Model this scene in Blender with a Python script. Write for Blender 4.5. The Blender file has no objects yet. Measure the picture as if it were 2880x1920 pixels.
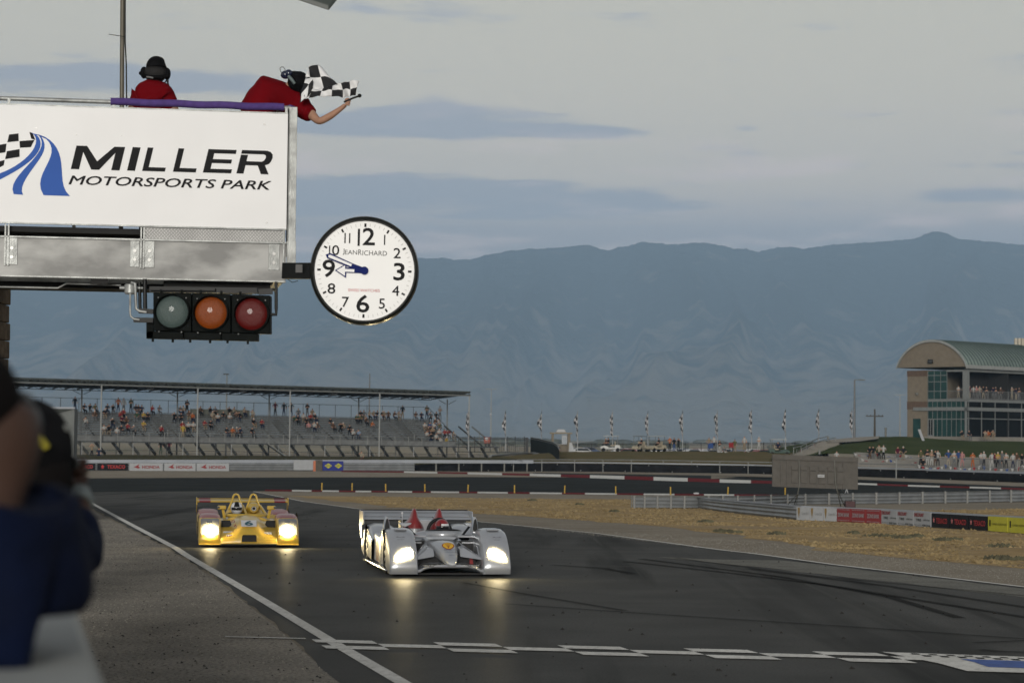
import bpy, bmesh, math, random
from mathutils import Vector, Matrix, noise
PI = math.pi
random.seed(7)
S = bpy.context.scene
C = S.collection

# ---------------------------------------------------------------- camera
FPX, CX, CY, HOR, ROLL = 6500.0, 1440.0, 960.0, 1232.0, 0.010
CAMZ = 2.2
cam_d = bpy.data.cameras.new('camera')
cam = bpy.data.objects.new('camera', cam_d)
C.objects.link(cam)
pitch = math.atan((HOR - CY) / FPX)
FW = Vector((0, math.cos(pitch), math.sin(pitch)))
R0 = Vector((1, 0, 0)); U0 = Vector((0, -math.sin(pitch), math.cos(pitch)))
RT = R0 * math.cos(ROLL) + U0 * math.sin(ROLL)
UP = U0 * math.cos(ROLL) - R0 * math.sin(ROLL)
CAM = Vector((0, 0, CAMZ))
M = Matrix((RT, UP, -FW)).transposed().to_4x4()
M.translation = CAM
cam.matrix_world = M
cam_d.sensor_width = 36.0
cam_d.lens = 36.0 * FPX / 2880.0
cam_d.clip_start = 0.1
cam_d.clip_end = 30000
cam_d.dof.use_dof = True
cam_d.dof.focus_distance = 37.0
cam_d.dof.aperture_fstop = 4.5
S.camera = cam
S.render.resolution_x = 1024; S.render.resolution_y = 682

# ---------------------------------------------------------------- world, sun, exposure
SUN_EL, SUN_AZ = math.radians(9), math.radians(184)     # low behind the camera, standing in for the camera flash
w = bpy.data.worlds.new('World'); S.world = w; w.use_nodes = True
nt = w.node_tree; nt.nodes.clear()
N = nt.nodes.new; L = nt.links.new
out = N('ShaderNodeOutputWorld'); bg = N('ShaderNodeBackground')
sky = N('ShaderNodeTexSky'); sky.sky_type = 'NISHITA'; sky.sun_disc = False
sky.sun_elevation = SUN_EL; sky.sun_rotation = SUN_AZ; sky.dust_density = 3.0; sky.ozone_density = 2.0
tc = N('ShaderNodeTexCoord'); sep = N('ShaderNodeSeparateXYZ'); L(tc.outputs['Generated'], sep.inputs[0])
def vmath(op, a, b=None):
    n = N('ShaderNodeMath'); n.operation = op
    for i, v in enumerate((a, b)):
        if v is None: continue
        if isinstance(v, (int, float)): n.inputs[i].default_value = v
        else: L(v, n.inputs[i])
    return n.outputs[0]
def wmix(f, a, b):
    n = N('ShaderNodeMix'); n.data_type = 'RGBA'
    if isinstance(f, (int, float)): n.inputs[0].default_value = f
    else: L(f, n.inputs[0])
    for i, v in ((6, a), (7, b)):
        if isinstance(v, tuple): n.inputs[i].default_value = (*v, 1)
        else: L(v, n.inputs[i])
    return n.outputs[2]
ramp = N('ShaderNodeValToRGB'); L(sep.outputs[2], ramp.inputs[0])
cr = ramp.color_ramp
stops = [(0.0, (.46, .45, .47)), (.088, (.53, .50, .52)), (.098, (.76, .67, .61)), (.110, (.91, .79, .64)), (.15, (.875, .78, .61)), (.19, (.805, .74, .585)), (.38, (.38, .37, .355)), (1.0, (.19, .195, .21))]
while len(cr.elements) < len(stops): cr.elements.new(.5)
for e, (p, c) in zip(cr.elements, stops): e.position = p; e.color = (*c, 1)
# cloud sheets: noise stretched along the horizon, in sky directions
mp = N('ShaderNodeMapping'); mp.inputs['Scale'].default_value = (7.0, 4.0, 62.0); L(tc.outputs['Generated'], mp.inputs[0])
n1 = N('ShaderNodeTexNoise'); n1.inputs['Scale'].default_value = 1.0; n1.inputs['Detail'].default_value = 8; n1.inputs['Roughness'].default_value = .62; n1.inputs['Distortion'].default_value = .35
L(mp.outputs[0], n1.inputs['Vector'])
mp2 = N('ShaderNodeMapping'); mp2.inputs['Scale'].default_value = (16, 8, 90.0); L(tc.outputs['Generated'], mp2.inputs[0])
n2 = N('ShaderNodeTexNoise'); n2.inputs['Detail'].default_value = 6; n2.inputs['Scale'].default_value = 1.0; L(mp2.outputs[0], n2.inputs['Vector'])
nn = vmath('ADD', vmath('MULTIPLY', vmath('ADD', vmath('MULTIPLY', n1.outputs[0], .62), vmath('MULTIPLY', n2.outputs[0], .38)), 1.75), -.375)
def dirpx(px, py):
    d = FW + RT * ((px - CX) / FPX) - UP * ((py - CY) / FPX); d.normalize(); return d
def blob(px, py, wx, wy, s):
    d = dirpx(px, py); sx = wx / FPX; sy = wy / FPX
    a = vmath('DIVIDE', vmath('SUBTRACT', sep.outputs[0], d.x), sx)
    b = vmath('DIVIDE', vmath('SUBTRACT', sep.outputs[2], d.z), sy)
    r = vmath('ADD', vmath('MULTIPLY', a, a), vmath('MULTIPLY', b, b))
    return vmath('MULTIPLY', vmath('POWER', 2.718, vmath('MULTIPLY', r, -1)), s)
def lin(b0, tot=None): return b0
BL = [(100, 205, 400, 58, .30), (560, 235, 330, 30, .24), (1080, 355, 400, 46, .34), (1520, 368, 330, 20, .28), (2110, 362, 75, 13, .30), (2620, 466, 240, 15, .26), (2830, 432, 120, 9, .22), (2780, 548, 260, 24, .24), (1050, 525, 820, 38, .38), (1350, 590, 1000, 42, .26), (1750, 565, 420, 24, .14), (1300, 626, 520, 9, -.22), (2550, 590, 260, 14, -.16)]
acc = nn
for b in BL: acc = vmath('ADD', acc, blob(*b))
cl = N('ShaderNodeMapRange'); cl.interpolation_type = 'SMOOTHSTEP'; L(acc, cl.inputs[0]); cl.inputs[1].default_value = .60; cl.inputs[2].default_value = .80
lo = N('ShaderNodeMapRange'); L(sep.outputs[2], lo.inputs[0]); lo.inputs[1].default_value = .30; lo.inputs[2].default_value = .22
cmask = vmath('MULTIPLY', vmath('MULTIPLY', cl.outputs[0], lo.outputs[0]), .92)
skycol = wmix(cmask, ramp.outputs[0], (.475, .49, .55))
# pink fringes
pk = N('ShaderNodeMapRange'); pk.interpolation_type = 'SMOOTHSTEP'; L(n2.outputs[0], pk.inputs[0]); pk.inputs[1].default_value = .52; pk.inputs[2].default_value = .70
pz = N('ShaderNodeMapRange'); L(sep.outputs[2], pz.inputs[0]); pz.inputs[1].default_value = .15; pz.inputs[2].default_value = .11
skycol = wmix(vmath('MULTIPLY', vmath('MULTIPLY', pk.outputs[0], pz.outputs[0]), .55), skycol, (1.15, .92, .85))
# the clear-sky model underneath (strength 0.05) blended with the cloud deck
ns = N('ShaderNodeVectorMath'); ns.operation = 'SCALE'; L(sky.outputs[0], ns.inputs[0]); ns.inputs['Scale'].default_value = .05
skycol = wmix(.92, ns.outputs[0], skycol)
L(skycol, bg.inputs[0]); bg.inputs[1].default_value = 1.0; L(bg.outputs[0], out.inputs[0])
sd = bpy.data.lights.new('sun', 'SUN'); so = bpy.data.objects.new('sun', sd); C.objects.link(so)
sd.energy = 2.1; sd.angle = math.radians(14); sd.color = (1.0, .965, .90)
sdir = Vector((math.sin(SUN_AZ) * math.cos(SUN_EL), math.cos(SUN_AZ) * math.cos(SUN_EL), math.sin(SUN_EL)))
so.rotation_euler = sdir.to_track_quat('Z', 'Y').to_euler()
S.view_settings.view_transform = 'Standard'; S.view_settings.look = 'None'
S.view_settings.exposure = 0; S.view_settings.gamma = 1

# ---------------------------------------------------------------- terrain maths and pixel rays
Y1, Y2, ZD = 45.0, 125.0, -0.8
def zf(y): return 0.0 if y < Y1 else (ZD if y > Y2 else ZD * (y - Y1) / (Y2 - Y1))
def P(px, py, d):
    v = FW + RT * ((px - CX) / FPX) - UP * ((py - CY) / FPX)
    return CAM + v * (d / v.y)
def G(px, py, dz=0.0):
    v = FW + RT * ((px - CX) / FPX) - UP * ((py - CY) / FPX); v = v / v.y
    lo_, hi = 1.0, 6000.0
    for _ in range(60):
        m = (lo_ + hi) / 2
        if CAMZ + v.z * m > zf(m) + dz: lo_ = m
        else: hi = m
    p = CAM + v * lo_; p.z = zf(lo_) + dz
    return p
def XZ(px, py, d):
    p = P(px, py, d); return p

# ---------------------------------------------------------------- materials
MATS = {}
def mat(name, col, rough=.6, metal=0.0, var=.12, scale=3.0, bump=0.0, bscale=40.0, spec=.5, coat=0.0, emit=None, estr=0.0, trans=0.0, col2=None, lo=.35, hi=.65, detail=4, stretch=None, alpha=1.0):
    if name in MATS: return MATS[name]
    m = bpy.data.materials.new(name); m.use_nodes = True; t = m.node_tree
    b = t.nodes['Principled BSDF']
    b.inputs['Roughness'].default_value = rough; b.inputs['Metallic'].default_value = metal
    b.inputs['Specular IOR Level'].default_value = spec; b.inputs['Coat Weight'].default_value = coat
    b.inputs['Transmission Weight'].default_value = trans; b.inputs['Alpha'].default_value = alpha
    if emit: b.inputs['Emission Color'].default_value = (*emit, 1); b.inputs['Emission Strength'].default_value = estr
    tcn = t.nodes.new('ShaderNodeTexCoord'); src = tcn.outputs['Object']
    if stretch:
        mpn = t.nodes.new('ShaderNodeMapping'); mpn.inputs['Scale'].default_value = stretch; t.links.new(src, mpn.inputs[0]); src = mpn.outputs[0]
    nz = t.nodes.new('ShaderNodeTexNoise'); nz.inputs['Scale'].default_value = scale; nz.inputs['Detail'].default_value = detail; t.links.new(src, nz.inputs['Vector'])
    rp = t.nodes.new('ShaderNodeValToRGB'); t.links.new(nz.outputs[0], rp.inputs[0])
    a = tuple(max(0, c * (1 - var)) for c in col); c2 = col2 or tuple(min(1, c * (1 + var)) for c in col)
    rp.color_ramp.elements[0].position = lo; rp.color_ramp.elements[0].color = (*a, 1)
    rp.color_ramp.elements[1].position = hi; rp.color_ramp.elements[1].color = (*c2, 1)
    t.links.new(rp.outputs[0], b.inputs['Base Color'])
    if bump:
        nb = t.nodes.new('ShaderNodeTexNoise'); nb.inputs['Scale'].default_value = bscale; nb.inputs['Detail'].default_value = 5; t.links.new(src, nb.inputs['Vector'])
        bp = t.nodes.new('ShaderNodeBump'); bp.inputs['Strength'].default_value = bump; bp.inputs['Distance'].default_value = .02
        t.links.new(nb.outputs[0], bp.inputs['Height']); t.links.new(bp.outputs[0], b.inputs['Normal'])
    MATS[name] = m
    return m

# ---------------------------------------------------------------- objects
def tag(o, label=None, cat=None, group=None, kind=None):
    if label: o['label'] = label
    if cat: o['category'] = cat
    if group: o['group'] = group
    if kind: o['kind'] = kind
    return o
def thing(name, label, cat, loc=(0, 0, 0), rz=0.0, group=None):
    o = bpy.data.objects.new(name, None); o.empty_display_size = .2; C.objects.link(o)
    o.location = loc; o.rotation_euler = (0, 0, rz)
    return tag(o, label, cat, group)
def mw(o):
    m = Matrix.Translation(o.location) @ o.rotation_euler.to_matrix().to_4x4() @ Matrix.Diagonal((*o.scale, 1))
    return mw(o.parent) @ m if o.parent else m
def copy_tree(o, parent=None):
    c = o.copy(); C.objects.link(c)
    if parent: c.parent = parent
    for ch in list(o.children): copy_tree(ch, c)
    return c

class MB:
    def __init__(s): s.v = []; s.f = []; s.m = []; s.st = []; s.cur = 0
    def add(s, vs, fs, mi=None):
        b = len(s.v); s.st.append((b, len(s.f))); s.v += [Vector(v) for v in vs]; s.f += [tuple(b + i for i in f) for f in fs]; s.m += [s.cur if mi is None else mi] * len(fs); return s
    def box(s, c, d, rz=0.0, mi=None, mat3=None):
        x, y, z = d[0] / 2, d[1] / 2, d[2] / 2
        vs = [Vector((a * x, b * y, e * z)) for a in (-1, 1) for b in (-1, 1) for e in (-1, 1)]
        if mat3 is None: mat3 = Matrix.Rotation(rz, 3, 'Z')
        vs = [mat3 @ v + Vector(c) for v in vs]
        return s.add(vs, [(0, 1, 3, 2), (4, 6, 7, 5), (0, 4, 5, 1), (2, 3, 7, 6), (0, 2, 6, 4), (1, 5, 7, 3)], mi)
    def bar(s, p, q, w, h=None, mi=None, up=(0, 0, 1)):
        p = Vector(p); q = Vector(q); h = h or w; d = q - p; l = d.length
        if l < 1e-6: return s
        d.normalize(); u = Vector(up)
        if abs(d.dot(u)) > .98: u = Vector((0, 1, 0))
        a = d.cross(u).normalized(); b = a.cross(d).normalized()
        vs = []
        for o_ in (p, q):
            for i, j in ((-1, -1), (1, -1), (1, 1), (-1, 1)): vs.append(o_ + a * (i * w / 2) + b * (j * h / 2))
        return s.add(vs, [(0, 3, 2, 1), (4, 5, 6, 7), (0, 1, 5, 4), (1, 2, 6, 5), (2, 3, 7, 6), (3, 0, 4, 7)], mi)
    def tube(s, pts, r, n=8, mi=None, cap=True):
        pts = [Vector(p) for p in pts]; k = len(pts)
        rs = r if isinstance(r, (list, tuple)) else [r] * k
        rings = []; pa = None
        for i, p in enumerate(pts):
            d = (pts[min(i + 1, k - 1)] - pts[max(i - 1, 0)]).normalized()
            if pa is None:
                u = Vector((0, 0, 1)) if abs(d.z) < .9 else Vector((0, 1, 0)); pa = d.cross(u).normalized()
            else:
                pa = (pa - d * pa.dot(d)).normalized()
            b = d.cross(pa)
            rings.append([p + (pa * math.cos(2 * PI * j / n) + b * math.sin(2 * PI * j / n)) * rs[i] for j in range(n)])
        vs = [v for rg in rings for v in rg]; fs = []
        for i in range(k - 1):
            for j in range(n):
                fs.append((i * n + j, i * n + (j + 1) % n, (i + 1) * n + (j + 1) % n, (i + 1) * n + j))
        if cap: fs.append(tuple(range(n))[::-1]); fs.append(tuple((k - 1) * n + j for j in range(n)))
        return s.add(vs, fs, mi)
    def loft(s, rings, mi=None, cap=True, closed=True):
        n = len(rings[0]); vs = [v for rg in rings for v in rg]; fs = []
        for i in range(len(rings) - 1):
            for j in range(n if closed else n - 1):
                fs.append((i * n + j, i * n + (j + 1) % n, (i + 1) * n + (j + 1) % n, (i + 1) * n + j))
        if cap: fs.append(tuple(range(n))[::-1]); fs.append(tuple((len(rings) - 1) * n + j for j in range(n)))
        return s.add(vs, fs, mi)
    def disc(s, c, nrm, r, n=32, r2=0.0, mi=None, t=0.0):
        nrm = Vector(nrm).normalized(); u = Vector((0, 0, 1)) if abs(nrm.z) < .9 else Vector((1, 0, 0))
        a = u.cross(nrm).normalized(); b = nrm.cross(a); c = Vector(c)
        o_ = [c + (a * math.cos(2 * PI * j / n) + b * math.sin(2 * PI * j / n)) * r for j in range(n)]
        if t:
            return s.loft([o_, [v + nrm * t for v in o_]], mi)
        if r2:
            i_ = [c + (a * math.cos(2 * PI * j / n) + b * math.sin(2 * PI * j / n)) * r2 for j in range(n)]
            return s.add(o_ + i_, [(j, (j + 1) % n, n + (j + 1) % n, n + j) for j in range(n)], mi)
        return s.add(o_, [tuple(range(n))], mi)
    def sphere(s, c, r, mi=None, n=12, k=8, sc=(1, 1, 1), rot=None):
        rings = []
        for i in range(k + 1):
            th = PI * (i + .001) / (k + .002)
            rings.append([Vector((math.sin(th) * math.cos(2 * PI * j / n) * sc[0], math.sin(th) * math.sin(2 * PI * j / n) * sc[1], math.cos(th) * sc[2])) * r for j in range(n)])
        rings = [[(rot @ v if rot else v) + Vector(c) for v in rg] for rg in rings][::-1]
        return s.loft(rings, mi)
    def prism(s, prof, x0, x1, mi=None, ax='x'):
        # prof in (y,z) swept along x; or (x,z) swept along y
        n = len(prof)
        if ax == 'x': a = [Vector((x0, p[0], p[1])) for p in prof]; b = [Vector((x1, p[0], p[1])) for p in prof]
        elif ax == 'y': a = [Vector((p[0], x0, p[1])) for p in prof]; b = [Vector((p[0], x1, p[1])) for p in prof]
        else: a = [Vector((p[0], p[1], x0)) for p in prof]; b = [Vector((p[0], p[1], x1)) for p in prof]
        return s.loft([a, b], mi)
    def text(s, body, size, mtx, mi=None, bold=0.0, shear=0.0, sx=1.0, align='CENTER', ext=0.0, space=1.0):
        c = bpy.data.curves.new('t', 'FONT'); c.body = body; c.size = size; c.align_x = align; c.align_y = 'CENTER'
        c.shear = shear; c.resolution_u = 3; c.extrude = ext; c.space_character = space
        o = bpy.data.objects.new('t', c); C.objects.link(o)
        dg = bpy.context.evaluated_depsgraph_get(); me = bpy.data.meshes.new_from_object(o.evaluated_get(dg))
        offs = [(0, 0)] if not bold else [(0, 0)] + [(math.cos(k * PI / 3) * bold * size, math.sin(k * PI / 3) * bold * size) for k in range(6)]
        vs = []; fs = []
        for k, (dx, dy) in enumerate(offs):       # heavier strokes: copies shifted sideways, each a hair above the last
            b = len(vs); mm = mtx @ Matrix.Translation((dx, dy, .0004 * k)) @ Matrix.Diagonal((sx, 1, 1, 1))
            vs += [mm @ v.co for v in me.vertices]; fs += [tuple(b + i for i in p.vertices) for p in me.polygons]
        s.add(vs, fs, mi)
        bpy.data.objects.remove(o); bpy.data.curves.remove(c); bpy.data.meshes.remove(me)
        return s
    def fit(s, body, w_, h_, mtx, mi=None, bold=0.0, shear=0.0, ext=0.0):
        # text stretched to a width and height, centred on mtx
        t = MB(); t.text(body, 1.0, Matrix.Identity(4), bold=bold, shear=shear)
        xs_ = [v.x for v in t.v]; ys_ = [v.y for v in t.v]
        a, b = max(xs_) - min(xs_), max(ys_) - min(ys_); cx_, cy_ = (max(xs_) + min(xs_)) / 2, (max(ys_) + min(ys_)) / 2
        return s.add([mtx @ Vector(((v.x - cx_) * w_ / a, (v.y - cy_) * h_ / b, v.z)) for v in t.v], t.f, mi)
    def each(s, name, mats, parent=None, world=False, **kw):
        # one object per added shape
        st = s.st + [(len(s.v), len(s.f))]; o_ = []
        for (v0, f0), (v1, f1) in zip(st, st[1:]):
            m_ = MB(); m_.add(s.v[v0:v1], [tuple(i - v0 for i in f) for f in s.f[f0:f1]])
            o_.append(m_.build(name, mats, parent, world, **kw))
        return o_
    def grid(s, rows, mi=None):
        n = len(rows[0]); vs = [v for r in rows for v in r]; fs = []
        for i in range(len(rows) - 1):
            for j in range(n - 1): fs.append((i * n + j, i * n + j + 1, (i + 1) * n + j + 1, (i + 1) * n + j))
        return s.add(vs, fs, mi)
    def build(s, name, mats, parent=None, world=False, smooth=None, bevel=0.0, seg=2, subd=0, fixn=True, solid=0.0):
        me = bpy.data.meshes.new(name)
        vs = s.v
        if parent is not None and world:
            inv = mw(parent).inverted(); vs = [inv @ v for v in vs]
        me.from_pydata([tuple(v) for v in vs], [], s.f)
        if not isinstance(mats, (list, tuple)): mats = [mats]
        for m_ in mats: me.materials.append(m_)
        if len(mats) > 1: me.polygons.foreach_set('material_index', s.m)
        if fixn:
            bm = bmesh.new(); bm.from_mesh(me); bmesh.ops.remove_doubles(bm, verts=bm.verts, dist=1e-5); bmesh.ops.recalc_face_normals(bm, faces=bm.faces); bm.to_mesh(me); bm.free()
        if smooth is not None:
            me.polygons.foreach_set('use_smooth', [True] * len(me.polygons))
            me.set_sharp_from_angle(angle=math.radians(smooth))
        me.update()
        o = bpy.data.objects.new(name, me); C.objects.link(o)
        if parent is not None: o.parent = parent
        if bevel:
            b = o.modifiers.new('bevel', 'BEVEL'); b.width = bevel; b.segments = seg; b.limit_method = 'ANGLE'; b.angle_limit = math.radians(35)
        if subd:
            b = o.modifiers.new('subd', 'SUBSURF'); b.levels = subd; b.render_levels = subd
        if solid:
            b = o.modifiers.new('solid', 'SOLIDIFY'); b.thickness = solid; b.offset = 0
        return o

def struct(o): o['kind'] = 'structure'; return o

# skin-modifier figure: joints {name:(pos, radius[,radius2])}, edges [(a,b,matidx)]
def skin_mesh(name, J, E, root, mats, subd=1, extra=None):
    names = list(J); idx = {n: i for i, n in enumerate(names)}
    me = bpy.data.meshes.new(name); me.from_pydata([tuple(J[n][0]) for n in names], [(idx[a], idx[b]) for a, b, _ in E], [])
    o = bpy.data.objects.new(name, me); C.objects.link(o)
    sk = o.modifiers.new('skin', 'SKIN'); sk.use_smooth_shade = True
    for n in names:
        sv = me.skin_vertices[0].data[idx[n]]; r = J[n][1]; sv.radius = (r, J[n][2] if len(J[n]) > 2 else r); sv.use_root = (n == root)
    sb = o.modifiers.new('s', 'SUBSURF'); sb.levels = subd; sb.render_levels = subd
    dg = bpy.context.evaluated_depsgraph_get(); m2 = bpy.data.meshes.new_from_object(o.evaluated_get(dg))
    bpy.data.objects.remove(o); bpy.data.meshes.remove(me)
    m2.name = name
    m2.materials.clear()
    for m_ in mats: m2.materials.append(m_)
    seg = [(Vector(J[a][0]), Vector(J[b][0]), mi) for a, b, mi in E]
    for p in m2.polygons:
        c = p.center; best = 1e9; bi = 0
        for a, b, mi in seg:
            d = b - a; t = max(0, min(1, (c - a).dot(d) / max(d.dot(d), 1e-9))); e = (a + d * t - c).length
            if e < best: best = e; bi = mi
        p.material_index = bi; p.use_smooth = True
    if extra:
        bm = bmesh.new(); bm.from_mesh(m2); extra(bm); bm.to_mesh(m2); bm.free()
    return m2
def poly_sheet(name, pts, dz, m, tagk='structure', parent=None):
    # flat sheet following the two-slope terrain; pts = world xy
    bm = bmesh.new(); vs = [bm.verts.new((p[0], p[1], 0)) for p in pts]; bm.faces.new(vs)
    for yy in (Y1, Y2):
        g = bm.verts[:] + bm.edges[:] + bm.faces[:]
        bmesh.ops.bisect_plane(bm, geom=g, plane_co=(0, yy, 0), plane_no=(0, 1, 0), dist=1e-5)
    bmesh.ops.triangulate(bm, faces=bm.faces[:])
    for v in bm.verts: v.co.z = zf(v.co.y) + dz
    bmesh.ops.recalc_face_normals(bm, faces=bm.faces)
    for f in bm.faces:
        if f.normal.z < 0: f.normal_flip()
    me = bpy.data.meshes.new(name); bm.to_mesh(me); bm.free(); me.materials.append(m)
    o = bpy.data.objects.new(name, me); C.objects.link(o)
    if parent: o.parent = parent
    if tagk: o['kind'] = tagk
    return o
def ragged(pts, step, amp, seed=0):
    o = []; n = len(pts); rnd = random.Random(seed)
    for i in range(n):
        a = Vector(pts[i]); b = Vector(pts[(i + 1) % n]); k = max(1, int((b - a).length / step))
        for j in range(k):
            p = a.lerp(b, j / k)
            if j: p = p + Vector((noise.noise(Vector((p.x * .8, p.y * .8, seed))) * amp + rnd.uniform(-1, 1) * amp * .4, noise.noise(Vector((p.x * .7, p.y * .7, seed + 9))) * amp * 1.5 + rnd.uniform(-1, 1) * amp * .6, 0))
            o.append(p)
    return o
# ================================================================ SETTING
def ground_mat(name, c1, c2, c3, s1=.6, s2=14.0, bump=.6, rough=.95, streak=None, spec=.3, gloss=0.0):
    m = bpy.data.materials.new(name); m.use_nodes = True; t = m.node_tree; b = t.nodes['Principled BSDF']
    gl = gloss; t.nodes.remove(b); b = t.nodes.new('ShaderNodeBsdfDiffuse'); b.inputs['Roughness'].default_value = .5
    g = t.nodes.new('ShaderNodeNewGeometry')
    def nz(scale, det=6, st=None):
        n = t.nodes.new('ShaderNodeTexNoise'); n.inputs['Scale'].default_value = scale; n.inputs['Detail'].default_value = det
        src = g.outputs['Position']
        if st:
            mpn = t.nodes.new('ShaderNodeMapping'); mpn.inputs['Scale'].default_value = st[0]; mpn.inputs['Rotation'].default_value = (0, 0, st[1]); t.links.new(src, mpn.inputs[0]); src = mpn.outputs[0]
        t.links.new(src, n.inputs['Vector']); return n
    def rr(src, lo, hi):
        r = t.nodes.new('ShaderNodeMapRange'); t.links.new(src, r.inputs[0]); r.inputs[1].default_value = lo; r.inputs[2].default_value = hi; return r.outputs[0]
    def mx(f, a, b_):
        n = t.nodes.new('ShaderNodeMix'); n.data_type = 'RGBA'; t.links.new(f, n.inputs[0])
        for i, v in ((6, a), (7, b_)):
            if isinstance(v, tuple): n.inputs[i].default_value = (*v, 1)
            else: t.links.new(v, n.inputs[i])
        return n.outputs[2]
    a = nz(s1); bb = nz(s2, 8)
    col = mx(rr(a.outputs[0], .38, .62), c1, c2)
    col = mx(rr(bb.outputs[0], .5, .68), col, c3)
    if streak:
        for (st, rz, lo, hi, c) in streak:
            n = nz(1.0, 5, (st, rz)); col = mx(rr(n.outputs[0], lo, hi), col, c)
    t.links.new(col, b.inputs['Color']); mo = t.nodes['Material Output']; t.links.new(b.outputs[0], mo.inputs[0])
    bp = t.nodes.new('ShaderNodeBump'); bp.inputs['Strength'].default_value = bump; bp.inputs['Distance'].default_value = .015
    nb = nz(s2 * 3, 6); t.links.new(nb.outputs[0], bp.inputs['Height']); t.links.new(bp.outputs[0], b.inputs['Normal'])
    if gloss:
        gs = t.nodes.new('ShaderNodeBsdfGlossy'); gs.inputs['Roughness'].default_value = rough; t.links.new(bp.outputs[0], gs.inputs['Normal'])
        ms = t.nodes.new('ShaderNodeMixShader'); ms.inputs[0].default_value = gloss; t.links.new(b.outputs[0], ms.inputs[1]); t.links.new(gs.outputs[0], ms.inputs[2]); t.links.new(ms.outputs[0], mo.inputs[0])
    MATS[name] = m
    return m
m_dirt = ground_mat('dirt', (.16, .145, .12), (.20, .18, .145), (.12, .11, .095), .25, 5, .5)
m_gravel = ground_mat('gravel', (.22, .205, .18), (.28, .26, .225), (.10, .095, .085), .8, 22, 1.0)
m_sand = ground_mat('sand_shoulder', (.185, .165, .135), (.22, .20, .165), (.14, .125, .105), .5, 12, .6)
m_dry = ground_mat('dry_grass_ground', (.25, .18, .092), (.31, .235, .13), (.19, .145, .09), .7, 9, .9, streak=[((.15, 1.2, 1), .1, .55, .72, (.20, .165, .12))])
ang = -.26
m_asph = ground_mat('asphalt', (.056, .057, .055), (.074, .075, .072), (.041, .042, .041), .5, 40, .35, rough=.37, gloss=.034,
    streak=[((.10, .012, 1), ang, .50, .64, (.080, .081, .075)), ((.9, .05, 1), ang, .54, .70, (.024, .025, .024)), ((.35, .02, 1), -.32, .54, .66, (.025, .026, .025)), ((2.6, .03, 1), -.20, .60, .70, (.062, .063, .059)), ((.3, .5, 1), 0, .60, .80, (.052, .052, .049))])
m_asph2 = ground_mat('dark_asphalt', (.021, .024, .024), (.027, .030, .030), (.016, .018, .018), .3, 20, .3, rough=.5, gloss=.015)
m_plain = ground_mat('plain_scrub', (.20, .18, .14), (.25, .22, .17), (.11, .12, .09), .004, .02, .1)
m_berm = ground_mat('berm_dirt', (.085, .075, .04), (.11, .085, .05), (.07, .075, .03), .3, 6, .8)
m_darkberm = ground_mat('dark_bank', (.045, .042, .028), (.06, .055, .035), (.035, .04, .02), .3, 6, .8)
m_lawn = ground_mat('lawn', (.028, .042, .018), (.042, .056, .024), (.070, .066, .032), .25, 7, .9)
m_conc = ground_mat('concrete', (.20, .19, .165), (.24, .225, .20), (.16, .15, .135), .6, 9, .3)
m_paint = ground_mat('white_paint', (.42, .42, .40), (.50, .50, .48), (.30, .30, .29), 1.5, 16, .2, rough=.7)
m_redp = ground_mat('red_paint', (.11, .022, .026), (.13, .03, .032), (.07, .02, .022), 1.0, 12, .2, rough=.7)
m_bluep = mat('blue_paint', (.03, .09, .34), .7, var=.2, scale=5)

# ground sheet reaching to the mountains
bm = bmesh.new()
ys = [-60, 0, Y1, Y2, 400, 1500, 5000, 14800]
xs = [-16000, -1500, -300, -60, 60, 300, 1500, 16000]
gv = [[bm.verts.new((x, y, zf(y))) for x in xs] for y in ys]
for i in range(len(ys) - 1):
    for j in range(len(xs) - 1):
        f = bm.faces.new((gv[i][j], gv[i][j + 1], gv[i + 1][j + 1], gv[i + 1][j]))
        f.material_index = 1 if ys[i] >= 400 else 0
me = bpy.data.meshes.new('ground'); bm.to_mesh(me); bm.free(); me.materials.append(m_dirt); me.materials.append(m_plain)
o = bpy.data.objects.new('ground', me); C.objects.link(o); o['kind'] = 'structure'

g2 = lambda *pp: [G(x, y) for x, y in pp]
# left white line and far end; straight asphalt
left_edge = [(-170, 1395), (240, 1420), (600, 1620), (780, 1760), (965, 1925), (1000, 1990)]
right_line = [(713, 1382), (853, 1410), (1010, 1431), (1346, 1467), (1499, 1482), (1677, 1500), (2029, 1547), (2344, 1588), (2880, 1651), (3500, 1724)]
trk = [G(x, y) for x, y in [(-900, 1352), (250, 1345), (600, 1344), (900, 1344)]] + [G(900, 1378)] + [G(713, 1381)] + [G(x, y) for x, y in right_line[1:]] + [G(4200, 1820), G(4200, 2600), G(1500, 2600)]
le = [G(x, y) for x, y in left_edge[::-1]]
trk_pts = trk + ragged(le, .5, .06, 3)[:-1][: 10 ** 6]
# ragged closes the loop; keep only the open chain
def chain(pts, step, amp, seed):
    r = ragged(pts, step, amp, seed); last = Vector(pts[-1])
    for i, p in enumerate(r):
        if (p - last).length < 1e-6: return r[:i + 1]
    return r
trk_pts = trk + chain(le, .5, .07, 3)
poly_sheet('track', trk_pts, .004, m_asph)
# gravel verge on the left
poly_sheet('verge', [G(x, y) for x, y in [(-900, 1400), (-170, 1396), (240, 1425), (600, 1625), (780, 1765), (965, 1930), (1200, 2500), (-3000, 2500)]], .002, m_gravel)
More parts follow.
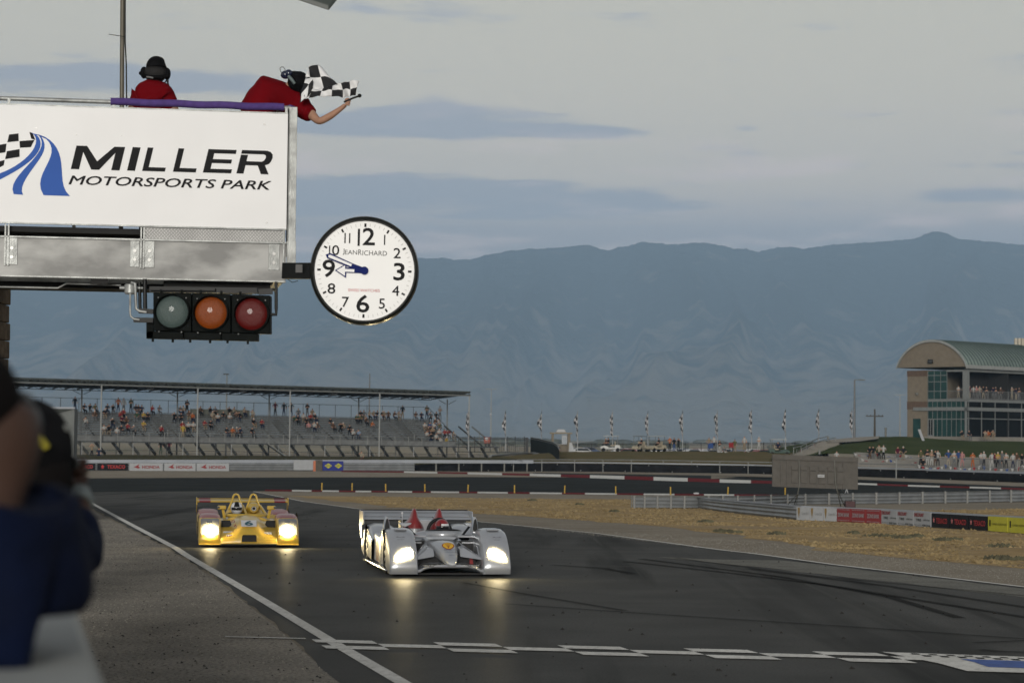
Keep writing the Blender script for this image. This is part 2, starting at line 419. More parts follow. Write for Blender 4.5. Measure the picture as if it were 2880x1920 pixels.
# far curve of the circuit, darker and newer
poly_sheet('far_track', g2((-900, 1352), (250, 1345), (600, 1343), (900, 1341), (1200, 1339), (1320, 1339), (1700, 1341), (1990, 1347), (2100, 1340), (1990, 1338), (2410, 1346), (2900, 1368), (3400, 1395), (3400, 1430), (2900, 1404), (2150, 1391), (1340, 1384), (780, 1380), (560, 1381), (-900, 1392)), .008, m_asph2)
poly_sheet('outer_road', g2((1500, 1329), (1700, 1332), (2000, 1337), (2000, 1352), (1950, 1349), (1700, 1340), (1500, 1334)), .008, m_asph2)
poly_sheet('sand_runoff', g2((-900, 1328), (250, 1327), (900, 1326), (1130, 1326), (1500, 1333), (1900, 1343), (1320, 1341), (900, 1342), (250, 1344), (-900, 1350)), .012, m_sand)
poly_sheet('wall_apron', g2((1500, 1327), (1700, 1328), (2000, 1331), (2410, 1340), (2900, 1358), (3400, 1380), (3400, 1395), (2900, 1369), (2410, 1348), (2000, 1335), (1700, 1330)), .013, m_sand)
# infield: shoulder and golden grass
sh = [G(x, y) for x, y in [(713, 1383)] + right_line[1:]][:]
poly_sheet('shoulder', [G(713, 1382)] + [G(x, y) for x, y in right_line[1:]] + g2((3500, 1500), (2900, 1440), (2150, 1396), (1340, 1388), (780, 1383)), .006, m_sand)
dry_pts = g2((800, 1394), (1050, 1396), (1340, 1401), (1770, 1404), (1950, 1424), (2250, 1440), (2560, 1436), (2880, 1430), (3400, 1440), (3400, 1660), (2880, 1600), (2400, 1556), (2100, 1508), (1800, 1476), (1480, 1452), (1250, 1440), (1040, 1418))
poly_sheet('dry_grass', ragged(dry_pts, 1.2, .55, 11), .010, m_dry)
# grey patch of old concrete crossing the asphalt on the right
poly_sheet('track_patch', ragged(g2((1850, 1566), (2010, 1573), (2200, 1576), (2340, 1592), (2880, 1656), (3300, 1700), (3300, 1730), (2880, 1680), (2600, 1648), (2350, 1620), (2150, 1596), (2080, 1590)), .6, .12, 21), .008, ground_mat('worn_asphalt', (.12, .12, .11), (.15, .15, .138), (.085, .085, .08), 1.2, 18, .3, rough=.6))
def line_strip(name, pts, wdt, m, dz=.012, parent=None):
    pts = [Vector(p) for p in pts]; a = []; b = []
    for i, p in enumerate(pts):
        d = pts[min(i + 1, len(pts) - 1)] - pts[max(i - 1, 0)]; d.z = 0; d.normalize(); n = Vector((-d.y, d.x, 0))
        a.append(p + n * wdt / 2); b.append(p - n * wdt / 2)
    return poly_sheet(name, a + b[::-1], dz, m, 'structure')
line_strip('edge_line', [G(x, y) for x, y in [(200, 1385), (245, 1408), (370, 1476), (526, 1563), (735, 1686), (937, 1808), (1138, 1925), (1400, 2070)]], .15, m_paint)
line_strip('edge_line', [G(x, y) for x, y in right_line], .11, m_paint, .013)
# start line: two rows of chequers running obliquely across
sl_a = G(876, 1800.5); sl_b = G(2465, 1839); sd_ = (sl_b - sl_a); cw = sd_.length / 9; sd_.normalize()
td = Vector((-.233, 1, 0)).normalized()     # track direction (away)
mbp = MB(); dp = .36
for i in range(0, 14):
    for r in range(3):
        if (i + r) % 2: continue
        p = sl_a + sd_ * (i * cw); q = p + sd_ * cw; o1 = -td * (dp * r); o0 = -td * (dp * (r + 1))
        mbp.add([Vector((v.x, v.y, .016)) for v in (p + o0, q + o0, q + o1, p + o1)], [(0, 1, 2, 3)])
p = sl_a - sd_ * .95 + td * .05
mbp.add([Vector((v.x, v.y, .016)) for v in (p, p + sd_ * .9, p + sd_ * .9 + td * .09, p + td * .09)], [(0, 1, 2, 3)])
struct(mbp.build('start_line', m_paint))
# painted emblem at the far right of the start line
def gz(px, py, z): v = G(px, py); v.z = z; return v
mb = MB()
mb.add([gz(x, y, .0163) for x, y in [(2480, 1836), (2880, 1850), (3000, 1856), (3000, 1895), (2880, 1895), (2720, 1890), (2640, 1868)]], [tuple(range(7))], 0)
mb.add([gz(x, y, .0205) for x, y in [(2700, 1857), (2900, 1864), (3000, 1868), (3000, 1885), (2900, 1884), (2780, 1880), (2740, 1866)]], [tuple(range(7))], 1)
for i in range(7):
    x = 2560 + i * 50; y = 1841 + i * 2.1
    mb.add([gz(a, b, .0207) for a, b in [(x, y), (x + 22, y + 1), (x + 30, y + 4), (x + 6, y + 3)]], [(0, 1, 2, 3)], 2)
    mb.add([gz(a, b, .0207) for a, b in [(x + 30, y + 5), (x + 54, y + 6), (x + 62, y + 10), (x + 40, y + 9)]], [(0, 1, 2, 3)], 2)
struct(mb.build('track_emblem', [m_paint, m_bluep, m_asph2]))
# tyre marks
m_skid = mat('skid_rubber', (.012, .012, .012), 1.0, var=.4, scale=1.2, spec=0.0, alpha=.42)
for k, pts in enumerate([[(1760, 1580), (2050, 1612), (2350, 1650), (2600, 1692), (2900, 1740)], [(1900, 1570), (2300, 1622), (2880, 1676)], [(1800, 1572), (2200, 1624), (2500, 1680), (2700, 1740)], [(1420, 1700), (1900, 1733), (2400, 1765), (2900, 1800)], [(2100, 1600), (2500, 1650), (2900, 1712)], [(2740, 1810), (2790, 1808), (2900, 1803)], [(2755, 1830), (2800, 1834), (2900, 1838)], [(1300, 1640), (1450, 1668), (1760, 1720)], [(1550, 1590), (1700, 1600), (1780, 1615)]]):
    ws = [G(x, y) for x, y in pts]; fine = []
    for i in range(len(ws) - 1):
        for j in range(6): fine.append(ws[i].lerp(ws[i + 1], j / 6))
    fine.append(ws[-1])
    line_strip('tyre_mark', fine, .10 if k % 2 else .17, m_skid, .0145 + .0006 * k)
# kerbs
def kerb(name, path, whites, wdt, label):
    # path: px points of the near edge; whites: list of px x-ranges
    def yat(x):
        for (x0, y0), (x1, y1) in zip(path, path[1:]):
            if x0 <= x <= x1: return y0 + (y1 - y0) * (x - x0) / (x1 - x0)
        return path[-1][1] if x > path[-1][0] else path[0][1]
    xs_ = sorted(set([path[0][0], path[-1][0]] + [v for r in whites for v in r] + [p_[0] for p_ in path]))
    mb = MB()
    for x0, x1 in zip(xs_, xs_[1:]):
        xm = (x0 + x1) / 2; wht = any(a <= xm <= b for a, b in whites)
        p = G(x0, yat(x0)); q = G(x1, yat(x1)); w0 = wdt(x0); w1 = wdt(x1)
        p2 = G(x0, yat(x0) - w0); q2 = G(x1, yat(x1) - w1)
        h = .05
        vs = [p + Vector((0, 0, .016)), q + Vector((0, 0, .016)), q2 + Vector((0, 0, h)), p2 + Vector((0, 0, h))]
        mb.add(vs, [(0, 1, 2, 3)], 0 if wht else 1)
        mb.add([p2 + Vector((0, 0, h)), q2 + Vector((0, 0, h)), q2 + Vector((0, .3, -.05)), p2 + Vector((0, .3, -.05))], [(0, 1, 2, 3)], 0 if wht else 1)
    o = mb.build(name, [m_paint, m_redp]); struct(o); o['label'] = label
kerb('kerb', [(745, 1381), (1000, 1384), (1340, 1387), (1700, 1391), (2150, 1395), (2300, 1397)], [(821, 876), (906, 953), (1000, 1044), (1091, 1159), (1212, 1291), (1343, 1428), (1490, 1580), (1645, 1735), (1810, 1897), (1980, 2065)], lambda x: 2.6, 'red and white inner kerb of the far curve')
kerb('kerb', [(960, 1327), (1130, 1329), (1312, 1333), (1490, 1338), (1660, 1344), (1840, 1351), (2030, 1357), (2170, 1360), (2420, 1363), (2560, 1368), (2740, 1373), (2900, 1378)], [(1136, 1230), (1315, 1412), (1490, 1577), (1659, 1756), (1838, 1934), (2024, 2112), (2330, 2467), (2554, 2643), (2727, 2815)], lambda x: 3.0 + 6.0 * math.exp(-((x - 1880) / 380) ** 2), 'red and white outer kerb of the far curve')

# mountains -------------------------------------------------------
ridge = [(-300, 650), (0, 640), (350, 622), (700, 606), (960, 592), (1080, 596), (1160, 576), (1260, 570), (1345, 562), (1400, 575), (1475, 555), (1545, 562), (1612, 556), (1680, 568), (1740, 578), (1790, 567), (1850, 570), (1910, 562), (2030, 555), (2100, 548), (2130, 536), (2150, 529), (2172, 536), (2200, 548), (2300, 558), (2352, 562), (2700, 580)]
def ridge_y(xd):
    for (x0, y0), (x1, y1) in zip(ridge, ridge[1:]):
        if x0 <= xd <= x1:
            t = (xd - x0) / (x1 - x0); return (y0 + (y1 - y0) * t)
    return ridge[-1][1]
DR, DF = 12400.0, 5600.0
nu, nv = 420, 120
rows = []
for j in range(nv + 1):
    v = j / nv; row = []
    for i in range(nu + 1):
        xd = -300 + 3000 * i / nu
        px = xd * 1.22449; py = ridge_y(xd) * 1.22449 + 4 * noise.noise(Vector((xd * .03, 0, 0))) + 4 * noise.noise(Vector((xd * .11, 5, 0)))
        top = P(px, py, DR)
        y = DF + (DR - DF) * v
        fx = noise.noise(Vector((px * .0016, 3.1, 0))) * 840 * (1 - v)
        x = top.x * (y / DR) * .96 + top.x * .04 + fx * .4
        # spurs run down from the ridge: ridged noise along x, softened down-slope
        wv = 90 * noise.noise(Vector((px * .003, v * 2.2, 2))); q = Vector(((px + wv) * .0026 + v * .9 * max(-1, min(1, 3 * noise.noise(Vector((px * .0012, 0, 8))))) * .5, v * 1.1, 1.7))
        rg = 1 - abs(noise.noise(q) * 2.0); rg2 = 1 - abs(noise.noise(q * 2.3 + Vector((5, 1, 0))) * 2.0); rg3 = 1 - abs(noise.noise(q * 5.1) * 2.0)
        spur = .58 * rg + .26 * rg2 + .16 * rg3
        prof = .05 * v + .95 * (max(0, (v - .10) / .90) ** 1.2)
        env = math.sin(PI * min(1, max(0, (v - .12) / .88))) ** 1.1
        h = top.z * (prof + (spur - .80) * .30 * env)
        h = max(h, -2 + 6 * v) if v < .12 else max(h, top.z * .02)
        if v < 1: h = min(h, top.z * (y / DR) * .985 * (1 - .25 * (1 - v)))
        if v == 0: h = -3
        row.append(Vector((x, y + fx * .5 * math.sin(PI * v), h)))
    rows.append(row)
rows.append([Vector((p.x, DR + 1400, -3)) for p in rows[-1]])
mb = MB(); mb.grid(rows)
mm = bpy.data.materials.new('mountain_slopes'); mm.use_nodes = True; t = mm.node_tree; b = t.nodes['Principled BSDF']; b.inputs['Roughness'].default_value = 1; b.inputs['Specular IOR Level'].default_value = 0
g = t.nodes.new('ShaderNodeNewGeometry')
def tn(sc, d=8, st=(1, 1, 1)):
    mpn = t.nodes.new('ShaderNodeMapping'); mpn.inputs['Scale'].default_value = st; t.links.new(g.outputs['Position'], mpn.inputs[0])
    n = t.nodes.new('ShaderNodeTexNoise'); n.inputs['Scale'].default_value = sc; n.inputs['Detail'].default_value = d; n.inputs['Roughness'].default_value = .62; t.links.new(mpn.outputs[0], n.inputs['Vector']); return n.outputs[0]
sp = t.nodes.new('ShaderNodeSeparateXYZ'); t.links.new(g.outputs['Position'], sp.inputs[0])
hz = t.nodes.new('ShaderNodeMapRange'); t.links.new(sp.outputs[2], hz.inputs[0]); hz.inputs[1].default_value = 40; hz.inputs[2].default_value = 660
ad = t.nodes.new('ShaderNodeMath'); ad.operation = 'MULTIPLY_ADD'; t.links.new(tn(.0055, 12, (1, .6, .8)), ad.inputs[0]); ad.inputs[1].default_value = 2.6; ad.inputs[2].default_value = -1.3
a2 = t.nodes.new('ShaderNodeMath'); a2.operation = 'ADD'; t.links.new(ad.outputs[0], a2.inputs[0]); t.links.new(hz.outputs[0], a2.inputs[1])
a3 = t.nodes.new('ShaderNodeMapRange'); t.links.new(a2.outputs[0], a3.inputs[0]); a3.inputs[1].default_value = .15; a3.inputs[2].default_value = .75
mx = t.nodes.new('ShaderNodeMix'); mx.data_type = 'RGBA'; t.links.new(a3.outputs[0], mx.inputs[0]); mx.inputs[6].default_value = (.30, .255, .18, 1); mx.inputs[7].default_value = (.03, .042, .036, 1)
t.links.new(mx.outputs[2], b.inputs['Base Color'])
bp = t.nodes.new('ShaderNodeBump'); bp.inputs['Distance'].default_value = 60; bp.inputs['Strength'].default_value = .9; t.links.new(tn(.008, 10), bp.inputs['Height']); t.links.new(bp.outputs[0], b.inputs['Normal'])
struct(mb.build('mountains', mm, smooth=180, fixn=False))
# bare low foothill ridge lines in front, and dark tree belts on the plain
mb = MB()
rnd = random.Random(5)
for d0, n_, hmin, hmax in ((900, 260, 2, 5), (1500, 260, 3, 8), (2300, 240, 4, 10)):
    for i in range(n_):
        x = rnd.uniform(-.26, .26) * d0
        if noise.noise(Vector((x / d0 * 16, d0, 0))) < -.05: continue
        h = rnd.uniform(hmin, hmax) * .4; wdt = h * rnd.uniform(1.5, 3.5); y = d0 + rnd.uniform(-60, 60)
        mb.sphere((x, y, ZD + h * .35), 1, n=7, k=5, sc=(wdt, wdt * .6, h * .65))
o = mb.build('tree_belt', mat('belt_foliage', (.09, .095, .07), .95, var=.4, scale=.05)); tag(o, kind='stuff'); tag(o, 'dark green tree belts far out on the plain', 'tree belt')

# haze ------------------------------------------------------------
mh = bpy.data.materials.new('haze_air'); mh.use_nodes = True; t = mh.node_tree; t.nodes.clear()
oo = t.nodes.new('ShaderNodeOutputMaterial'); pv = t.nodes.new('ShaderNodeVolumePrincipled'); pv.inputs['Color'].default_value = (.50, .73, 1.0, 1); pv.inputs["Density"].default_value = 1.0e-4; pv.inputs['Anisotropy'].default_value = -0.25
t.links.new(pv.outputs[0], oo.inputs['Volume'])
mb = MB(); mb.box((0, 7200, 685), (34000, 15600, 1380)); o = mb.build('haze', mh); o['kind'] = 'stuff'; o['label'] = 'thin blue evening haze between the track and the mountains'; o['category'] = 'haze'

# berms and banks --------------------------------------------------
def bank(name, cols, m, label=None, sub=6, amp=.05):
    # cols: list of rows, each row a list of world points -> smooth grid with small relief
    rows = []
    for a, b in zip(cols, cols[1:]):
        for k in range(sub):
            t_ = k / sub; r = []
            for p, q in zip(a, b): r.append(p.lerp(q, t_))
            rows.append(r)
    rows.append(cols[-1])
    fine = []
    for r in rows:
        rr_ = []
        for p, q in zip(r, r[1:]):
            for k in range(8): rr_.append(p.lerp(q, k / 8))
        rr_.append(r[-1]); fine.append([v + Vector((0, 0, amp * noise.noise(v * .5))) for v in rr_])
    mb = MB(); mb.grid(fine); o = mb.build(name, m, smooth=180); struct(o); return o
def zrow(pxs, d, z=None, py=None):
    r = []
    for i, px in enumerate(pxs):
        v = P(px, py[i] if py else 1250, d if not isinstance(d, (list, tuple)) else d[i])
        if z is not None: v.z = z if not isinstance(z, (list, tuple)) else z[i]
        r.append(v)
    return r
bx_ = [1380, 1480, 1560, 1800, 2000, 2180, 2330]
bank('berm', [zrow(bx_, 226, -.85), zrow(bx_, 262, None, [1288, 1280, 1272, 1271, 1271, 1273, 1275]), zrow(bx_, 287, None, [1284, 1277, 1270, 1269, 1269, 1270, 1270]), zrow(bx_, 310, -.9)], m_berm, amp=.12)
lx = [-300, 200, 600, 1000, 1400, 1500]
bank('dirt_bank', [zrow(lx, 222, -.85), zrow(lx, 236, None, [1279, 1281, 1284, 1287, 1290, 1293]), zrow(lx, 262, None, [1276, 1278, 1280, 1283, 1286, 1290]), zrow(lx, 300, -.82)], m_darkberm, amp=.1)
# right-hand lawn bank below the clubhouse
rx = [2170, 2240, 2330, 2440, 2560, 2700, 2880, 3100]
bank('grass_bank', [zrow(rx, 243, None, [1290, 1284, 1276, 1279, 1288, 1294, 1299, 1304]), zrow(rx, 258, None, [1283, 1278, 1262, 1252, 1262, 1270, 1276, 1280]), zrow(rx, 282, None, [1274, 1262, 1244, 1230, 1228.5, 1238, 1243, 1246]), zrow([x for x in rx], 320, None, [1262, 1250, 1238, 1228, 1227, 1234, 1238, 1240])], m_lawn, amp=.1)
# concrete terrace in front of it
tx = [2405, 2520, 2640, 2760, 2880, 3050]
c1 = zrow(tx, 243, None, [1271, 1276, 1283, 1286, 1290, 1295]); c0 = [Vector((p.x, p.y, -.2)) for p in c1]
c0b = zrow(tx, 235, None, [1298, 1302, 1307, 1311, 1315, 1320]); c00 = zrow(tx, 226, -.85)
mb = MB(); mb.grid([c00, c0b, [p + Vector((0, .3, 0)) for p in c0b], [p + Vector((0, -.4, 0)) for p in c1], c1, [p + Vector((0, .8, 0)) for p in c1], [Vector((p.x, p.y + .8, -.8)) for p in c1]])
struct(mb.build('terrace', m_conc))
# ================================================================ START GANTRY (flag stand), CLOCK, SIGNALS
m_sign = mat('sign_white', (.84, .84, .84), .45, var=.02, scale=1.5)
m_black = mat('black_ink', (.008, .008, .009), .6, var=.1, spec=.15)
m_logoblue = mat('logo_blue', (.035, .11, .42), .6, var=.05, spec=.2)
m_galv = mat('galvanised_steel', (.32, .33, .32), .42, metal=.35, var=.28, scale=7, bump=.15, bscale=60, detail=7)
m_beam = mat('mill_aluminium', (.32, .32, .31), .55, metal=.15, var=.34, scale=2.1, bump=.1, bscale=30, lo=.4, hi=.66, detail=9, stretch=(.8, .8, 1.6))
m_bolt = mat('zinc_bolt', (.35, .35, .34), .35, metal=.7)
m_blk = mat('black_metal', (.006, .007, .007), .45, var=.3, spec=.2)
m_rubberblk = mat('matt_black', (.010, .010, .011), .8, var=.2)
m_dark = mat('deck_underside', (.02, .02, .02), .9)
m_foam = mat('purple_foam', (.075, .04, .19), .85, var=.12, scale=20, bump=.3, bscale=80)
m_block = mat('split_face_block', (.13, .09, .055), .95, var=.35, scale=9, bump=1.0, bscale=25, detail=8)
GA = math.atan(.167)
GR = Vector((math.cos(GA), math.sin(GA), 0)); GN = Vector((math.sin(GA), -math.cos(GA), 0))   # right along the sign, outward normal (towards traffic/camera)
GO = P(806, 600, 25.0)
def onsign(px, py, off=0.0):
    # ray through a photo pixel hits the sign plane (off = metres proud of it)
    v = FW + RT * ((px - CX) / FPX) - UP * ((py - CY) / FPX)
    o_ = GO + GN * off
    t = (o_ - CAM).dot(GN) / v.dot(GN)
    return CAM + v * t
SM = Matrix((GR, Vector((0, 0, 1)), GN)).transposed().to_4x4()    # text axes: x->GR, y->up, z->GN
def sign_mtx(p): m_ = SM.copy(); m_.translation = p; return m_

gr = thing('flag_stand', 'galvanised steel flag stand platform cantilevered over the track with a beam below', 'flag stand', (onsign(400, 780).x, onsign(400, 780).y, 3.86))
zt = onsign(806, 321).z; zb = onsign(806, 645).z; zbt = onsign(806, 683).z; zbb = onsign(806, 794).z
def gp(s_, n_, z): v = GO + GR * s_ + GN * n_; v.z = z; return v
# s: 0 at the right edge of the sign, negative to the left
mb = MB(); mb.cur = 0
def gbox(mb, s0, s1, n0, n1, z0, z1, mi=None):
    vs = [gp(s, n, z) for s in (s0, s1) for n in (n0, n1) for z in (z0, z1)]
    mb.add(vs, [(0, 1, 3, 2), (4, 6, 7, 5), (0, 4, 5, 1), (2, 3, 7, 6), (0, 2, 6, 4), (1, 5, 7, 3)], mi)
LEN = -4.6
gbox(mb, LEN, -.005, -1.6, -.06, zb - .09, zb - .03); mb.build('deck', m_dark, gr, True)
mb = MB(); gbox(mb, LEN, 0, -.10, .0, zbb, zbt)
o = mb.build('beam', m_beam, gr, True, bevel=.004)
mb = MB(); gbox(mb, LEN, 0, .0, .035, zbb - .002, zbb + .012); gbox(mb, LEN, 0, .0, .03, zbt - .012, zbt + .004); gbox(mb, LEN, 0, -1.6, -1.5, zbb, zbt); gbox(mb, -.10, 0, -1.5, -.10, zbb + .02, zbt)
mb.build('beam_flange', m_galv, gr, True)
# chequer plate to the right, dark gap to the left
s395 = (onsign(405, 660) - GO).dot(GR)
mb = MB(); gbox(mb, s395, -.012, -.03, .004, zbt + .006, zb - .012); o = mb.build('kick_plate', None or mat('tread_plate', (.24, .24, .235), .5, metal=.3, var=.1), gr, True)
mb = MB()
k = 0
z = zbt + .02
while z < zb - .03:
    s = s395 + .02 + (.018 if k % 2 else 0)
    while s < -.03:
        c = gp(s, .006, z); d = (GR * (1 if (k % 2) else -1) * .55 + Vector((0, 0, .85))) * .011
        mb.bar(c - d, c + d, .005, .004, up=GN)
        s += .036
    z += .019; k += 1
tp = o; mb.build('tread_lug', mat('lug_bright', (.50, .50, .49), .35, metal=.4), tp, True)['kind'] = 'stuff'
mb = MB(); gbox(mb, LEN, -.0, .0, .035, zb - .012, zb + .003); mb.build('lower_rail', m_galv, gr, True)
# brackets with bolts
for px0, px1, flip in ((17, 49, 0), (366, 392, 0), (406, 434, 0), (755, 786, 0)):
    s0 = (onsign(px0, 720) - GO).dot(GR); s1 = (onsign(px1, 720) - GO).dot(GR)
    ztb = zbt - .015; zlo = ztb - .285
    mb = MB(); gbox(mb, s0, s1, .0, .012, zlo, ztb)
    br = mb.build('bracket_plate', m_galv, gr, True, bevel=.003)
    mb = MB()
    for z in (ztb - .11, ztb - .205): mb.disc(gp((s0 + s1) / 2, .012, z), GN, .019, 8, t=.012)
    mb.each('bolt', m_bolt, br, True)
for px0 in (12, 21, 394, 402, 795):
    s0 = (onsign(px0, 720) - GO).dot(GR); mb = MB(); gbox(mb, s0, s0 + .016, .0, .03, zbt - .31, zb - .02 if px0 < 790 else zb); mb.build('stiffener', m_galv, gr, True)
# end channel at the right
mb = MB(); s1 = (onsign(831, 700) - GO).dot(GR); gbox(mb, .012, s1, -.05, .0, zbt - .17, zt + .08); gbox(mb, .012, .02, .0, .02, zbt - .17, zt + .05); mb.build('end_channel', m_galv, gr, True, bevel=.003)
mb = MB(); gbox(mb, .0, .012, -.05, -.01, zbt - .15, zt + .04); mb.build('end_seal', m_rubberblk, gr, True)
mb = MB(); gbox(mb, .005, s1 + .005, .002, .012, zbt - .34, zbt + .02); br = mb.build('bracket_plate', m_galv, gr, True, bevel=.003)
mb = MB(); [mb.disc(gp(.06, .012, z), GN, .014, 8, t=.01) for z in (zbt - .07, zbt - .24)]; mb.each('bolt', m_bolt, br, True)
# handrail: round galvanised tube (whole length) and posts
zr = onsign(560, 294).z
mb = MB(); mb.tube([gp(LEN, -.04, zr - .0), gp(.03, -.04, zr - .0)], .024, 10); gbox(mb, LEN, 0, -.02, .006, zt - .004, zt + .014); mb.build('handrail', m_galv, gr, True, smooth=40)
for px0 in (25, 320, 806):
    s0 = (onsign(px0, 290) - GO).dot(GR); mb = MB(); gbox(mb, s0 - .014, s0 + .014, -.05, -.012, zb, zr + .0); mb.build('rail_post', m_galv, gr, True)
for s0 in (LEN + .05, -2.3, -.03):
    mb = MB(); gbox(mb, s0 - .02, s0 + .02, -1.58, -1.54, zb, zr + .0); mb.build('rail_post', m_galv, gr, True)
mb = MB(); mb.tube([gp(LEN, -1.56, zr - .3), gp(0, -1.56, zr - .3), gp(0.0, -.04, zr - .3)], .02, 8); mb.build('back_rail', m_galv, gr, True)
# conduits underneath
mb = MB()
p0 = gp(LEN, -.35, zbb - .09); p1 = gp((onsign(160, 800) - GO).dot(GR), -.35, zbb - .09); p2 = gp((onsign(185, 800) - GO).dot(GR), -.32, zbb - .04); p3 = gp((onsign(340, 800) - GO).dot(GR), -.28, zbb - .05)
mb.tube([p0, p1, p2, p3], .012, 8); mb.build('conduit', m_galv, gr, True, smooth=60)
mb = MB(); mb.tube([gp(LEN, -.5, zbb - .05), gp(-3.0, -.55, zbb - .07), gp(-2.0, -.5, zbb - .03), gp(-1.2, -.5, zbb - .05)], .009, 6); mb.tube([gp(LEN, -.6, zbb - .02), gp(-2.6, -.62, zbb - .05), gp(-1.4, -.6, zbb - .02)], .012, 6); mb.build('cable', m_rubberblk, gr, True, smooth=60)
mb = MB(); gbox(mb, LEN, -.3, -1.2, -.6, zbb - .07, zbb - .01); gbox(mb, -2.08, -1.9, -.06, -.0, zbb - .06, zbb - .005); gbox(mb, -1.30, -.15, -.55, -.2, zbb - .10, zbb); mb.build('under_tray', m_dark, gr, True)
# round junction box with bent conduits
jc = P(366, 813, 24.45)
jb = thing('junction_box', 'round grey conduit junction box hanging under the steel beam', 'junction box', jc)
mb = MB(); mb.tube([jc + Vector((0, 0, -.055)), jc + Vector((0, 0, -.04)), jc + Vector((0, 0, .045)), jc + Vector((0, 0, .055))], [.045, .06, .062, .045], 16); mb.tube([jc + Vector((-.11, 0, .012)), jc + Vector((.11, 0, .012))], .02, 10); mb.tube([jc + Vector((.115, 0, .012)), jc + Vector((.15, 0, .012))], .013, 8); mb.build('body', m_galv, jb, True, smooth=40)
mb = MB(); q = lambda px, py, d=24.35: P(px, py, d)
mb.tube([q(366, 826), q(366, 880), q(368, 890), q(377, 897), q(392, 899)], .011, 8); mb.tube([q(368, 795), q(380, 797), q(382, 845), q(383, 868), q(392, 875), q(412, 878)], .015, 8); mb.build('elbow_pipe', m_galv, jb, True, smooth=60)

# sign board ------------------------------------------------------
sg = thing('sign_board', 'large white sign board with black lettering and a blue road emblem along the flag stand', 'sign', gp(-2, 0, zb))
mb = MB(); gbox(mb, LEN, -.0, -.012, .012, zb + .004, zt - .002); mb.build('panel', m_sign, sg, True, bevel=.003)
mb = MB(); pA = onsign(481, 451, .018); 
mt_ = (onsign(771, 480, .016) - onsign(199, 451, .016)); 
GL = {'M': [[(0, 0), (.17, 0), (.17, .74), (.42, 0), (.58, 0), (.83, .74), (.83, 0), (1, 0), (1, 1), (.78, 1), (.50, .36), (.22, 1), (0, 1)]], 'I': [[(0, 0), (1, 0), (1, 1), (0, 1)]], 'L': [[(0, 0), (1, 0), (1, .17), (.25, .17), (.25, 1), (0, 1)]],
      'E': [[(0, 0), (1, 0), (1, .17), (.24, .17), (.24, .415), (.92, .415), (.92, .585), (.24, .585), (.24, .83), (1, .83), (1, 1), (0, 1)]], 'R': [[(0, 0), (.22, 0), (.22, .36), (.60, .36), (.76, 0), (1, 0), (.82, .38), (.93, .44), (.98, .55), (1, .70), (.98, .84), (.90, .95), (.78, 1), (0, 1), (0, .84), (.70, .84), (.77, .80), (.79, .70), (.76, .58), (.70, .53), (.22, .53), (.22, .80), (0, .80)]]}
pos = [('M', 390, 690), ('I', 700, 775), ('L', 783, 940), ('L', 953, 1110), ('E', 1118, 1305), ('R', 1303, 1512)]
for ch, x0, x1 in pos:      # slanted block capitals
    xa = x0 / 1.96; xb = x1 / 1.96; sh_ = 16
    yb = lambda x: (932 + (x * 1.96 - 390) * .0265) / 1.96; yt = lambda x: (803 + (x * 1.96 - 390) * .0265) / 1.96
    for pl_ in GL[ch]:
        mb.add([onsign(xa + u * (xb - xa - sh_) + sh_ * v, yb(xa) * (1 - v) + yt(xa) * v + u * (xb - xa) * .0265, .016) for u, v in pl_], [tuple(range(len(pl_)))])
mb.fit('MOTORSPORTS PARK', 2.16, .098, sign_mtx(onsign(480, 514, .016)), bold=.014, shear=.25)
mb.each('lettering', m_black, sg, True, fixn=False)
def ribbon(pts_px, m_, name, off):
    mb = MB(); n = len(pts_px); vs = []
    for (ax, ay), (bx, by) in pts_px: vs += [onsign(ax, ay, off), onsign(bx, by, off)]
    mb.add(vs, [(2 * i, 2 * i + 1, 2 * i + 3, 2 * i + 2) for i in range(n - 1)])
    return mb
def bez(p, n=14):
    o = []
    for i in range(n + 1):
        t = i / n; k = len(p) - 1; x = y = 0
        for j, (a, b) in enumerate(p):
            c = math.comb(k, j) * t ** j * (1 - t) ** (k - j); x += a * c; y += b * c
        o.append((x, y))
    return o
# coordinates in the first photo zoom (x1.96)
Z = lambda l: [(a / 1.96, b / 1.96) for a, b in l]
e1 = bez(Z([(164, 728), (215, 745), (245, 830), (80, 930), (0, 955)])); e2 = bez(Z([(200, 742), (262, 800), (210, 880), (100, 940), (-20, 1000)]))
f1 = bez(Z([(215, 748), (262, 810), (215, 880), (30, 980), (75, 1070)])); f2 = bez(Z([(225, 750), (285, 830), (225, 880), (85, 1010), (127, 1074)]))
h1 = bez(Z([(235, 752), (310, 800), (325, 880), (165, 960), (240, 1076)])); h2 = bez(Z([(190, 738), (300, 750), (400, 860), (290, 1000), (386, 1081)]))
mb = MB()
for a, b in ((e1, e2), (f1, f2), (h1, h2)): mb.v += []; r = ribbon(list(zip(a, b)), None, '', .016); mb.add(r.v, r.f)
mb.build('road_emblem', m_logoblue, sg, True, fixn=False)
mb = MB()
for quad_ in [[(50, 742), (102, 736), (103, 778), (40, 785)], [(107, 778), (190, 772), (170, 812), (110, 815)], [(0, 798), (36, 792), (30, 840), (-30, 850)], [(38, 834), (108, 822), (108, 865), (28, 878)], [(162, 728), (180, 735), (195, 772), (172, 765)], [(-5, 890), (26, 882), (20, 912), (-5, 925)], [(-30, 800), (-2, 798), (-2, 846), (-40, 850)]]:
    mb.add([onsign(a / 1.96, b / 1.96, .015) for a, b in quad_], [(0, 1, 2, 3)])
mb.build('chequer_emblem', m_black, sg, True, fixn=False)
mb = MB()
for a, b in ((1457, 686), (1470, 1227), (200, 707), (421, 745), (671, 748)): mb.disc(onsign(a / 1.96, b / 1.96, .013), GN, .012 if a > 1000 else .006, 8, t=.004)
mb.each('rivet', m_bolt, sg, True)
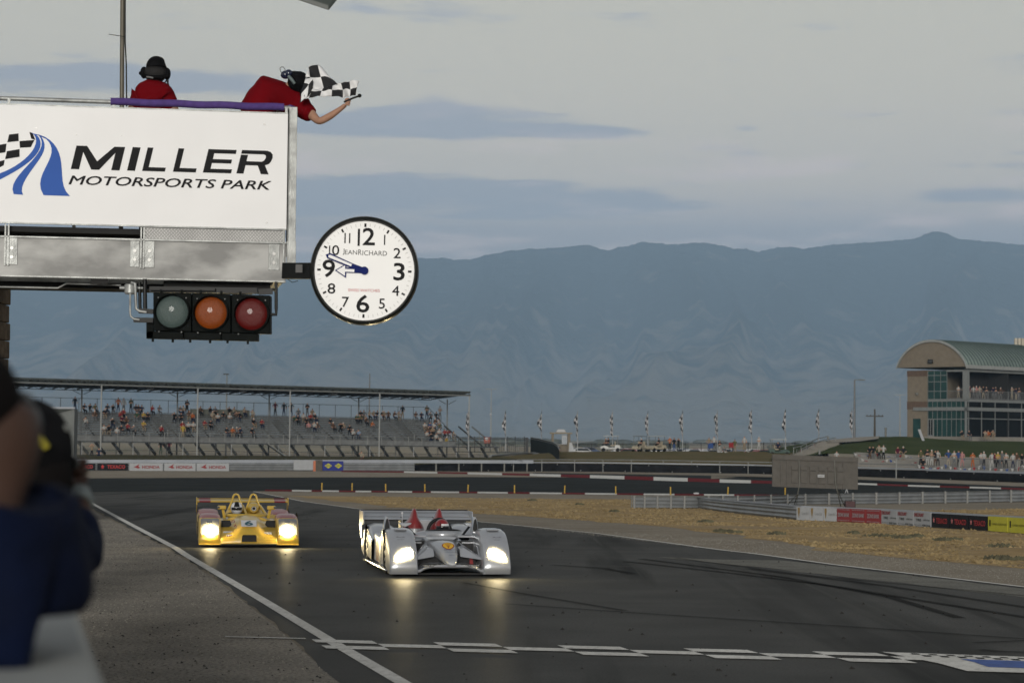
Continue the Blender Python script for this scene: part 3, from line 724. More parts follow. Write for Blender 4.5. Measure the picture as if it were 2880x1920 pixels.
# purple foam roll on the handrail
mb = MB(); sA = (onsign(311, 285) - GO).dot(GR); sB = (onsign(799, 300) - GO).dot(GR)
k = 24; mb.tube([gp(sA + (sB - sA) * i / k, -.02, zr + .004 * math.sin(i * .9) + .002) for i in range(k + 1)], .040, 14)
fo = mb.build('foam_roll', m_foam, None, smooth=60); tag(fo, 'purple foam tube wrapped around the handrail above the sign', 'foam padding')
mb = MB(); mb.tube([gp(.02, -.04, zr), gp(.06, -.10, zr - .0), gp(.055, -.3, zr - .01), gp(.05, -.5, zr - .02)], .036, 12)
tag(mb.build('foam_roll', m_foam, None, smooth=60), 'short purple foam tube bent round the end of the handrail', 'foam padding')
# split-face block pier
pc = P(0, 900, 25.6)
pr = thing('block_pier', 'brown split-face block pier at the left edge holding up the flag stand', 'pier', (pc.x - .55, pc.y + .3, 0))
mb = MB(); px1 = P(28, 900, 26.35).x; hh = .203; z = 0; k = 0; rnd = random.Random(2)
while z < 3.84:
    for j in range(4):
        x1 = px1 - j * .41 - (0.2 if k % 2 and j else 0); x0 = x1 - .40 + (.2 if (k % 2 and j == 0) else 0)
        mb.box(((x0 + x1) / 2 + rnd.uniform(-.008, .008), pc.y + .25, z + hh / 2), (x1 - x0, 1.0 + rnd.uniform(-.02, .02), hh - .008))
    z += hh; k += 1
mb.each('block', m_block, pr, True, bevel=.012)
mb = MB(); mb.box((px1 - .8, pc.y + .25, 1.94), (1.5, .93, 3.84)); mb.build('mortar_core', mat('mortar', (.10, .09, .08), .95), pr, True)
# pole with cable on the stand
pb = P(346, 300, 25.5); pole = thing('antenna_pole', 'tall thin metal pole with a black cable rising behind the flag stand', 'pole', pb)
mb = MB(); tp_ = P(345, -60, 25.5); tp_.y = pb.y; mb.tube([Vector((pb.x, pb.y, zb)), Vector((tp_.x, pb.y, tp_.z))], .025, 12); mb.build('pole', mat('weathered_pole', (.11, .10, .075), .5, metal=.3, var=.15), pole, True, smooth=60)
mb = MB(); mb.tube([P(352, -50, 25.45), P(352, 120, 25.45), P(355, 180, 25.43), P(356, 275, 25.43), P(356, 300, 25.43)], .008, 6); mb.tube([P(306, 97, 25.4), P(352, 104, 25.4)], .004, 5); mb.build('cable', m_blk, pole, True, smooth=60)
# overhead lamp housing at the top edge
LD = 24.2
lm = thing('lamp_housing', 'grey framed overhead lamp housing cut off by the top edge of the photo', 'lamp housing', P(940, -60, LD))
A_ = [P(925, 31, LD), P(832, 0, LD), P(760, -24, LD), P(890, -110, LD + .5), P(1010, -75, LD + .4)]
mb = MB(); top = [v + Vector((0, .0, .06)) for v in A_]; mb.loft([A_, top]); mb.build('frame', mat('lamp_frame', (.05, .06, .055), .5), lm, True, bevel=.01)
cen = sum(A_, Vector()) / 5; I_ = [cen + (v - cen) * .86 + Vector((0, -.0, -.008)) for v in A_]; mb = MB(); mb.loft([I_, [v + Vector((0, 0, .02)) for v in I_]]); mb.build('glass', mat('lamp_glass', (.13, .14, .135), .3, var=.2), lm, True)
mb = MB(); mb.tube([cen + Vector((0, 0, .05)), cen + Vector((-.1, .3, .5)), Vector((pb.x, pb.y, cen.z + .9))], .03, 8); mb.build('arm', m_galv, lm, True)

# clock ----------------------------------------------------------
cc = P(1025, 761, 24.5); 
cn = (Vector((.03, -1, -.02))).normalized()
cxa = Vector((0, 0, 1)).cross(-cn).normalized() * -1; 
cxa = Vector((-cn.y, cn.x, 0)).normalized(); cya = cn.cross(cxa).normalized()
if cya.z < 0: cya = -cya
# small tilt, clock leans clockwise
til = .010; cx2 = cxa * math.cos(til) - cya * math.sin(til); cy2 = cya * math.cos(til) + cxa * math.sin(til)
def cl(x, y, n=0.0): return cc + cx2 * x + cy2 * y + cn * n
def cm(x, y, n): m_ = Matrix((cx2, cy2, cn)).transposed().to_4x4(); m_.translation = cl(x, y, n); return m_
RC = 153.5 / FPX * 24.5
ck = thing('clock', 'large round white clock with black rim and blue hands beside the white sign', 'clock', cc)
mb = MB(); nseg = 64
def ring(r, n): return [cl(math.cos(2 * PI * j / nseg) * r, math.sin(2 * PI * j / nseg) * r, n) for j in range(nseg)]
mb.loft([ring(RC * .915, .004), ring(RC * .915, .03), ring(RC * .95, .055), ring(RC * .985, .045), ring(RC, .0), ring(RC, -.20), ring(RC * .9, -.22)], cap=False); mb.add(ring(RC * .9, -.22), [tuple(range(nseg))])
mb.build('case', mat('clock_case', (.008, .009, .007), .3, var=.2, spec=.3), ck, True, smooth=40)
mb = MB(); mb.add(ring(RC * .92, .006), [tuple(range(nseg))]); fc = mb.build('face', mat('clock_face', (.84, .84, .83), .4, var=.02), ck, True)
mb = MB()
for h in range(12):
    a = PI / 2 - h * PI / 6; c_ = Vector((math.cos(a), math.sin(a)))
    mb.bar(cl(c_.x * RC * .80, c_.y * RC * .80, .010), cl(c_.x * RC * .865, c_.y * RC * .865, .010), .019 if h % 3 else .022, .002, up=cn)
mb.each('hour_tick', m_black, ck, True)
mb = MB()
for h in range(60):
    if h % 5 == 0: continue
    a = PI / 2 - h * PI / 30; c_ = Vector((math.cos(a), math.sin(a)))
    mb.bar(cl(c_.x * RC * .815, c_.y * RC * .815, .010), cl(c_.x * RC * .865, c_.y * RC * .865, .010), .004, .002, up=cn)
mb.each('minute_tick', mat('tick_grey', (.45, .45, .44), .6), ck, True)
# numerals: positions read from the photo zoom (centre 770,768; outer r 708)
mb = MB(); kx = RC / 706
for s_, X, Y, hgt, bd, sx in [('2', 815, 342, 220, .014, 1.12), ('3', 1220, 787, 220, .016, 1.22), ('6', 756, 1212, 222, .014, 1.20), ('9', 306, 765, 220, .016, 1.15), ('2', 1187, 543, 132, .006, 1.12), ('4', 1180, 1030, 132, .006, 1.05), ('5', 1005, 1200, 132, .006, 1.05), ('7', 528, 1188, 132, .006, 1.05), ('8', 347, 1018, 132, .008, 1.20), ('0', 390, 522, 128, .006, 1.15)]:
    mb.text(s_, hgt * kx / .70, cm((X - 768) * kx, -(Y - 770) * kx, .010), bold=bd, sx=sx)
for X, y0, y1, wd in [(686, 230, 452, 28), (508, 287, 419, 16), (568, 289, 421, 16), (1021, 301, 431, 16), (312, 457, 590, 15)]:
    mb.bar(cl((X - 768) * kx, -(y0 - 770) * kx, .010), cl((X - 768) * kx, -(y1 - 770) * kx, .010), wd * kx, .002, up=cn)
mb.each('numeral', m_black, ck, True, fixn=False)
mb = MB(); [mb.fit(s_, (x1 - x0) * kx, (y1 - y0) * kx, cm(((x0 + x1) / 2 - 768) * kx, -((y0 + y1) / 2 - 770) * kx, .010)) for s_, x0, x1, y0, y1 in (('J', 482, 504, 492, 572), ('EAN', 512, 668, 508, 565), ('R', 682, 728, 498, 568), ('ICHARD', 738, 1056, 510, 572))]; mb.build('maker_lettering', mat('ink_grey', (.05, .05, .05), .6), ck, True, fixn=False)
mb = MB(); mb.fit('SWISS WATCHES', 408 * kx, 36 * kx, cm(0, -(1026 - 770) * kx, .010)); mb.build('red_lettering', mat('ink_red', (.45, .05, .06), .6), ck, True, fixn=False)
m_hand = mat('hand_blue', (.006, .015, .12), .6, spec=.1, var=.05)
def hand(name, pts, n):
    mb = MB(); a = [cl((x - 768) * kx, -(y - 770) * kx, n) for x, y in pts]; mb.loft([a, [v + cn * .004 for v in a]]); return mb
mh_ = hand('minute_hand', [(262, 575), (320, 553), (612, 680), (780, 740), (760, 800), (605, 745), (285, 622)], .022).build('minute_hand', m_hand, ck, True)
hand('w', [(300, 582), (325, 577), (606, 692), (595, 720), (300, 610)], .0272).build('inlay', m_sign, mh_, True)
hh_ = hand('hour_hand', [(385, 775), (533, 683), (535, 735), (700, 740), (770, 745), (770, 812), (700, 805), (535, 803), (533, 872)], .014).build('hour_hand', m_hand, ck, True)
hand('w', [(408, 776), (518, 706), (518, 755), (638, 757), (638, 793), (518, 791), (518, 846)], .0185).build('inlay', m_sign, hh_, True)
mb = MB(); mb.disc(cl(0, 0, .018), cn, 52 * kx, 24, t=.016); mb.build('hub', m_hand, ck, True)
mb = MB(); pA = onsign(806, 760, -.02); mb.bar(P(800, 762, 24.75), P(885, 762, 24.6), .12, .17); mb.build('bracket', m_blk, ck, True, bevel=.006)
mb = MB(); mb.box(P(842, 756, 24.6) - Vector((0, .03, 0)), (.075, .03, .09)); mb.build('connector', m_raild if 'm_raild' in globals() else mat('connector_grey', (.08, .08, .08), .6), ck, True, bevel=.004)
mb = MB(); mb.tube([P(809, 785, 24.6), P(822, 794, 24.6), P(838, 790, 24.6)], .004, 5); mb.build('cable', m_blk, ck, True)

# traffic signal ---------------------------------------------------
SD = 24.4
tl = thing('traffic_signal', 'black three-lens signal hung sideways under the beam, clear amber and red lenses', 'traffic light', P(595, 880, SD))
m_sigblk = mat('signal_black', (.004, .0055, .005), .6, var=.3, scale=8, spec=.06)
zoomq = lambda x, y, d=SD: P(340 + x / 4.9, 770 + y / 4.9, d)
def qbox(mb, x0, y0, x1, y1, d0, d1):
    # facing quad swept in depth; edges follow the slope of the beam
    f = [zoomq(x0, y0 + (0) , SD), zoomq(x1, y0 + (x1 - x0) * .028, SD), zoomq(x1, y1 + (x1 - x0) * .028, SD), zoomq(x0, y1, SD)]
    mb.loft([[v + Vector((0, d0, 0)) for v in f], [v + Vector((0, d1, 0)) for v in f]])
mb = MB()
for x0, x1 in ((445, 972), (982, 1512), (1525, 2055)): qbox(mb, x0, 255 + (x0 - 445) * .026, x1, 782 + (x0 - 445) * .026, 0, .20)
body = mb.build('housing', m_sigblk, tl, True, bevel=.008)
mb = MB(); qbox(mb, 345, 640, 445, 890, .02, .10)
for x0, x1 in ((345, 855), (865, 1375), (1385, 1880)): qbox(mb, x0, 785 + (x0 - 345) * .024, x1, 885 + (x0 - 345) * .024, .02, .2)
mb.build('lower_housing', m_sigblk, tl, True, bevel=.006)
for (lx_, ly_), m_l, nm in (((708, 522), mat('lens_clear', (.07, .10, .095), .35, var=.25, scale=160, bump=.4, bscale=120, coat=.15, spec=.3), 'clear lens'), ((1243, 538), mat('lens_amber', (.22, .045, .003), .35, var=.25, scale=120, bump=.35, bscale=150, coat=.15, spec=.3), 'amber lens'), ((1800, 555), mat('lens_red', (.10, .005, .004), .35, var=.25, scale=120, bump=.35, bscale=150, coat=.15, spec=.3), 'red lens')):
    c = zoomq(lx_, ly_); R_ = 222 / 4.9 / FPX * SD; vv = (c - CAM).normalized(); cnn = Vector((.05, -1, 0)).normalized()
    mb = MB(); ax = Vector((-cnn.y, cnn.x, 0)); 
    def rg(r, n, up=1.0): return [c + ax * math.cos(2 * PI * j / 36) * r + Vector((0, 0, 1)) * math.sin(2 * PI * j / 36) * r + cnn * n for j in range(36)]
    mb.loft([rg(R_ * 1.08, .0), rg(R_ * 1.12, .045), rg(R_ * 1.02, .05), rg(R_, .0)], cap=False); mb.build('lens_ring', m_sigblk, tl, True, smooth=40)
    # short visor over the top half
    vt = [[c + ax * math.cos(a) * R_ * q_ + Vector((0, 0, 1)) * math.sin(a) * R_ * q_ + cnn * n for a in [PI * (-.15 + 1.3 * j / 20) for j in range(21)]] for q_, n in ((1.10, .03), (1.10, .10), (1.06, .10), (1.06, .03))]
    mb = MB(); mb.loft(vt, cap=False, closed=False); mb.build('visor', m_sigblk, tl, True, smooth=50)
    mb = MB(); mb.loft([rg(R_ * .99, .006), rg(R_ * .85, .022), rg(R_ * .6, .036), rg(R_ * .3, .044), rg(R_ * .02, .046)], cap=False); l_ = mb.build('lens', m_l, tl, True, smooth=180); l_['label'] = nm
    mb = MB(); [mb.sphere(c + ax * R_ * a + Vector((0, 0, R_ * b)) + cnn * .03, .009, n=8, k=5) for a, b in ((-.86, .86), (.86, .86), (-.78, -1.25), (.6, -1.27))]
    mb.each('screw', m_bolt, tl, True, smooth=60)
mb = MB(); [mb.bar(zoomq(x, y), zoomq(x, y + 50), .022, .03) for x, y in ((440, 885), (715, 893), (955, 897), (1230, 905), (1470, 905), (1750, 918), (555, 215), (840, 220), (1100, 222), (1385, 235), (1645, 245))]; mb.each('lug', m_sigblk, tl, True)
mb = MB(); mb.tube([zoomq(330, 70, SD + .05), zoomq(335, 520, SD + .05)], .022, 10); mb.tube([zoomq(255, 110, SD + .05), zoomq(265, 480, SD + .05)], .018, 10); mb.bar(zoomq(250, 510), zoomq(450, 520), .06, .05); mb.bar(zoomq(180, 635), zoomq(450, 640), .08, .05)
mb.tube([zoomq(2140, 110, SD + .05), zoomq(2140, 480, SD + .05), zoomq(2140, 560, SD + .05), zoomq(2040, 560, SD + .05)], .018, 10); mb.bar(zoomq(1900, 250), zoomq(2090, 240), .04, .06); mb.bar(zoomq(395, 205, SD + .1), zoomq(1300, 215, SD + .1), .04, .03)
mb.bar(zoomq(400, 215, SD + .2), zoomq(1880, 235, SD + .2), .1, .06)
mb.build('hanger', m_blk, tl, True)

# ---------------------------------------------------------------- people helpers
m_skin = mat('skin', (.40, .22, .145), .5, var=.08, scale=20)
m_skin_d = mat('skin_tan', (.22, .12, .075), .55, var=.1, scale=20)
m_redshirt = mat('red_shirt', (.20, .004, .008), spec=.1, rough=.9) if 0 else mat('red_shirt', (.13, .003, .006), spec=.05, rough=.9) if 1 else mat('x', (.19, .004, .008), .8, var=.25, scale=9, bump=.5, bscale=25)
m_cap = mat('black_cap', (.006, .006, .007), .9, spec=.1, var=.3, scale=15)
m_hair_d = mat('dark_hair', (.018, .014, .012), .7, var=.4, scale=40, bump=.5, bscale=80)

# marshal leaning out and waving the flag (joints placed on the leaning pose)
fm = thing('person', 'marshal in a red shirt leaning over the rail and waving the chequered flag', 'person', P(720, 420, 25.9))
FD = 25.6
J = {'hip': (P(700, 350, FD), .17, .13), 'belly': (P(716, 298, FD), .165, .14), 'chest': (P(752, 262, FD), .185, .15), 'upper': (P(795, 262, FD - .05), .17, .15), 'neckb': (P(815, 252, FD - .1), .085), 'head0': (P(825, 236, FD - .15), .07), 'head1': (P(838, 232, FD - .2), .095, .085), 'head2': (P(850, 238, FD - .22), .07),
     'sh': (P(842, 282, FD - .12), .105), 'uarm': (P(866, 312, FD - .2), .065), 'elbow': (P(897, 344, FD - .3), .046), 'fore': (P(930, 326, FD - .35), .042), 'wrist': (P(960, 305, FD - .4), .028), 'palm': (P(973, 294, FD - .42), .036, .022),
     'shb': (P(800, 262, FD + .25), .10), 'elb': (P(790, 330, FD + .3), .055), 'wrb': (P(775, 345, FD + .1), .035), 'legl': (P(690, 440, FD + .05), .10), 'kneel': (P(690, 540, FD + .05), .07), 'footl': (P(692, 640, FD + .0), .05), 'legr': (P(705, 440, FD + .3), .10), 'kneer': (P(705, 540, FD + .35), .07), 'footr': (P(707, 640, FD + .4), .05)}
E = [('hip', 'belly', 0), ('belly', 'chest', 0), ('chest', 'upper', 0), ('upper', 'neckb', 0), ('neckb', 'head0', 0), ('head0', 'head1', 0), ('head1', 'head2', 0), ('upper', 'sh', 0), ('sh', 'uarm', 0), ('uarm', 'elbow', 0), ('elbow', 'fore', 0), ('fore', 'wrist', 0), ('wrist', 'palm', 0), ('upper', 'shb', 0), ('shb', 'elb', 0), ('elb', 'wrb', 0), ('hip', 'legl', 0), ('legl', 'kneel', 0), ('kneel', 'footl', 0), ('hip', 'legr', 0), ('legr', 'kneer', 0), ('kneer', 'footr', 0)]
def as_part(me, name, parent):
    me.transform(mw(parent).inverted()); o = bpy.data.objects.new(name, me); C.objects.link(o); o.parent = parent; return o
as_part(skin_mesh('body', J, E, 'hip', [m_skin], 2), 'body', fm)
# fingers curled round the flag handle
hp = P(975, 291, FD - .42)
for i in range(4):
    b0 = hp + Vector((.020 - .004 * i, -.02, .030 - .017 * i)); Jf = {'a': (b0 + Vector((-.03, .0, 0)), .010), 'b': (b0 + Vector((.0, -.012, .002)), .0095), 'c': (b0 + Vector((.022, .004, 0)), .009), 'd': (b0 + Vector((.016, .024, -.002)), .008)}
    as_part(skin_mesh('finger', Jf, [('a', 'b', 0), ('b', 'c', 0), ('c', 'd', 0)], 'a', [m_skin], 1), 'finger', fm)
Jf = {'a': (hp + Vector((-.02, -.01, .03)), .012), 'b': (hp + Vector((.004, -.02, .048)), .011), 'c': (hp + Vector((.026, -.006, .050)), .009)}
as_part(skin_mesh('thumb', Jf, [('a', 'b', 0), ('b', 'c', 0)], 'a', [m_skin], 1), 'thumb', fm)
Js = {k_: J[k_] for k_ in ('hip', 'belly', 'chest', 'upper', 'sh', 'uarm', 'shb')}
Js = {'hip': (P(706, 345, FD), .21, .20), 'belly': (P(726, 300, FD), .225, .215), 'chest': (P(757, 264, FD), .25, .235), 'upper': (P(800, 272, FD - .05), .22, .205), 'ub': (P(824, 282, FD - .1), .18, .17), 'sh': (P(845, 298, FD - .12), .145, .14), 'uarm': (P(862, 316, FD - .2), .10), 'slv': (P(878, 328, FD - .24), .092), 'shb': (P(800, 270, FD + .25), .12), 'slb': (P(794, 310, FD + .3), .085)}
def crease(bm):
    for v in bm.verts:
        p = v.co; v.co = p + v.normal * (.010 * noise.noise(p * 9) + .006 * noise.noise(p * 22))
as_part(skin_mesh('shirt', Js, [('hip', 'belly', 0), ('belly', 'chest', 0), ('chest', 'upper', 0), ('upper', 'ub', 0), ('ub', 'sh', 0), ('sh', 'uarm', 0), ('uarm', 'slv', 0), ('upper', 'shb', 0), ('shb', 'slb', 0)], 'hip', [m_redshirt], 3, crease), 'shirt', fm)
Jt = {k_: (J[k_][0], J[k_][1] + .025) for k_ in ('hip', 'legl', 'kneel', 'footl', 'legr', 'kneer', 'footr')}
as_part(skin_mesh('trousers', Jt, [('hip', 'legl', 0), ('legl', 'kneel', 0), ('kneel', 'footl', 0), ('hip', 'legr', 0), ('legr', 'kneer', 0), ('kneer', 'footr', 0)], 'hip', [mat('black_cloth', (.015, .015, .018), .9)], 1), 'trousers', fm)
# cap: crown over the head, peak forward-down
hc = P(838, 231, FD - .2); vd = (P(853, 262, FD - .2) - hc).normalized()     # face looks down-right
rotq = Vector((0, 0, 1)).rotation_difference((P(856, 222, FD - .2) - hc).normalized()).to_matrix()
mb = MB(); mb.sphere(hc + Vector((.006, 0, .004)), .122, n=20, k=12, sc=(1, .95, .95)); cap = mb.build('cap', m_cap, fm, True, smooth=180)
mb = MB(); pk_ = [hc + rotq @ Vector((math.sin(a) * .10, -.06, .02)) for a in ()]
a0 = P(851, 262, FD - .24); mb.sphere(a0, .06, n=12, k=6, sc=(.55, 1.1, .9)); mb.build('peak', m_cap, cap, True, smooth=180)
hs = tag(MB().build('headset', m_blk) if False else thing('headset', 'dark blue headset with a boom loop on the leaning marshal', 'headset', P(812, 215, FD - .25)), None)
m_hs = mat('headset_shell', (.012, .018, .045), .2, coat=.6)
mb = MB(); mb.sphere(P(803, 211, FD - .22), .055, n=16, k=10, sc=(1.0, .8, .85)); mb.sphere(P(812, 207, FD - .24), .045, n=14, k=8); mb.build('ear_cup', m_hs, hs, True, smooth=180)
mb = MB(); mb.tube([P(811, 214, FD - .32), P(820, 224, FD - .33), P(829, 236, FD - .32)], [.018, .020, .016], 10); mb.build('ear_seal', mat('seal_grey', (.10, .13, .13), .5), hs, True, smooth=60)
mb = MB(); mb.tube([P(794, 207, FD - .24), P(789, 201, FD - .24), P(787, 193, FD - .24), P(791, 189, FD - .24), P(797, 189, FD - .24), P(802, 196, FD - .24), P(801, 203, FD - .24)], .004, 6); mb.build('mic_boom', m_blk, hs, True, smooth=60)
mb = MB(); mb.tube([P(808, 204, FD - .22), P(828, 202, FD - .25), P(850, 206, FD - .2)], .010, 8); mb.build('headband', m_blk, hs, True, smooth=60)

# chequered flag: cloth grid with folds, squares in its own surface coordinates
fl_ = thing('chequered_flag', 'black and white chequered flag flying from the hand of the leaning marshal', 'flag', P(985, 285, FD - .45))
zq = lambda x, y, d=0: P(660 + x / 6.19, 160 + y / 6.19, FD - .45 + d)
def curve(pts, n):
    # catmull-rom through points
    o = []; k = len(pts)
    for i in range(n + 1):
        t = i / n * (k - 1); j = min(int(t), k - 2); f = t - j
        p0, p1, p2, p3 = pts[max(j - 1, 0)], pts[j], pts[j + 1], pts[min(j + 2, k - 1)]
        o.append(.5 * ((2 * p1) + (p2 - p0) * f + (2 * p0 - 5 * p1 + 4 * p2 - p3) * f * f + (3 * p1 - p0 - 3 * p2 + p3) * f ** 3))
    return o
low = [zq(1130, 800, .02), zq(1210, 745, .0), zq(1290, 715, -.03), zq(1490, 690, -.08), zq(1690, 690, -.02), zq(1880, 700, .04), zq(2010, 690, -.02), zq(2110, 655, .0)]
mid = [zq(1165, 600, .05), zq(1250, 590, .06), zq(1350, 580, .0), zq(1500, 575, -.06), zq(1700, 560, -.02), zq(1900, 560, .05), zq(2020, 560, -.05), zq(2130, 530, .0)]
top_ = [zq(1240, 380, .10), zq(1260, 440, .10), zq(1370, 555, .06), zq(1560, 535, .0), zq(1700, 500, .02), zq(1850, 460, .08), zq(2000, 425, .0), zq(2170, 412, .0)]
NU = 56
rws = []
cl_, cmid, ct = curve(low, NU), curve(mid, NU), curve(top_, NU)
for j in range(17):
    t = j / 16; r = []
    for i in range(NU + 1):
        a, b, c = cl_[i], cmid[i], ct[i]; p = a * (1 - t) ** 2 + b * 2 * t * (1 - t) + c * t * t
        p = p + Vector((0, .025 * math.sin(i * .5 + t * 4), .004 * math.sin(i * .9))); r.append(p)
    rws.append(r)
def flagmat():
    m = bpy.data.materials.new('chequered_cloth'); m.use_nodes = True; t = m.node_tree; b = t.nodes['Principled BSDF']; b.inputs['Roughness'].default_value = .7
    uvn = t.nodes.new('ShaderNodeUVMap'); ch = t.nodes.new('ShaderNodeTexChecker'); ch.inputs['Scale'].default_value = 1; ch.inputs['Color1'].default_value = (.80, .80, .80, 1); ch.inputs['Color2'].default_value = (.010, .010, .012, 1)
    t.links.new(uvn.outputs[0], ch.inputs['Vector']); t.links.new(ch.outputs[0], b.inputs['Base Color'])
    return m
m_flag = flagmat()
def cloth(name, rows, us, vs, parent, m_, solid=.003):
    mb = MB(); mb.grid(rows); o = mb.build(name, m_, parent, True, smooth=180, fixn=False)
    uv = o.data.uv_layers.new(name='UVMap'); n = len(rows[0])
    for p in o.data.polygons:
        for li in p.loop_indices:
            vi = o.data.loops[li].vertex_index; uv.data[li].uv = (vi % n / (n - 1) * us + .003, vi // n / (len(rows) - 1) * vs + .003)
    b = o.modifiers.new('solid', 'SOLIDIFY'); b.thickness = solid; b.offset = 0
    return o
cloth('cloth', rws, 7, 2, fl_, m_flag)
lo2 = [zq(1240, 380, .12), zq(1300, 480, .12), zq(1370, 560, .08), zq(1500, 560, .05), zq(1650, 520, .05), zq(1790, 475, .04)]
hi2 = [zq(1235, 350, .16), zq(1270, 240, .2), zq(1300, 165, .22), zq(1420, 150, .24), zq(1510, 175, .24), zq(1640, 330, .2)]
ca, cb = curve(lo2, 30), curve(hi2, 30)
cloth('cloth_fold', [[ca[i].lerp(cb[i], j / 14) + Vector((0, .03 * math.sin(i * .35 + j * .3), 0)) for i in range(31)] for j in range(15)], 3, 2, fl_, m_flag)
lo3 = [zq(1160, 590, .02), zq(1165, 640, .0), zq(1150, 790, .0)]; hi3 = [zq(1240, 380, .1), zq(1360, 400, .04), zq(1330, 640, -.02)]
ca, cb = curve(lo3, 14), curve(hi3, 14)
cloth('cloth_fold', [[ca[i].lerp(cb[i], j / 8) + Vector((0, .012 * math.sin(i * .6 + j), 0)) for i in range(15)] for j in range(9)], 2, 1.6, fl_, m_flag)
mb = MB(); mb.tube([zq(1900, 790, .0), zq(2060, 720, 0), zq(2150, 690, -.02), zq(2200, 670, -.03)], .011, 8); mb.sphere(zq(2175, 678, -.03), .022, n=8, k=6); mb.build('handle', m_blk, fl_, True, smooth=60)

# marshal seen from behind
BD = 25.7
bmn = thing('person', 'marshal in a red shirt and black cap seen from behind beside the thin pole', 'person', P(428, 420, BD))
J = {'hip': (P(428, 400, BD), .16, .12), 'belly': (P(428, 340, BD), .16, .12), 'chest': (P(428, 285, BD), .19, .13), 'upper': (P(430, 255, BD), .14, .11), 'neck': (P(436, 232, BD), .06), 'head0': (P(437, 215, BD - .0), .075), 'head1': (P(438, 196, BD - .02), .09, .10), 'head2': (P(438, 180, BD), .06),
     'shl': (P(392, 268, BD), .075), 'ell': (P(368, 315, BD - .05), .055), 'wrl': (P(385, 365, BD + .2), .035), 'shr': (P(468, 268, BD), .075), 'elr': (P(494, 315, BD - .02), .055), 'wrr': (P(478, 365, BD + .2), .035),
     'll': (P(410, 480, BD), .09), 'kl': (P(408, 570, BD), .07), 'fl': (P(408, 665, BD), .05), 'lr': (P(448, 480, BD), .09), 'kr': (P(450, 570, BD), .07), 'fr': (P(450, 665, BD), .05)}
E = [('hip', 'belly', 0), ('belly', 'chest', 0), ('chest', 'upper', 0), ('upper', 'neck', 0), ('neck', 'head0', 0), ('head0', 'head1', 0), ('head1', 'head2', 0), ('upper', 'shl', 0), ('shl', 'ell', 0), ('ell', 'wrl', 0), ('upper', 'shr', 0), ('shr', 'elr', 0), ('elr', 'wrr', 0), ('hip', 'll', 0), ('ll', 'kl', 0), ('kl', 'fl', 0), ('hip', 'lr', 0), ('lr', 'kr', 0), ('kr', 'fr', 0)]
as_part(skin_mesh('body', J, E, 'hip', [m_skin_d], 2), 'body', bmn)
Js = {'hip': (P(428, 395, BD), .20, .15), 'belly': (P(428, 340, BD), .22, .16), 'chest': (P(428, 290, BD), .25, .17), 'upper': (P(433, 246, BD), .16, .14), 'col': (P(437, 220, BD), .11, .10), 'shl': (P(396, 276, BD), .125), 'ell': (P(372, 312, BD - .03), .09), 'shr': (P(468, 276, BD), .125), 'elr': (P(488, 314, BD - .02), .09)}
as_part(skin_mesh('shirt', Js, [('hip', 'belly', 0), ('belly', 'chest', 0), ('chest', 'upper', 0), ('upper', 'col', 0), ('upper', 'shl', 0), ('shl', 'ell', 0), ('upper', 'shr', 0), ('shr', 'elr', 0)], 'hip', [m_redshirt], 3, crease), 'shirt', bmn)
Jt = {k_: (J[k_][0], J[k_][1] + .02) for k_ in ('hip', 'll', 'kl', 'fl', 'lr', 'kr', 'fr')}
as_part(skin_mesh('trousers', Jt, [('hip', 'll', 0), ('ll', 'kl', 0), ('kl', 'fl', 0), ('hip', 'lr', 0), ('lr', 'kr', 0), ('kr', 'fr', 0)], 'hip', [MATS['black_cloth']], 1), 'trousers', bmn)
zb_ = lambda x, y, d=0: P(330 + x / 9.22, 130 + y / 9.22, BD + d)
mb = MB(); rings = []
for hx0, hx1, y in ((740, 1290, 560), (748, 1262, 500), (775, 1235, 420), (820, 1215, 350), (880, 1170, 300), (940, 1090, 272), (1000, 1030, 268)):
    c = (zb_(hx0, y) + zb_(hx1, y)) / 2; r = (zb_(hx1, y) - zb_(hx0, y)).length / 2
    rings.append([c + Vector((math.cos(2 * PI * j / 18) * r, math.sin(2 * PI * j / 18) * r * 1.05, 0)) for j in range(18)])
mb.loft(rings); cap = mb.build('cap', m_cap, bmn, True, smooth=180)
mb = MB(); mb.sphere(zb_(990, 700, .0), .118, n=16, k=10, sc=(1.10, 1.02, .95)); mb.build('hair', mat('grey_hair', (.007, .006, .006), .7, var=.5, scale=60, bump=.6, bscale=90), bmn, True, smooth=180)
mb = MB(); mb.text('- - - -', .03, Matrix.Translation(zb_(960, 490, -.115)) @ Matrix.Rotation(PI / 2, 4, 'X')); mb.build('cap_band', mat('ink_tan', (.12, .08, .06), .6), cap, True, fixn=False)
hs = thing('headset', 'black headset with microphone cable on the marshal seen from behind', 'headset', zb_(990, 700))
mb = MB(); mb.sphere(zb_(690, 690), .055, n=14, k=8, sc=(.75, 1, 1.25)); mb.sphere(zb_(1290, 720), .055, n=14, k=8, sc=(.75, 1, 1.25)); mb.sphere(zb_(610, 705), .024, n=8, k=6); mb.each('ear_cup', m_cap, hs, True, smooth=180)
mb = MB(); mb.tube([zb_(690, 760, -.05), zb_(850, 800, -.11), zb_(1100, 800, -.11), zb_(1290, 780, -.05)], .02, 8); mb.build('headband', m_cap, hs, True, smooth=60)
mb = MB(); mb.tube([zb_(1290, 780), zb_(1300, 880), zb_(1310, 960), zb_(1350, 1060), zb_(1365, 1150)], [.010, .014, .010, .005, .005], 6); mb.tube([zb_(1290, 860), zb_(1240, 940), zb_(1190, 960)], .008, 6); mb.build('cable', m_blk, hs, True, smooth=60)
mb = MB(); mb.tube([zb_(760, 800, -.11), zb_(850, 810, -.125), zb_(930, 830, -.12)], .010, 6); mb.build('collar_trim', m_bolt, hs, True)
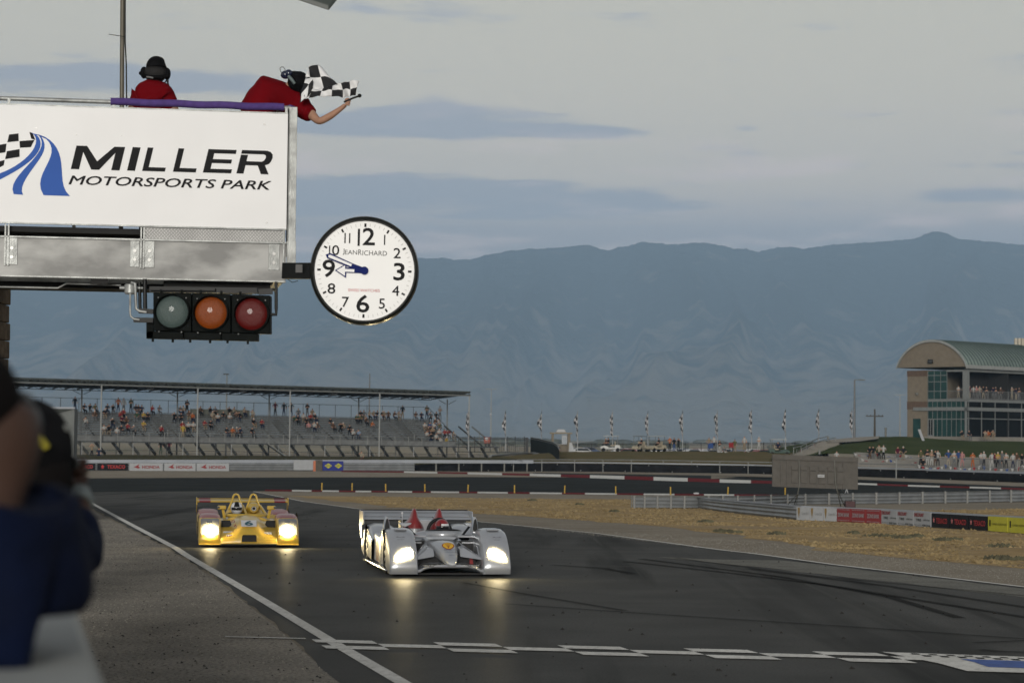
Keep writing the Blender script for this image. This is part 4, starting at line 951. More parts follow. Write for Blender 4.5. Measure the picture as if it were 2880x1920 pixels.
# ================================================================ RACE CARS (local frame: nose at y=0 pointing -y, x to the right as seen from the front)
def zadj(o): return o
m_silver = mat('silver_paint', (.44, .455, .48), .28, metal=.40, var=.05, scale=3, coat=.6)
m_carb = mat('carbon_black', (.008, .008, .009), .45, var=.3, spec=.25)
m_carred = mat('red_lacquer', (.24, .012, .014), .30, var=.06, coat=.4)
m_carwht = mat('white_lacquer', (.74, .74, .75), .28, var=.03, coat=.5)
m_tyre = mat('tyre_rubber', (.012, .012, .012), .8, var=.25, spec=.2)
m_rim = mat('rim_alloy', (.30, .31, .32), .35, metal=.8)
m_yel = mat('yellow_lacquer', (.60, .40, .05), .34, var=.07, coat=.4)
m_pink = mat('rose_red_lacquer', (.33, .10, .105), .38, var=.08, coat=.3)
m_lens = mat('lamp_glass_grey', (.22, .22, .21), .15, var=.1, coat=1)
m_glow = mat('headlamp_glow', (1, 1, 1), .3, emit=(1.0, .78, .38), estr=260)
m_mirror = mat('mirror_glass', (.75, .78, .8), .08, metal=1)
def arch(cy, cz, r, a0, a1, n=14): return [(cy + math.cos(math.radians(a0 + (a1 - a0) * i / n)) * r, cz + math.sin(math.radians(a0 + (a1 - a0) * i / n)) * r) for i in range(n + 1)]
def smooth_prof(pts, k=5):
    o = []; n = len(pts)
    for i in range(n - 1):
        p0, p1, p2, p3 = [Vector(pts[max(0, min(n - 1, j))]) for j in (i - 1, i, i + 1, i + 2)]
        for q in range(k):
            f = q / k; o.append(tuple(.5 * ((2 * p1) + (p2 - p0) * f + (2 * p0 - 5 * p1 + 4 * p2 - p3) * f * f + (3 * p1 - p0 - 3 * p2 + p3) * f ** 3)))
    o.append(tuple(pts[-1])); return o
def fender(cross, xs, prof_at):
    # surface loft across x of side profiles (list of (y,z) with equal count)
    return [[Vector((x, p[0], p[1])) for p in prof_at(t)] for t, x in xs]
def make_fender(x_in, x_out, prof_top, wheel, r, inner_drop=.0, nose_round=.06, gl=0.0):
    # top skin: several x stations, edges rounded down
    st = []
    sgn = 1 if x_out > x_in else -1; W = abs(x_out - x_in)
    for t, dz, dy in ((0.0, -.10, .05), (.04, -.045, .02), (.14, -.012, .005), (.3, 0, 0), (.7, 0, 0), (.86, -.012, .005), (.96, -.045, .02), (1.0, -.10, .05)):
        x = x_in + (x_out - x_in) * t
        pr = []
        n = len(prof_top)
        for i, (y, z) in enumerate(prof_top):
            f = min(1, max(0, (z - .10) / .25)); g_ = 1 - i / (n - 1)
            pr.append((y + dy * (1 if y < .4 else (-1 if i == n - 1 else 0)), z + dz * f))
        st.append([Vector((x, y, z)) for y, z in pr])
    return st
def wheel_at(parent, x, y, r, wd, sgn, spokes=10):
    wt = thing('wheel', None, None) if False else None
    mb = MB(); prof = [(-wd / 2, r * .72), (-wd / 2, r * .94), (-wd / 2 + .03, r), (wd / 2 - .03, r), (wd / 2, r * .94), (wd / 2, r * .72), (wd / 2 - .02, r * .66), (-wd / 2 + .02, r * .66)]
    n = 32; rings = [[Vector((x + px_, y + math.cos(2 * PI * j / n) * pr_, r + math.sin(2 * PI * j / n) * pr_)) for j in range(n)] for px_, pr_ in prof]
    rings.append(rings[0]); mb.loft(rings, cap=False); wh = mb.build('wheel', m_tyre, parent, smooth=40)
    mb = MB(); xo = x + sgn * (wd / 2 - .03)
    for j in range(spokes):
        a = 2 * PI * j / spokes; mb.bar((xo, y, r), (xo + sgn * .01, y + math.cos(a) * r * .66, r + math.sin(a) * r * .66), .035, .02, up=(1, 0, 0))
    mb.disc((xo, y, r), (sgn, 0, 0), r * .16, 16, t=.03); mb.disc((xo, y, r), (sgn, 0, 0), r * .68, 32, r2=r * .60)
    mb.disc((x, y, r), (sgn, 0, 0), r * .66, 24, mi=0)
    mb.build('rim', m_rim, wh)
    return wh
def section(y, cx_, hw, zb, zt_, n=20, p=2.6, dome=1.0):
    o = []
    for j in range(n):
        a = 2 * PI * j / n; c, s_ = math.cos(a), math.sin(a)
        x = cx_ + hw * math.copysign(abs(c) ** (2 / p), c); z = (zb + zt_) / 2 + (zt_ - zb) / 2 * math.copysign(abs(s_) ** (2 / p), s_)
        o.append(Vector((x, y, z)))
    return o
def top_front_mtx(x, y, z, tilt):   # text lying on the sloped nose, readable from the front; tilt 0 = upright facing -y, 90 = flat
    return Matrix.Translation((x, y, z)) @ Matrix.Rotation(math.radians(90 - tilt), 4, 'X')

# ---- silver prototype
def silver_car():
    g_ = G(1268, 1624); root = thing('race_car', 'silver and red open race car with blazing headlamps leading on the right', 'race car', (g_.x + .0, g_.y, zf(g_.y)), math.radians(9.5)); root.scale = (.965, 1, 1)
    for s_ in (-1, 1):
        # front fender skin
        prof = smooth_prof([(.02, .055), (-.02, .14), (.0, .26), (.07, .40), (.20, .55), (.42, .68), (.70, .745), (1.0, .74), (1.3, .69), (1.62, .62)], 4)
        st = make_fender(s_ * .535, s_ * 1.0, prof, .95, .36)
        mb = MB(); mb.loft(st, cap=False, closed=False)
        # outer side wall with wheel arch, inner side wall
        side = [(p[0] + .05 * (p[0] < .4), p[1] - .10 * min(1, max(0, (p[1] - .10) / .25))) for p in prof]
        outer = side + [(1.62, .10)] + arch(.95, .345, .385, -38, 212, 16)[::1]
        mb.add([Vector((s_ * 1.0, y, z)) for y, z in outer], [tuple(range(len(outer)))])
        inner = side + [(1.62, .20), (1.0, .20), (.35, .055)]
        mb.add([Vector((s_ * .535, y, z)) for y, z in inner], [tuple(range(len(inner)))])
        mb.add([Vector((s_ * x, y, z)) for x, y, z in ((.535, .02, .055), (1.0, .07, .055), (1.0, .55, .10), (.535, .35, .10))], [(0, 1, 2, 3)])
        fe = mb.build('front_fender', m_silver, root, smooth=35)
        # louvre step on top
        mb = MB(); mb.box((s_ * .77, .62, .735), (.20, .26, .02)); mb.build('louvre', m_silver, fe, bevel=.006)
        # headlamp: recessed bowl patch following the skin
        def sk(x, t, off=.012):   # point on the fender front by parameter t along profile
            i = t * (len(prof) - 1); j = int(i); f = i - j; y = prof[j][0] * (1 - f) + prof[j + 1][0] * f; z = prof[j][1] * (1 - f) + prof[j + 1][1] * f
            e = abs(abs(x) - .7675) / .2325; dz = -.10 * max(0, (e - .72) / .28) ** 2 * min(1, max(0, (z - .10) / .25)); return Vector((x, y - off, z + dz + off * .4))
        mb = MB(); pts = [(.56, .24), (.545, .33), (.60, .395), (.72, .40), (.86, .345), (.965, .25), (.975, .175), (.93, .16), (.78, .205), (.64, .20)]
        pts = [(.575, .215), (.56, .30), (.60, .37), (.70, .385), (.82, .35), (.93, .275), (.965, .20), (.955, .155), (.84, .175), (.70, .20)]
        ctr = sk(s_ * .75, .27, .02); tz = lambda z: next((i_ + (z - prof[i_][1]) / max(1e-6, prof[i_ + 1][1] - prof[i_][1]) for i_ in range(len(prof) - 1) if prof[i_][1] <= z <= prof[i_ + 1][1]), 5) / (len(prof) - 1); pts = [(.575, .33), (.565, .45), (.63, .49), (.74, .48), (.85, .425), (.95, .345), (.97, .25), (.91, .225), (.78, .265), (.66, .305)]; ctr = sk(s_ * .76, tz(.36), .022); ring_ = [sk(s_ * x, tz(z)) for x, z in pts]; ring_ = [ctr.lerp(r_, .76) + Vector((0, -.003, 0)) for r_ in ring_]; mb.add([ctr] + ring_, [(0, i + 1, (i + 1) % len(ring_) + 1) for i in range(len(ring_))])
        hl = mb.build('headlamp', m_glow, fe, fixn=True)
        # black cover rim
        mb = MB(); mb.tube([r_ + Vector((0, -.002, 0)) for r_ in ring_] + [ring_[0]], .007, 6, cap=False); mb.build('lamp_rim', m_carb, fe, smooth=60)
        mb = MB(); tt = 'AAAAA' if 0 else 'Audi'; mb.fit(tt, .14, .028, top_front_mtx(s_ * .80, .30, .625, 42), ext=0) ; mb.fit('SPORT', .11, .02, top_front_mtx(s_ * .80, .245, .585, 42)); mb.each('fender_lettering', mat('ink_silver_dark', (.09, .08, .09), .5), fe, fixn=False)
        # rear fender
        prof2 = smooth_prof([(2.95, .52), (3.15, .62), (3.45, .69), (3.85, .71), (4.25, .68), (4.62, .58)], 4)
        st = []
        for t, dz in ((0, -.12), (.05, -.05), (.2, -.01), (.4, 0), (.7, 0), (.92, -.04), (1, -.10)):
            x = s_ * (.50 + .48 * t); st.append([Vector((x, y, z + dz)) for y, z in prof2])
        mb = MB(); mb.loft(st, cap=False, closed=False)
        o2 = [(y, z - .10) for y, z in prof2] + [(4.62, .22)] + arch(3.83, .32, .375, -30, 205, 16) + [(2.95, .12)]
        mb.add([Vector((s_ * .98, y, z)) for y, z in o2], [tuple(range(len(o2)))])
        i2 = [(y, z - .12) for y, z in prof2] + [(4.62, .22), (2.95, .22)]
        mb.add([Vector((s_ * .50, y, z)) for y, z in i2], [tuple(range(len(i2)))])
        mb.build('rear_fender', m_silver, root, smooth=35)
        # side panel between the wheels: white with red wedge, black chequer strip
        mb = MB(); mb.prism([(1.45, .10), (2.98, .12), (2.98, .58), (2.3, .56), (1.62, .60), (1.40, .50)], s_ * .80, s_ * .93); sp_ = mb.build('side_panel', m_carwht, root, bevel=.03, seg=3)
        mb = MB(); mb.add([Vector((s_ * .935, y, z)) for y, z in ((2.0, .14), (2.62, .14), (2.62, .42), (2.4, .50), (2.2, .50), (2.05, .40))], [tuple(range(6))]); mb.build('red_flash', m_carred, sp_)
        mb = MB(); [mb.box((s_ * .9365, 1.88 + .05 * (k % 2), .15 + k * .03), (.003, .07, .028)) for k in range(13)]; mb.each('vent_slot', m_carb, sp_)
        mb = MB(); mb.box((s_ * .90, 2.2, .085), (.22, 3.1, .025)); mb.build('sill', m_silver, root, bevel=.008)
        # tall duct fins on the fenders
        fx = s_ * (.985 if s_ < 0 else .50); fy = 1.12
        fx = -.93 if s_ < 0 else .56
        mb = MB(); mb.loft([[Vector((fx + a * w_, fy + d, z)) for a, d in ((-1, 0), (-.6, -.05), (.6, -.05), (1, 0), (.6, .22), (-.6, .22))] for w_, z in ((.062, .66), (.058, .74), (.048, .82), (.028, .89), (.012, .915))])
        fn = mb.build('duct_fin', m_silver, root, smooth=40)
        mb = MB(); mb.add([Vector((fx + x, fy - .055, z)) for x, z in ((-.043, .68), (.043, .68), (.036, .78), (.018, .87), (0, .895), (-.018, .87), (-.036, .78))], [tuple(range(7))]); mb.build('duct_opening', m_carb, fn)
        # mirrors
        mb = MB(); mx_ = s_ * .56; mb.prism([(mx_ - .11, .80), (mx_ + .11, .80), (mx_ + .09, .775), (mx_ - .0, .735), (mx_ - .07, .76)], 1.55, 1.70, ax='y'); mr = mb.build('mirror', m_silver, root, bevel=.008)
        mb = MB(); mb.bar((mx_, 1.62, .76), (s_ * .40, 1.45, .60), .018, .035); mb.build('stalk', m_carb, mr)
        # canards: silver wedge wings between fender and nose
        mb = MB(); 
        pl = [Vector((s_ * .30, .62, .445)), Vector((s_ * .545, .30, .305)), Vector((s_ * .545, .55, .315)), Vector((s_ * .27, 1.05, .53))]
        mb.loft([pl, [v - Vector((0, 0, .018)) for v in pl]]); mb.prism([(.35, .27), (1.0, .30), (1.0, .50), (.62, .46)], s_ * .535, s_ * .52)
        wd_ = [Vector((s_ * .30, .50, .44)), Vector((s_ * .22, .52, .42)), Vector((s_ * .215, .42, .31)), Vector((s_ * .54, .22, .27)), Vector((s_ * .54, .26, .30))]
        mb.loft([wd_, [v + Vector((0, .30, .03)) for v in wd_]]); mb.build('canard', m_silver, root, bevel=.006)
        mb = MB(); mb.box((s_ * .42, 1.12, .40), (.26, .02, .26)); mb.box((s_ * .42, .95, .20), (.26, .6, .02)); mb.build('radiator_duct', m_carb, root)
        mb = MB(); mb.box((s_ * .42, 1.30, .60), (.30, .5, .03)); mb.box((s_ * .47, 1.32, .50), (.26, .45, .03)); mb.build('arm_cover', m_silver, root, bevel=.01)
        # red suspension blade behind the splitter
        if s_ > 0: mb = MB(); mb.prism([(s_ * .38, .12), (s_ * .46, .12), (s_ * .43, .28), (s_ * .39, .30)], .50, .54, ax='y'); mb.build('strut', m_carred, root)
        # wheels
        wheel_at(root, s_ * .80, .95, .345, .34, s_); wheel_at(root, s_ * .79, 3.83, .335, .36, s_)
        # wing end plates
        mb = MB(); mb.prism([(4.10, .69), (4.18, .905), (4.80, .905), (4.82, .66), (4.55, .42), (4.42, .42), (4.40, .66)], s_ * 1.005, s_ * .985); mb.build('wing_end_plate', m_silver, root, bevel=.004)
        mb = MB(); mb.prism([(4.25, .45), (4.3, .80), (4.7, .80), (4.6, .45)], s_ * .30, s_ * .285); mb.build('wing_post', m_carb, root)
    # splitter: silver lip, raised in the middle, black underside
    mb = MB()
    rows = []
    for x, z, y in ((-.56, .075, .06), (-.50, .08, .05), (-.42, .13, .04), (-.30, .155, .03), (0, .16, -.06), (.30, .155, .03), (.42, .13, .04), (.50, .08, .05), (.56, .075, .06)):
        rows.append([Vector((x, y, z)), Vector((x, y - .02, z + .02)), Vector((x, y, z + .045)), Vector((x, .50, z + .06)), Vector((x, .50, z))])
    mb.loft(rows, cap=True); sp_ = mb.build('splitter', m_silver, root, smooth=35)
    mb = MB()
    for s_ in (-1, 1): mb.fit('MICHELIN', .26, .026, top_front_mtx(s_ * .33, .012 - .004, .198, 20)); 
    mb.each('splitter_lettering', mat('ink_white', (.8, .8, .8), .5), sp_, fixn=False)
    mb = MB()
    for s_ in (-1, 1): mb.box((s_ * .33, .014, .197), (.34, .012, .034))
    mb.each('sticker', m_carb, sp_)
    mb = MB(); mb.box((0, 2.4, .05), (1.9, 4.4, .03)); mb.box((0, .62, .22), (1.02, .03, .22)); mb.build('floor', m_carb, root)
    # nose cone and monocoque
    secs = [(-.10, .055, .20, .25), (-.06, .085, .185, .285), (.05, .11, .19, .34), (.30, .15, .22, .435), (.65, .205, .26, .52), (1.0, .27, .25, .545), (1.3, .36, .22, .575), (1.55, .45, .14, .59), (1.8, .50, .10, .595), (2.4, .52, .08, .60), (3.0, .50, .08, .61), (3.6, .42, .10, .61), (4.3, .30, .16, .52), (4.6, .22, .22, .42)]
    mb = MB(); mb.loft([section(y, 0, hw, zb, zt_, 28, 2.7) for y, hw, zb, zt_ in secs]); bd = mb.build('body', m_silver, root, smooth=50)
    # shell emblem
    em = top_front_mtx(0, .425, .478, 68)
    em = Matrix.Translation((0, .355, .487)) @ Matrix.Rotation(math.radians(32), 4, 'X')
    fan = [(math.cos(a) * .088, math.sin(a) * .075) for a in [math.radians(-35 + 250 * i / 22) for i in range(23)]] + [(-.03, -.085), (.03, -.085)]
    mb = MB(); mb.add([em @ Vector((x * 1.18, y * 1.15, .0)) for x, y in fan], [tuple(range(len(fan)))], 0); mb.add([em @ Vector((x, y, .004)) for x, y in fan], [tuple(range(len(fan)))], 1)
    for k in range(5):
        a = math.radians(50 + 20 * k); mb.bar(em @ Vector((0, -.07, .007)), em @ Vector((math.cos(a) * .075, math.sin(a) * .065, .007)), .004, .002, mi=0)
    mb.build('shell_emblem', [m_carred, mat('emblem_yellow', (.70, .42, .03), .4)], bd, fixn=False)
    mb = MB(); mb.fit('BOSCH', .20, .022, Matrix.Translation((.01, .18, .432)) @ Matrix.Rotation(math.radians(30), 4, 'X')); mb.fit('MAHLE', .17, .028, Matrix.Translation((.01, .09, .40)) @ Matrix.Rotation(math.radians(32), 4, 'X')); mb.fit('OOOO', .10, .020, Matrix.Translation((.01, -.005, .356)) @ Matrix.Rotation(math.radians(40), 4, 'X'))
    mb.each('nose_lettering', mat('ink_grey_blue', (.08, .09, .14), .5), bd, fixn=False)
    mb = MB(); mb.add([Vector((x, y, z)) for x, y, z in ((-.30, 1.30, .585), (.30, 1.30, .585), (.20, 1.02, .560), (-.20, 1.02, .560))], [(0, 1, 2, 3)]); mb.build('nose_flash', m_carwht, bd)
    # cockpit tub rim, windscreen, black seat well
    mb = MB()
    cxk = .16
    rim = [Vector((cxk + math.cos(a) * .30, 2.15 + math.sin(a) * .50, .615 + .055 * max(0, -math.sin(a)))) for a in [2 * PI * i / 28 for i in range(28)]]
    mb.tube(rim + [rim[0]], .035, 8, cap=False); mb.build('cockpit_rim', m_carb, root, smooth=60)
    mb = MB(); mb.add([v - Vector((0, 0, .0)) for v in rim], [tuple(range(28))]); mb.build('cockpit_well', m_carb, root)
    rows = []
    for i in range(15):
        a = PI + PI * i / 14; b = Vector((cxk - .05 + math.cos(a) * .42, 2.0 + math.sin(a) * .55, .575)); rows.append([b, b + Vector((-math.cos(a) * .02, .03, .065 + .035 * math.sin(PI * i / 14)))])
    mb = MB(); mb.grid(rows); o = mb.build('windscreen', m_silver, root, smooth=180, solid=.008)
    mb = MB(); mb.sphere((-.20, 1.85, .54), .2, n=16, k=8, sc=(1.1, 1.4, .62)); mb.build('cockpit_cowl', m_silver, root, smooth=180)
    # two tall roll hoops (red cones), the driver sits in front of the right-hand one
    for x, nm in ((-.24, 0), (.20, 1)):
        mb = MB(); n = 18; y0 = 2.86
        for lo_, hi_, mi in ((0, 3, 1), (2, 99, 0)): pass
        lv = [(.54, .205, .34), (.64, .185, .32), (.665, .178, .31), (.72, .155, .30), (.78, .115, .27), (.84, .075, .22), (.92, .052, .17), (.98, .030, .10), (.995, .012, .04)]
        rr_ = [[Vector((x + math.cos(2 * PI * j / n) * a, y0 + b * .4 + math.sin(2 * PI * j / n) * b, z)) for j in range(n)] for z, a, b in lv]
        mb.loft(rr_); o = mb.build('roll_hoop', [m_carred, m_silver], root, smooth=60)
        for p_ in o.data.polygons:
            p_.material_index = 1 if p_.center.z < (.655 if nm == 0 else .58) else 0
    mb = MB(); n = 20
    arc = [Vector((.17 + math.cos(a) * .205, 2.62, .60 + math.sin(a) * .225)) for a in [PI * i / n for i in range(n + 1)]]
    mb.tube(arc, .028, 8); mb.build('head_surround', m_carb, root, smooth=60)
    # engine cover
    mb = MB(); mb.loft([section(y, 0, hw, zb, zt_, 20, 2.3) for y, hw, zb, zt_ in ((2.9, .40, .60, .80), (3.4, .36, .6, .82), (4.0, .24, .55, .74), (4.5, .12, .5, .62))]); mb.build('engine_cover', m_silver, root, smooth=60)
    # rear wing: two planes
    mb = MB(); af = lambda y0, z0, c_, t_, n=10, rs_=.10: [(y0 + c_ * (1 - math.cos(PI * i / n)) / 2, z0 + t_ * math.sin(PI * i / n) ** .8 + rs_ * (i / n) ** 2) for i in range(n + 1)] + [(y0 + c_ * (1 - math.cos(PI * i / n)) / 2, z0 - t_ * .3 * math.sin(PI * i / n) + rs_ * (i / n) ** 2) for i in range(n - 1, 0, -1)]
    mb.prism(af(4.24, .76, .30, .03, 10, .03), -.985, .985); rw = mb.build('wing_plane', m_silver, root, smooth=60)
    mb = MB(); mb.prism(af(4.50, .805, .20, .02), -.985, .985); mb.build('wing_flap', m_silver, root, smooth=60)
    mb = MB(); mb.box((0, 4.70, .912), (1.97, .008, .02)); mb.build('gurney_strip', m_carb, root)
    mb = MB(); mb.prism([(4.26, .735), (4.26, .76), (4.52, .76), (4.52, .73)], -.97, .97); mb.build('wing_shadow_gap', m_carb, root)  # solid black strip paints the shadow under the wing plane
    mb = MB(); mb.tube([(-.5, 2.5, .6), (-.5, 2.5, .93)], .006, 6); mb.sphere((-.5, 2.5, .93), .02, n=8, k=6); mb.build('antenna', m_carwht, root)
    mb = MB(); mb.tube([(.10, 2.02, .66), (.10, 2.02, .80)], .006, 6); mb.build('aerial', m_carb, root)
    return root
sc_ = silver_car()

def driver(car, x, y, z, hel, vis, label, stripe):
    # helmeted figure sitting in the cockpit; shoulders, arms to the wheel
    M_ = mw(car); p = M_ @ Vector((x, y, 0)); root = thing('person', label, 'person', p, car.rotation_euler.z)
    J = {'pel': ((0, .12, .22), .14, .12), 'bel': ((0, .10, .36), .13), 'che': ((0, .08, .50), .16, .12), 'nec': ((0, .05, .62), .06), 'hd': ((0, .02, .72), .085), 'hd2': ((0, .0, .79), .08),
         'sl': ((-.17, .06, .55), .065), 'el': ((-.22, -.12, .45), .05), 'hl': ((-.10, -.34, .50), .035), 'sr': ((.17, .06, .55), .065), 'er': ((.22, -.12, .45), .05), 'hr': ((.10, -.34, .50), .035),
         'kl': ((-.10, -.45, .40), .07), 'fl': ((-.10, -.95, .26), .045), 'kr': ((.10, -.45, .40), .07), 'fr': ((.10, -.95, .26), .045)}
    me = skin_mesh('body', J, [('pel', 'bel', 0), ('bel', 'che', 0), ('che', 'nec', 0), ('nec', 'hd', 0), ('hd', 'hd2', 0), ('che', 'sl', 0), ('sl', 'el', 0), ('el', 'hl', 0), ('che', 'sr', 0), ('sr', 'er', 0), ('er', 'hr', 0), ('pel', 'kl', 0), ('kl', 'fl', 0), ('pel', 'kr', 0), ('kr', 'fr', 0)], 'pel', [hel[2]], 2)
    o = bpy.data.objects.new('body', me); C.objects.link(o); o.parent = root
    mb = MB(); mb.sphere((0, 0, z), .135, n=24, k=14, sc=(.92, 1.08, 1.02)); h = mb.build('helmet', hel[:2], root, smooth=180)
    for p_ in h.data.polygons:
        c = p_.center; p_.material_index = 1 if stripe(c - Vector((0, 0, z))) else 0
    # visor
    rows = []
    for i in range(5):
        th = math.radians(80 + 6 * i); rows.append([Vector((math.sin(th) * math.sin(a) * .130, -math.sin(th) * math.cos(a) * .152, z + math.cos(th) * .145)) for a in [math.radians(-55 + 110 * j / 12) for j in range(13)]])
    mb = MB(); mb.grid(rows); mb.build('visor', vis, h, smooth=180, solid=.006)
    return root
m_visor = mat('dark_visor', (.01, .01, .012), .12, coat=.6)
driver(sc_, .17, 2.30, .705, (m_carwht, m_carred, m_carb), m_visor, 'driver with a red and white helmet sitting in the silver race car', lambda c: c.z > .062 or c.x < -.035)

# ---- yellow prototype
def yellow_car():
    g_ = G(700, 1540); root = thing('race_car', 'yellow race car numbered 6 with rose fender tops following on the left', 'race car', (g_.x, g_.y, zf(g_.y)), math.radians(8.5)); root.scale = (1, 1, .93)
    for s_ in (-1, 1):
        prof = smooth_prof([(.0, .075), (-.02, .20), (.03, .34), (.16, .50), (.36, .62), (.62, .685), (.95, .70), (1.3, .66), (1.62, .55)], 4)
        st = make_fender(s_ * .545, s_ * .985, prof, .93, .36)
        mb = MB(); mb.loft(st, cap=False, closed=False)
        side = [(p[0] + .05 * (p[0] < .4), p[1] - .10 * min(1, max(0, (p[1] - .10) / .25))) for p in prof]
        outer = side + [(1.62, .10)] + arch(.95, .345, .385, -38, 212, 16)
        mb.add([Vector((s_ * .985, y, z)) for y, z in outer], [tuple(range(len(outer)))])
        inner = side + [(1.62, .20), (1.0, .20), (.35, .075)]
        mb.add([Vector((s_ * .545, y, z)) for y, z in inner], [tuple(range(len(inner)))])
        fe = mb.build('front_fender', [m_yel, m_pink], root, smooth=35)
        for p_ in fe.data.polygons:
            if p_.center.z > .615 and p_.center.y > .30: p_.material_index = 1
        def sk(x, t, off=.010):
            i = t * (len(prof) - 1); j = min(int(i), len(prof) - 2); f = i - j; y = prof[j][0] * (1 - f) + prof[j + 1][0] * f; z = prof[j][1] * (1 - f) + prof[j + 1][1] * f
            e = abs(abs(x) - .765) / .22; dz = -.10 * max(0, (e - .72) / .28) ** 2 * min(1, max(0, (z - .10) / .25)); return Vector((x, y - off, z + dz + off * .4))
        # clear lamp cover reaching up the fender
        rows = [[sk(s_ * (.585 + .36 * u), t) for u in [k / 8 for k in range(9)]] for t in [.19 + .29 * k / 7 for k in range(8)]]
        mb = MB(); mb.grid(rows); cv = mb.build('lamp_cover', m_lens, fe, smooth=180)
        mb = MB(); c = sk(s_ * .755, .255, .028); n_ = Vector((0, -.93, .36)); mb.disc(c, n_, .118, 24, t=.012); mb.build('headlamp', m_glow, fe)
        mb = MB(); c = sk(s_ * .775, .40, .016); mb.disc(c, (0, -.6, .8), .055, 18, t=.01); mb.build('spot_lamp', mat('lamp_silver', (.5, .5, .48), .2, metal=.9), fe)
        prof2 = smooth_prof([(2.95, .52), (3.15, .62), (3.45, .68), (3.85, .70), (4.25, .67), (4.55, .60)], 4); st = []
        for t, dz in ((0, -.10), (.05, -.04), (.2, -.01), (.4, 0), (.7, 0), (.92, -.03), (1, -.10)):
            x = s_ * (.52 + .455 * t); st.append([Vector((x, y, z + dz)) for y, z in prof2])
        mb = MB(); mb.loft(st, cap=False, closed=False)
        o2 = [(y, z - .10) for y, z in prof2] + [(4.55, .22)] + arch(3.80, .32, .375, -30, 205, 16) + [(2.95, .12)]
        mb.add([Vector((s_ * .975, y, z)) for y, z in o2], [tuple(range(len(o2)))]); i2 = [(y, z - .12) for y, z in prof2] + [(4.55, .22), (2.95, .22)]; mb.add([Vector((s_ * .52, y, z)) for y, z in i2], [tuple(range(len(i2)))])
        rf = mb.build('rear_fender', [m_pink, m_yel], root, smooth=35)
        for p_ in rf.data.polygons:
            if p_.center.z < .60: p_.material_index = 1
        mb = MB(); mb.prism([(1.45, .10), (2.98, .12), (2.98, .58), (2.3, .50), (1.62, .54), (1.40, .50)], s_ * .78, s_ * .93); sp_ = mb.build('side_panel', m_pink if s_ < 0 else m_yel, root, bevel=.03, seg=3)
        mb = MB(); mb.prism([(1.5, .09), (2.98, .10), (2.98, .26), (1.7, .20)], s_ * .935, s_ * .945); mb.build('side_skirt', m_yel, sp_)
        # mirrors
        mb = MB(); mb.box((s_ * .50, 1.60, .80), (.17, .10, .085)); mr = mb.build('mirror', m_yel, root, bevel=.02, seg=3)
        mb = MB(); mb.box((s_ * .57, 1.545, .803), (.05, .02, .045)); mb.build('mirror_light', m_mirror, mr, bevel=.005)
        mb = MB(); mb.bar((s_ * .48, 1.62, .77), (s_ * .44, 1.6, .56), .03, .05); mb.build('stalk', m_yel, mr)
        # openings beside the nose
        mb = MB(); mb.prism([(s_ * .40, .40), (s_ * .535, .40), (s_ * .535, .56), (s_ * .36, .56), (s_ * .33, .47)], .50, .56, ax='y'); mb.build('cooling_opening', m_carb, root, bevel=.01)
        wheel_at(root, s_ * .79, .95, .345, .33, s_); wheel_at(root, s_ * .78, 3.80, .335, .35, s_)
        mb = MB(); mb.prism([(4.02, .78), (4.10, .94), (4.62, .94), (4.64, .72), (4.50, .60), (4.36, .60)], s_ * .98, s_ * .965); mb.build('wing_end_plate', m_yel, root, bevel=.004)
        mb = MB(); mb.prism([(4.2, .60), (4.24, .84), (4.5, .84), (4.5, .60)], s_ * .26, s_ * .245); mb.build('wing_post', m_carb, root)
        # fender bottom lip and stickers
        mb = MB(); mb.box((s_ * .76, .05, .072), (.44, .14, .018)); mb.build('lip', m_yel, fe, bevel=.005)
    # wide nose deck between the fenders: central hump with lower flanks
    rows = []
    zc_ = lambda x, y: 0
    ys_ = [0.0, .02, .10, .25, .45, .70, 1.0, 1.3, 1.6, 1.85]
    def hz_(x, y):
        ax = abs(x); flank = [.12, .20, .27, .33, .40, .45, .49, .52, .54, .55]; mid = [.12, .29, .38, .455, .53, .58, .605, .62, .63, .63]
        i = ys_.index(y); t = 1 / (1 + math.exp((ax - .24) / .035)); return flank[i] * (1 - t) + mid[i] * t
    for y in ys_: rows.append([Vector((x, y - .05 * (1 - (x / .56) ** 2) * (y < .3), hz_(x, y))) for x in [-.56 + 1.12 * k / 32 for k in range(33)]])
    mb = MB(); mb.grid(rows); front = rows[0]; mb.grid([[Vector((v.x, v.y, .10)) for v in front], front]); dk = mb.build('nose', m_yel, root, smooth=60, solid=.012)
    mb = MB(); mb.loft([section(y, 0, hw, zb, zt_, 24, 3.2) for y, hw, zb, zt_ in ((1.35, .44, .30, .60), (1.7, .47, .12, .62), (2.4, .50, .08, .63), (3.2, .48, .08, .65), (3.9, .36, .10, .63), (4.5, .22, .20, .50))]); bd = mb.build('body', m_yel, root, smooth=50)
    # intake with dark mesh, splitter, number plate
    mb = MB(); mb.prism([(-.155, .125), (.155, .125), (.145, .26), (.12, .285), (-.12, .285), (-.145, .26)], -.075, -.05, ax='y'); it = mb.build('intake', m_carb, dk, bevel=.008)
    mb = MB(); mb.tube([Vector((x, -.078, z)) for x, z in ((-.155, .125), (.155, .125), (.145, .26), (.12, .285), (-.12, .285), (-.145, .26), (-.155, .125))], .010, 6); mb.build('intake_lip', m_yel, dk, smooth=60)
    mb = MB(); mb.prism([(-.10, .085), (-.11, .10), (.45, .115), (.45, .085)], -.57, .57); sl_ = mb.build('splitter', mat('pale_yellow', (.62, .50, .20), .4), root, bevel=.004)
    mb = MB(); mb.box((0, 2.3, .06), (1.85, 4.5, .03)); mb.build('floor', m_carb, root)
    pm = Matrix.Translation((0, .215, .462)) @ Matrix.Rotation(math.radians(27), 4, 'X')
    pq = lambda x, y, n: pm @ Vector((x, y, n))
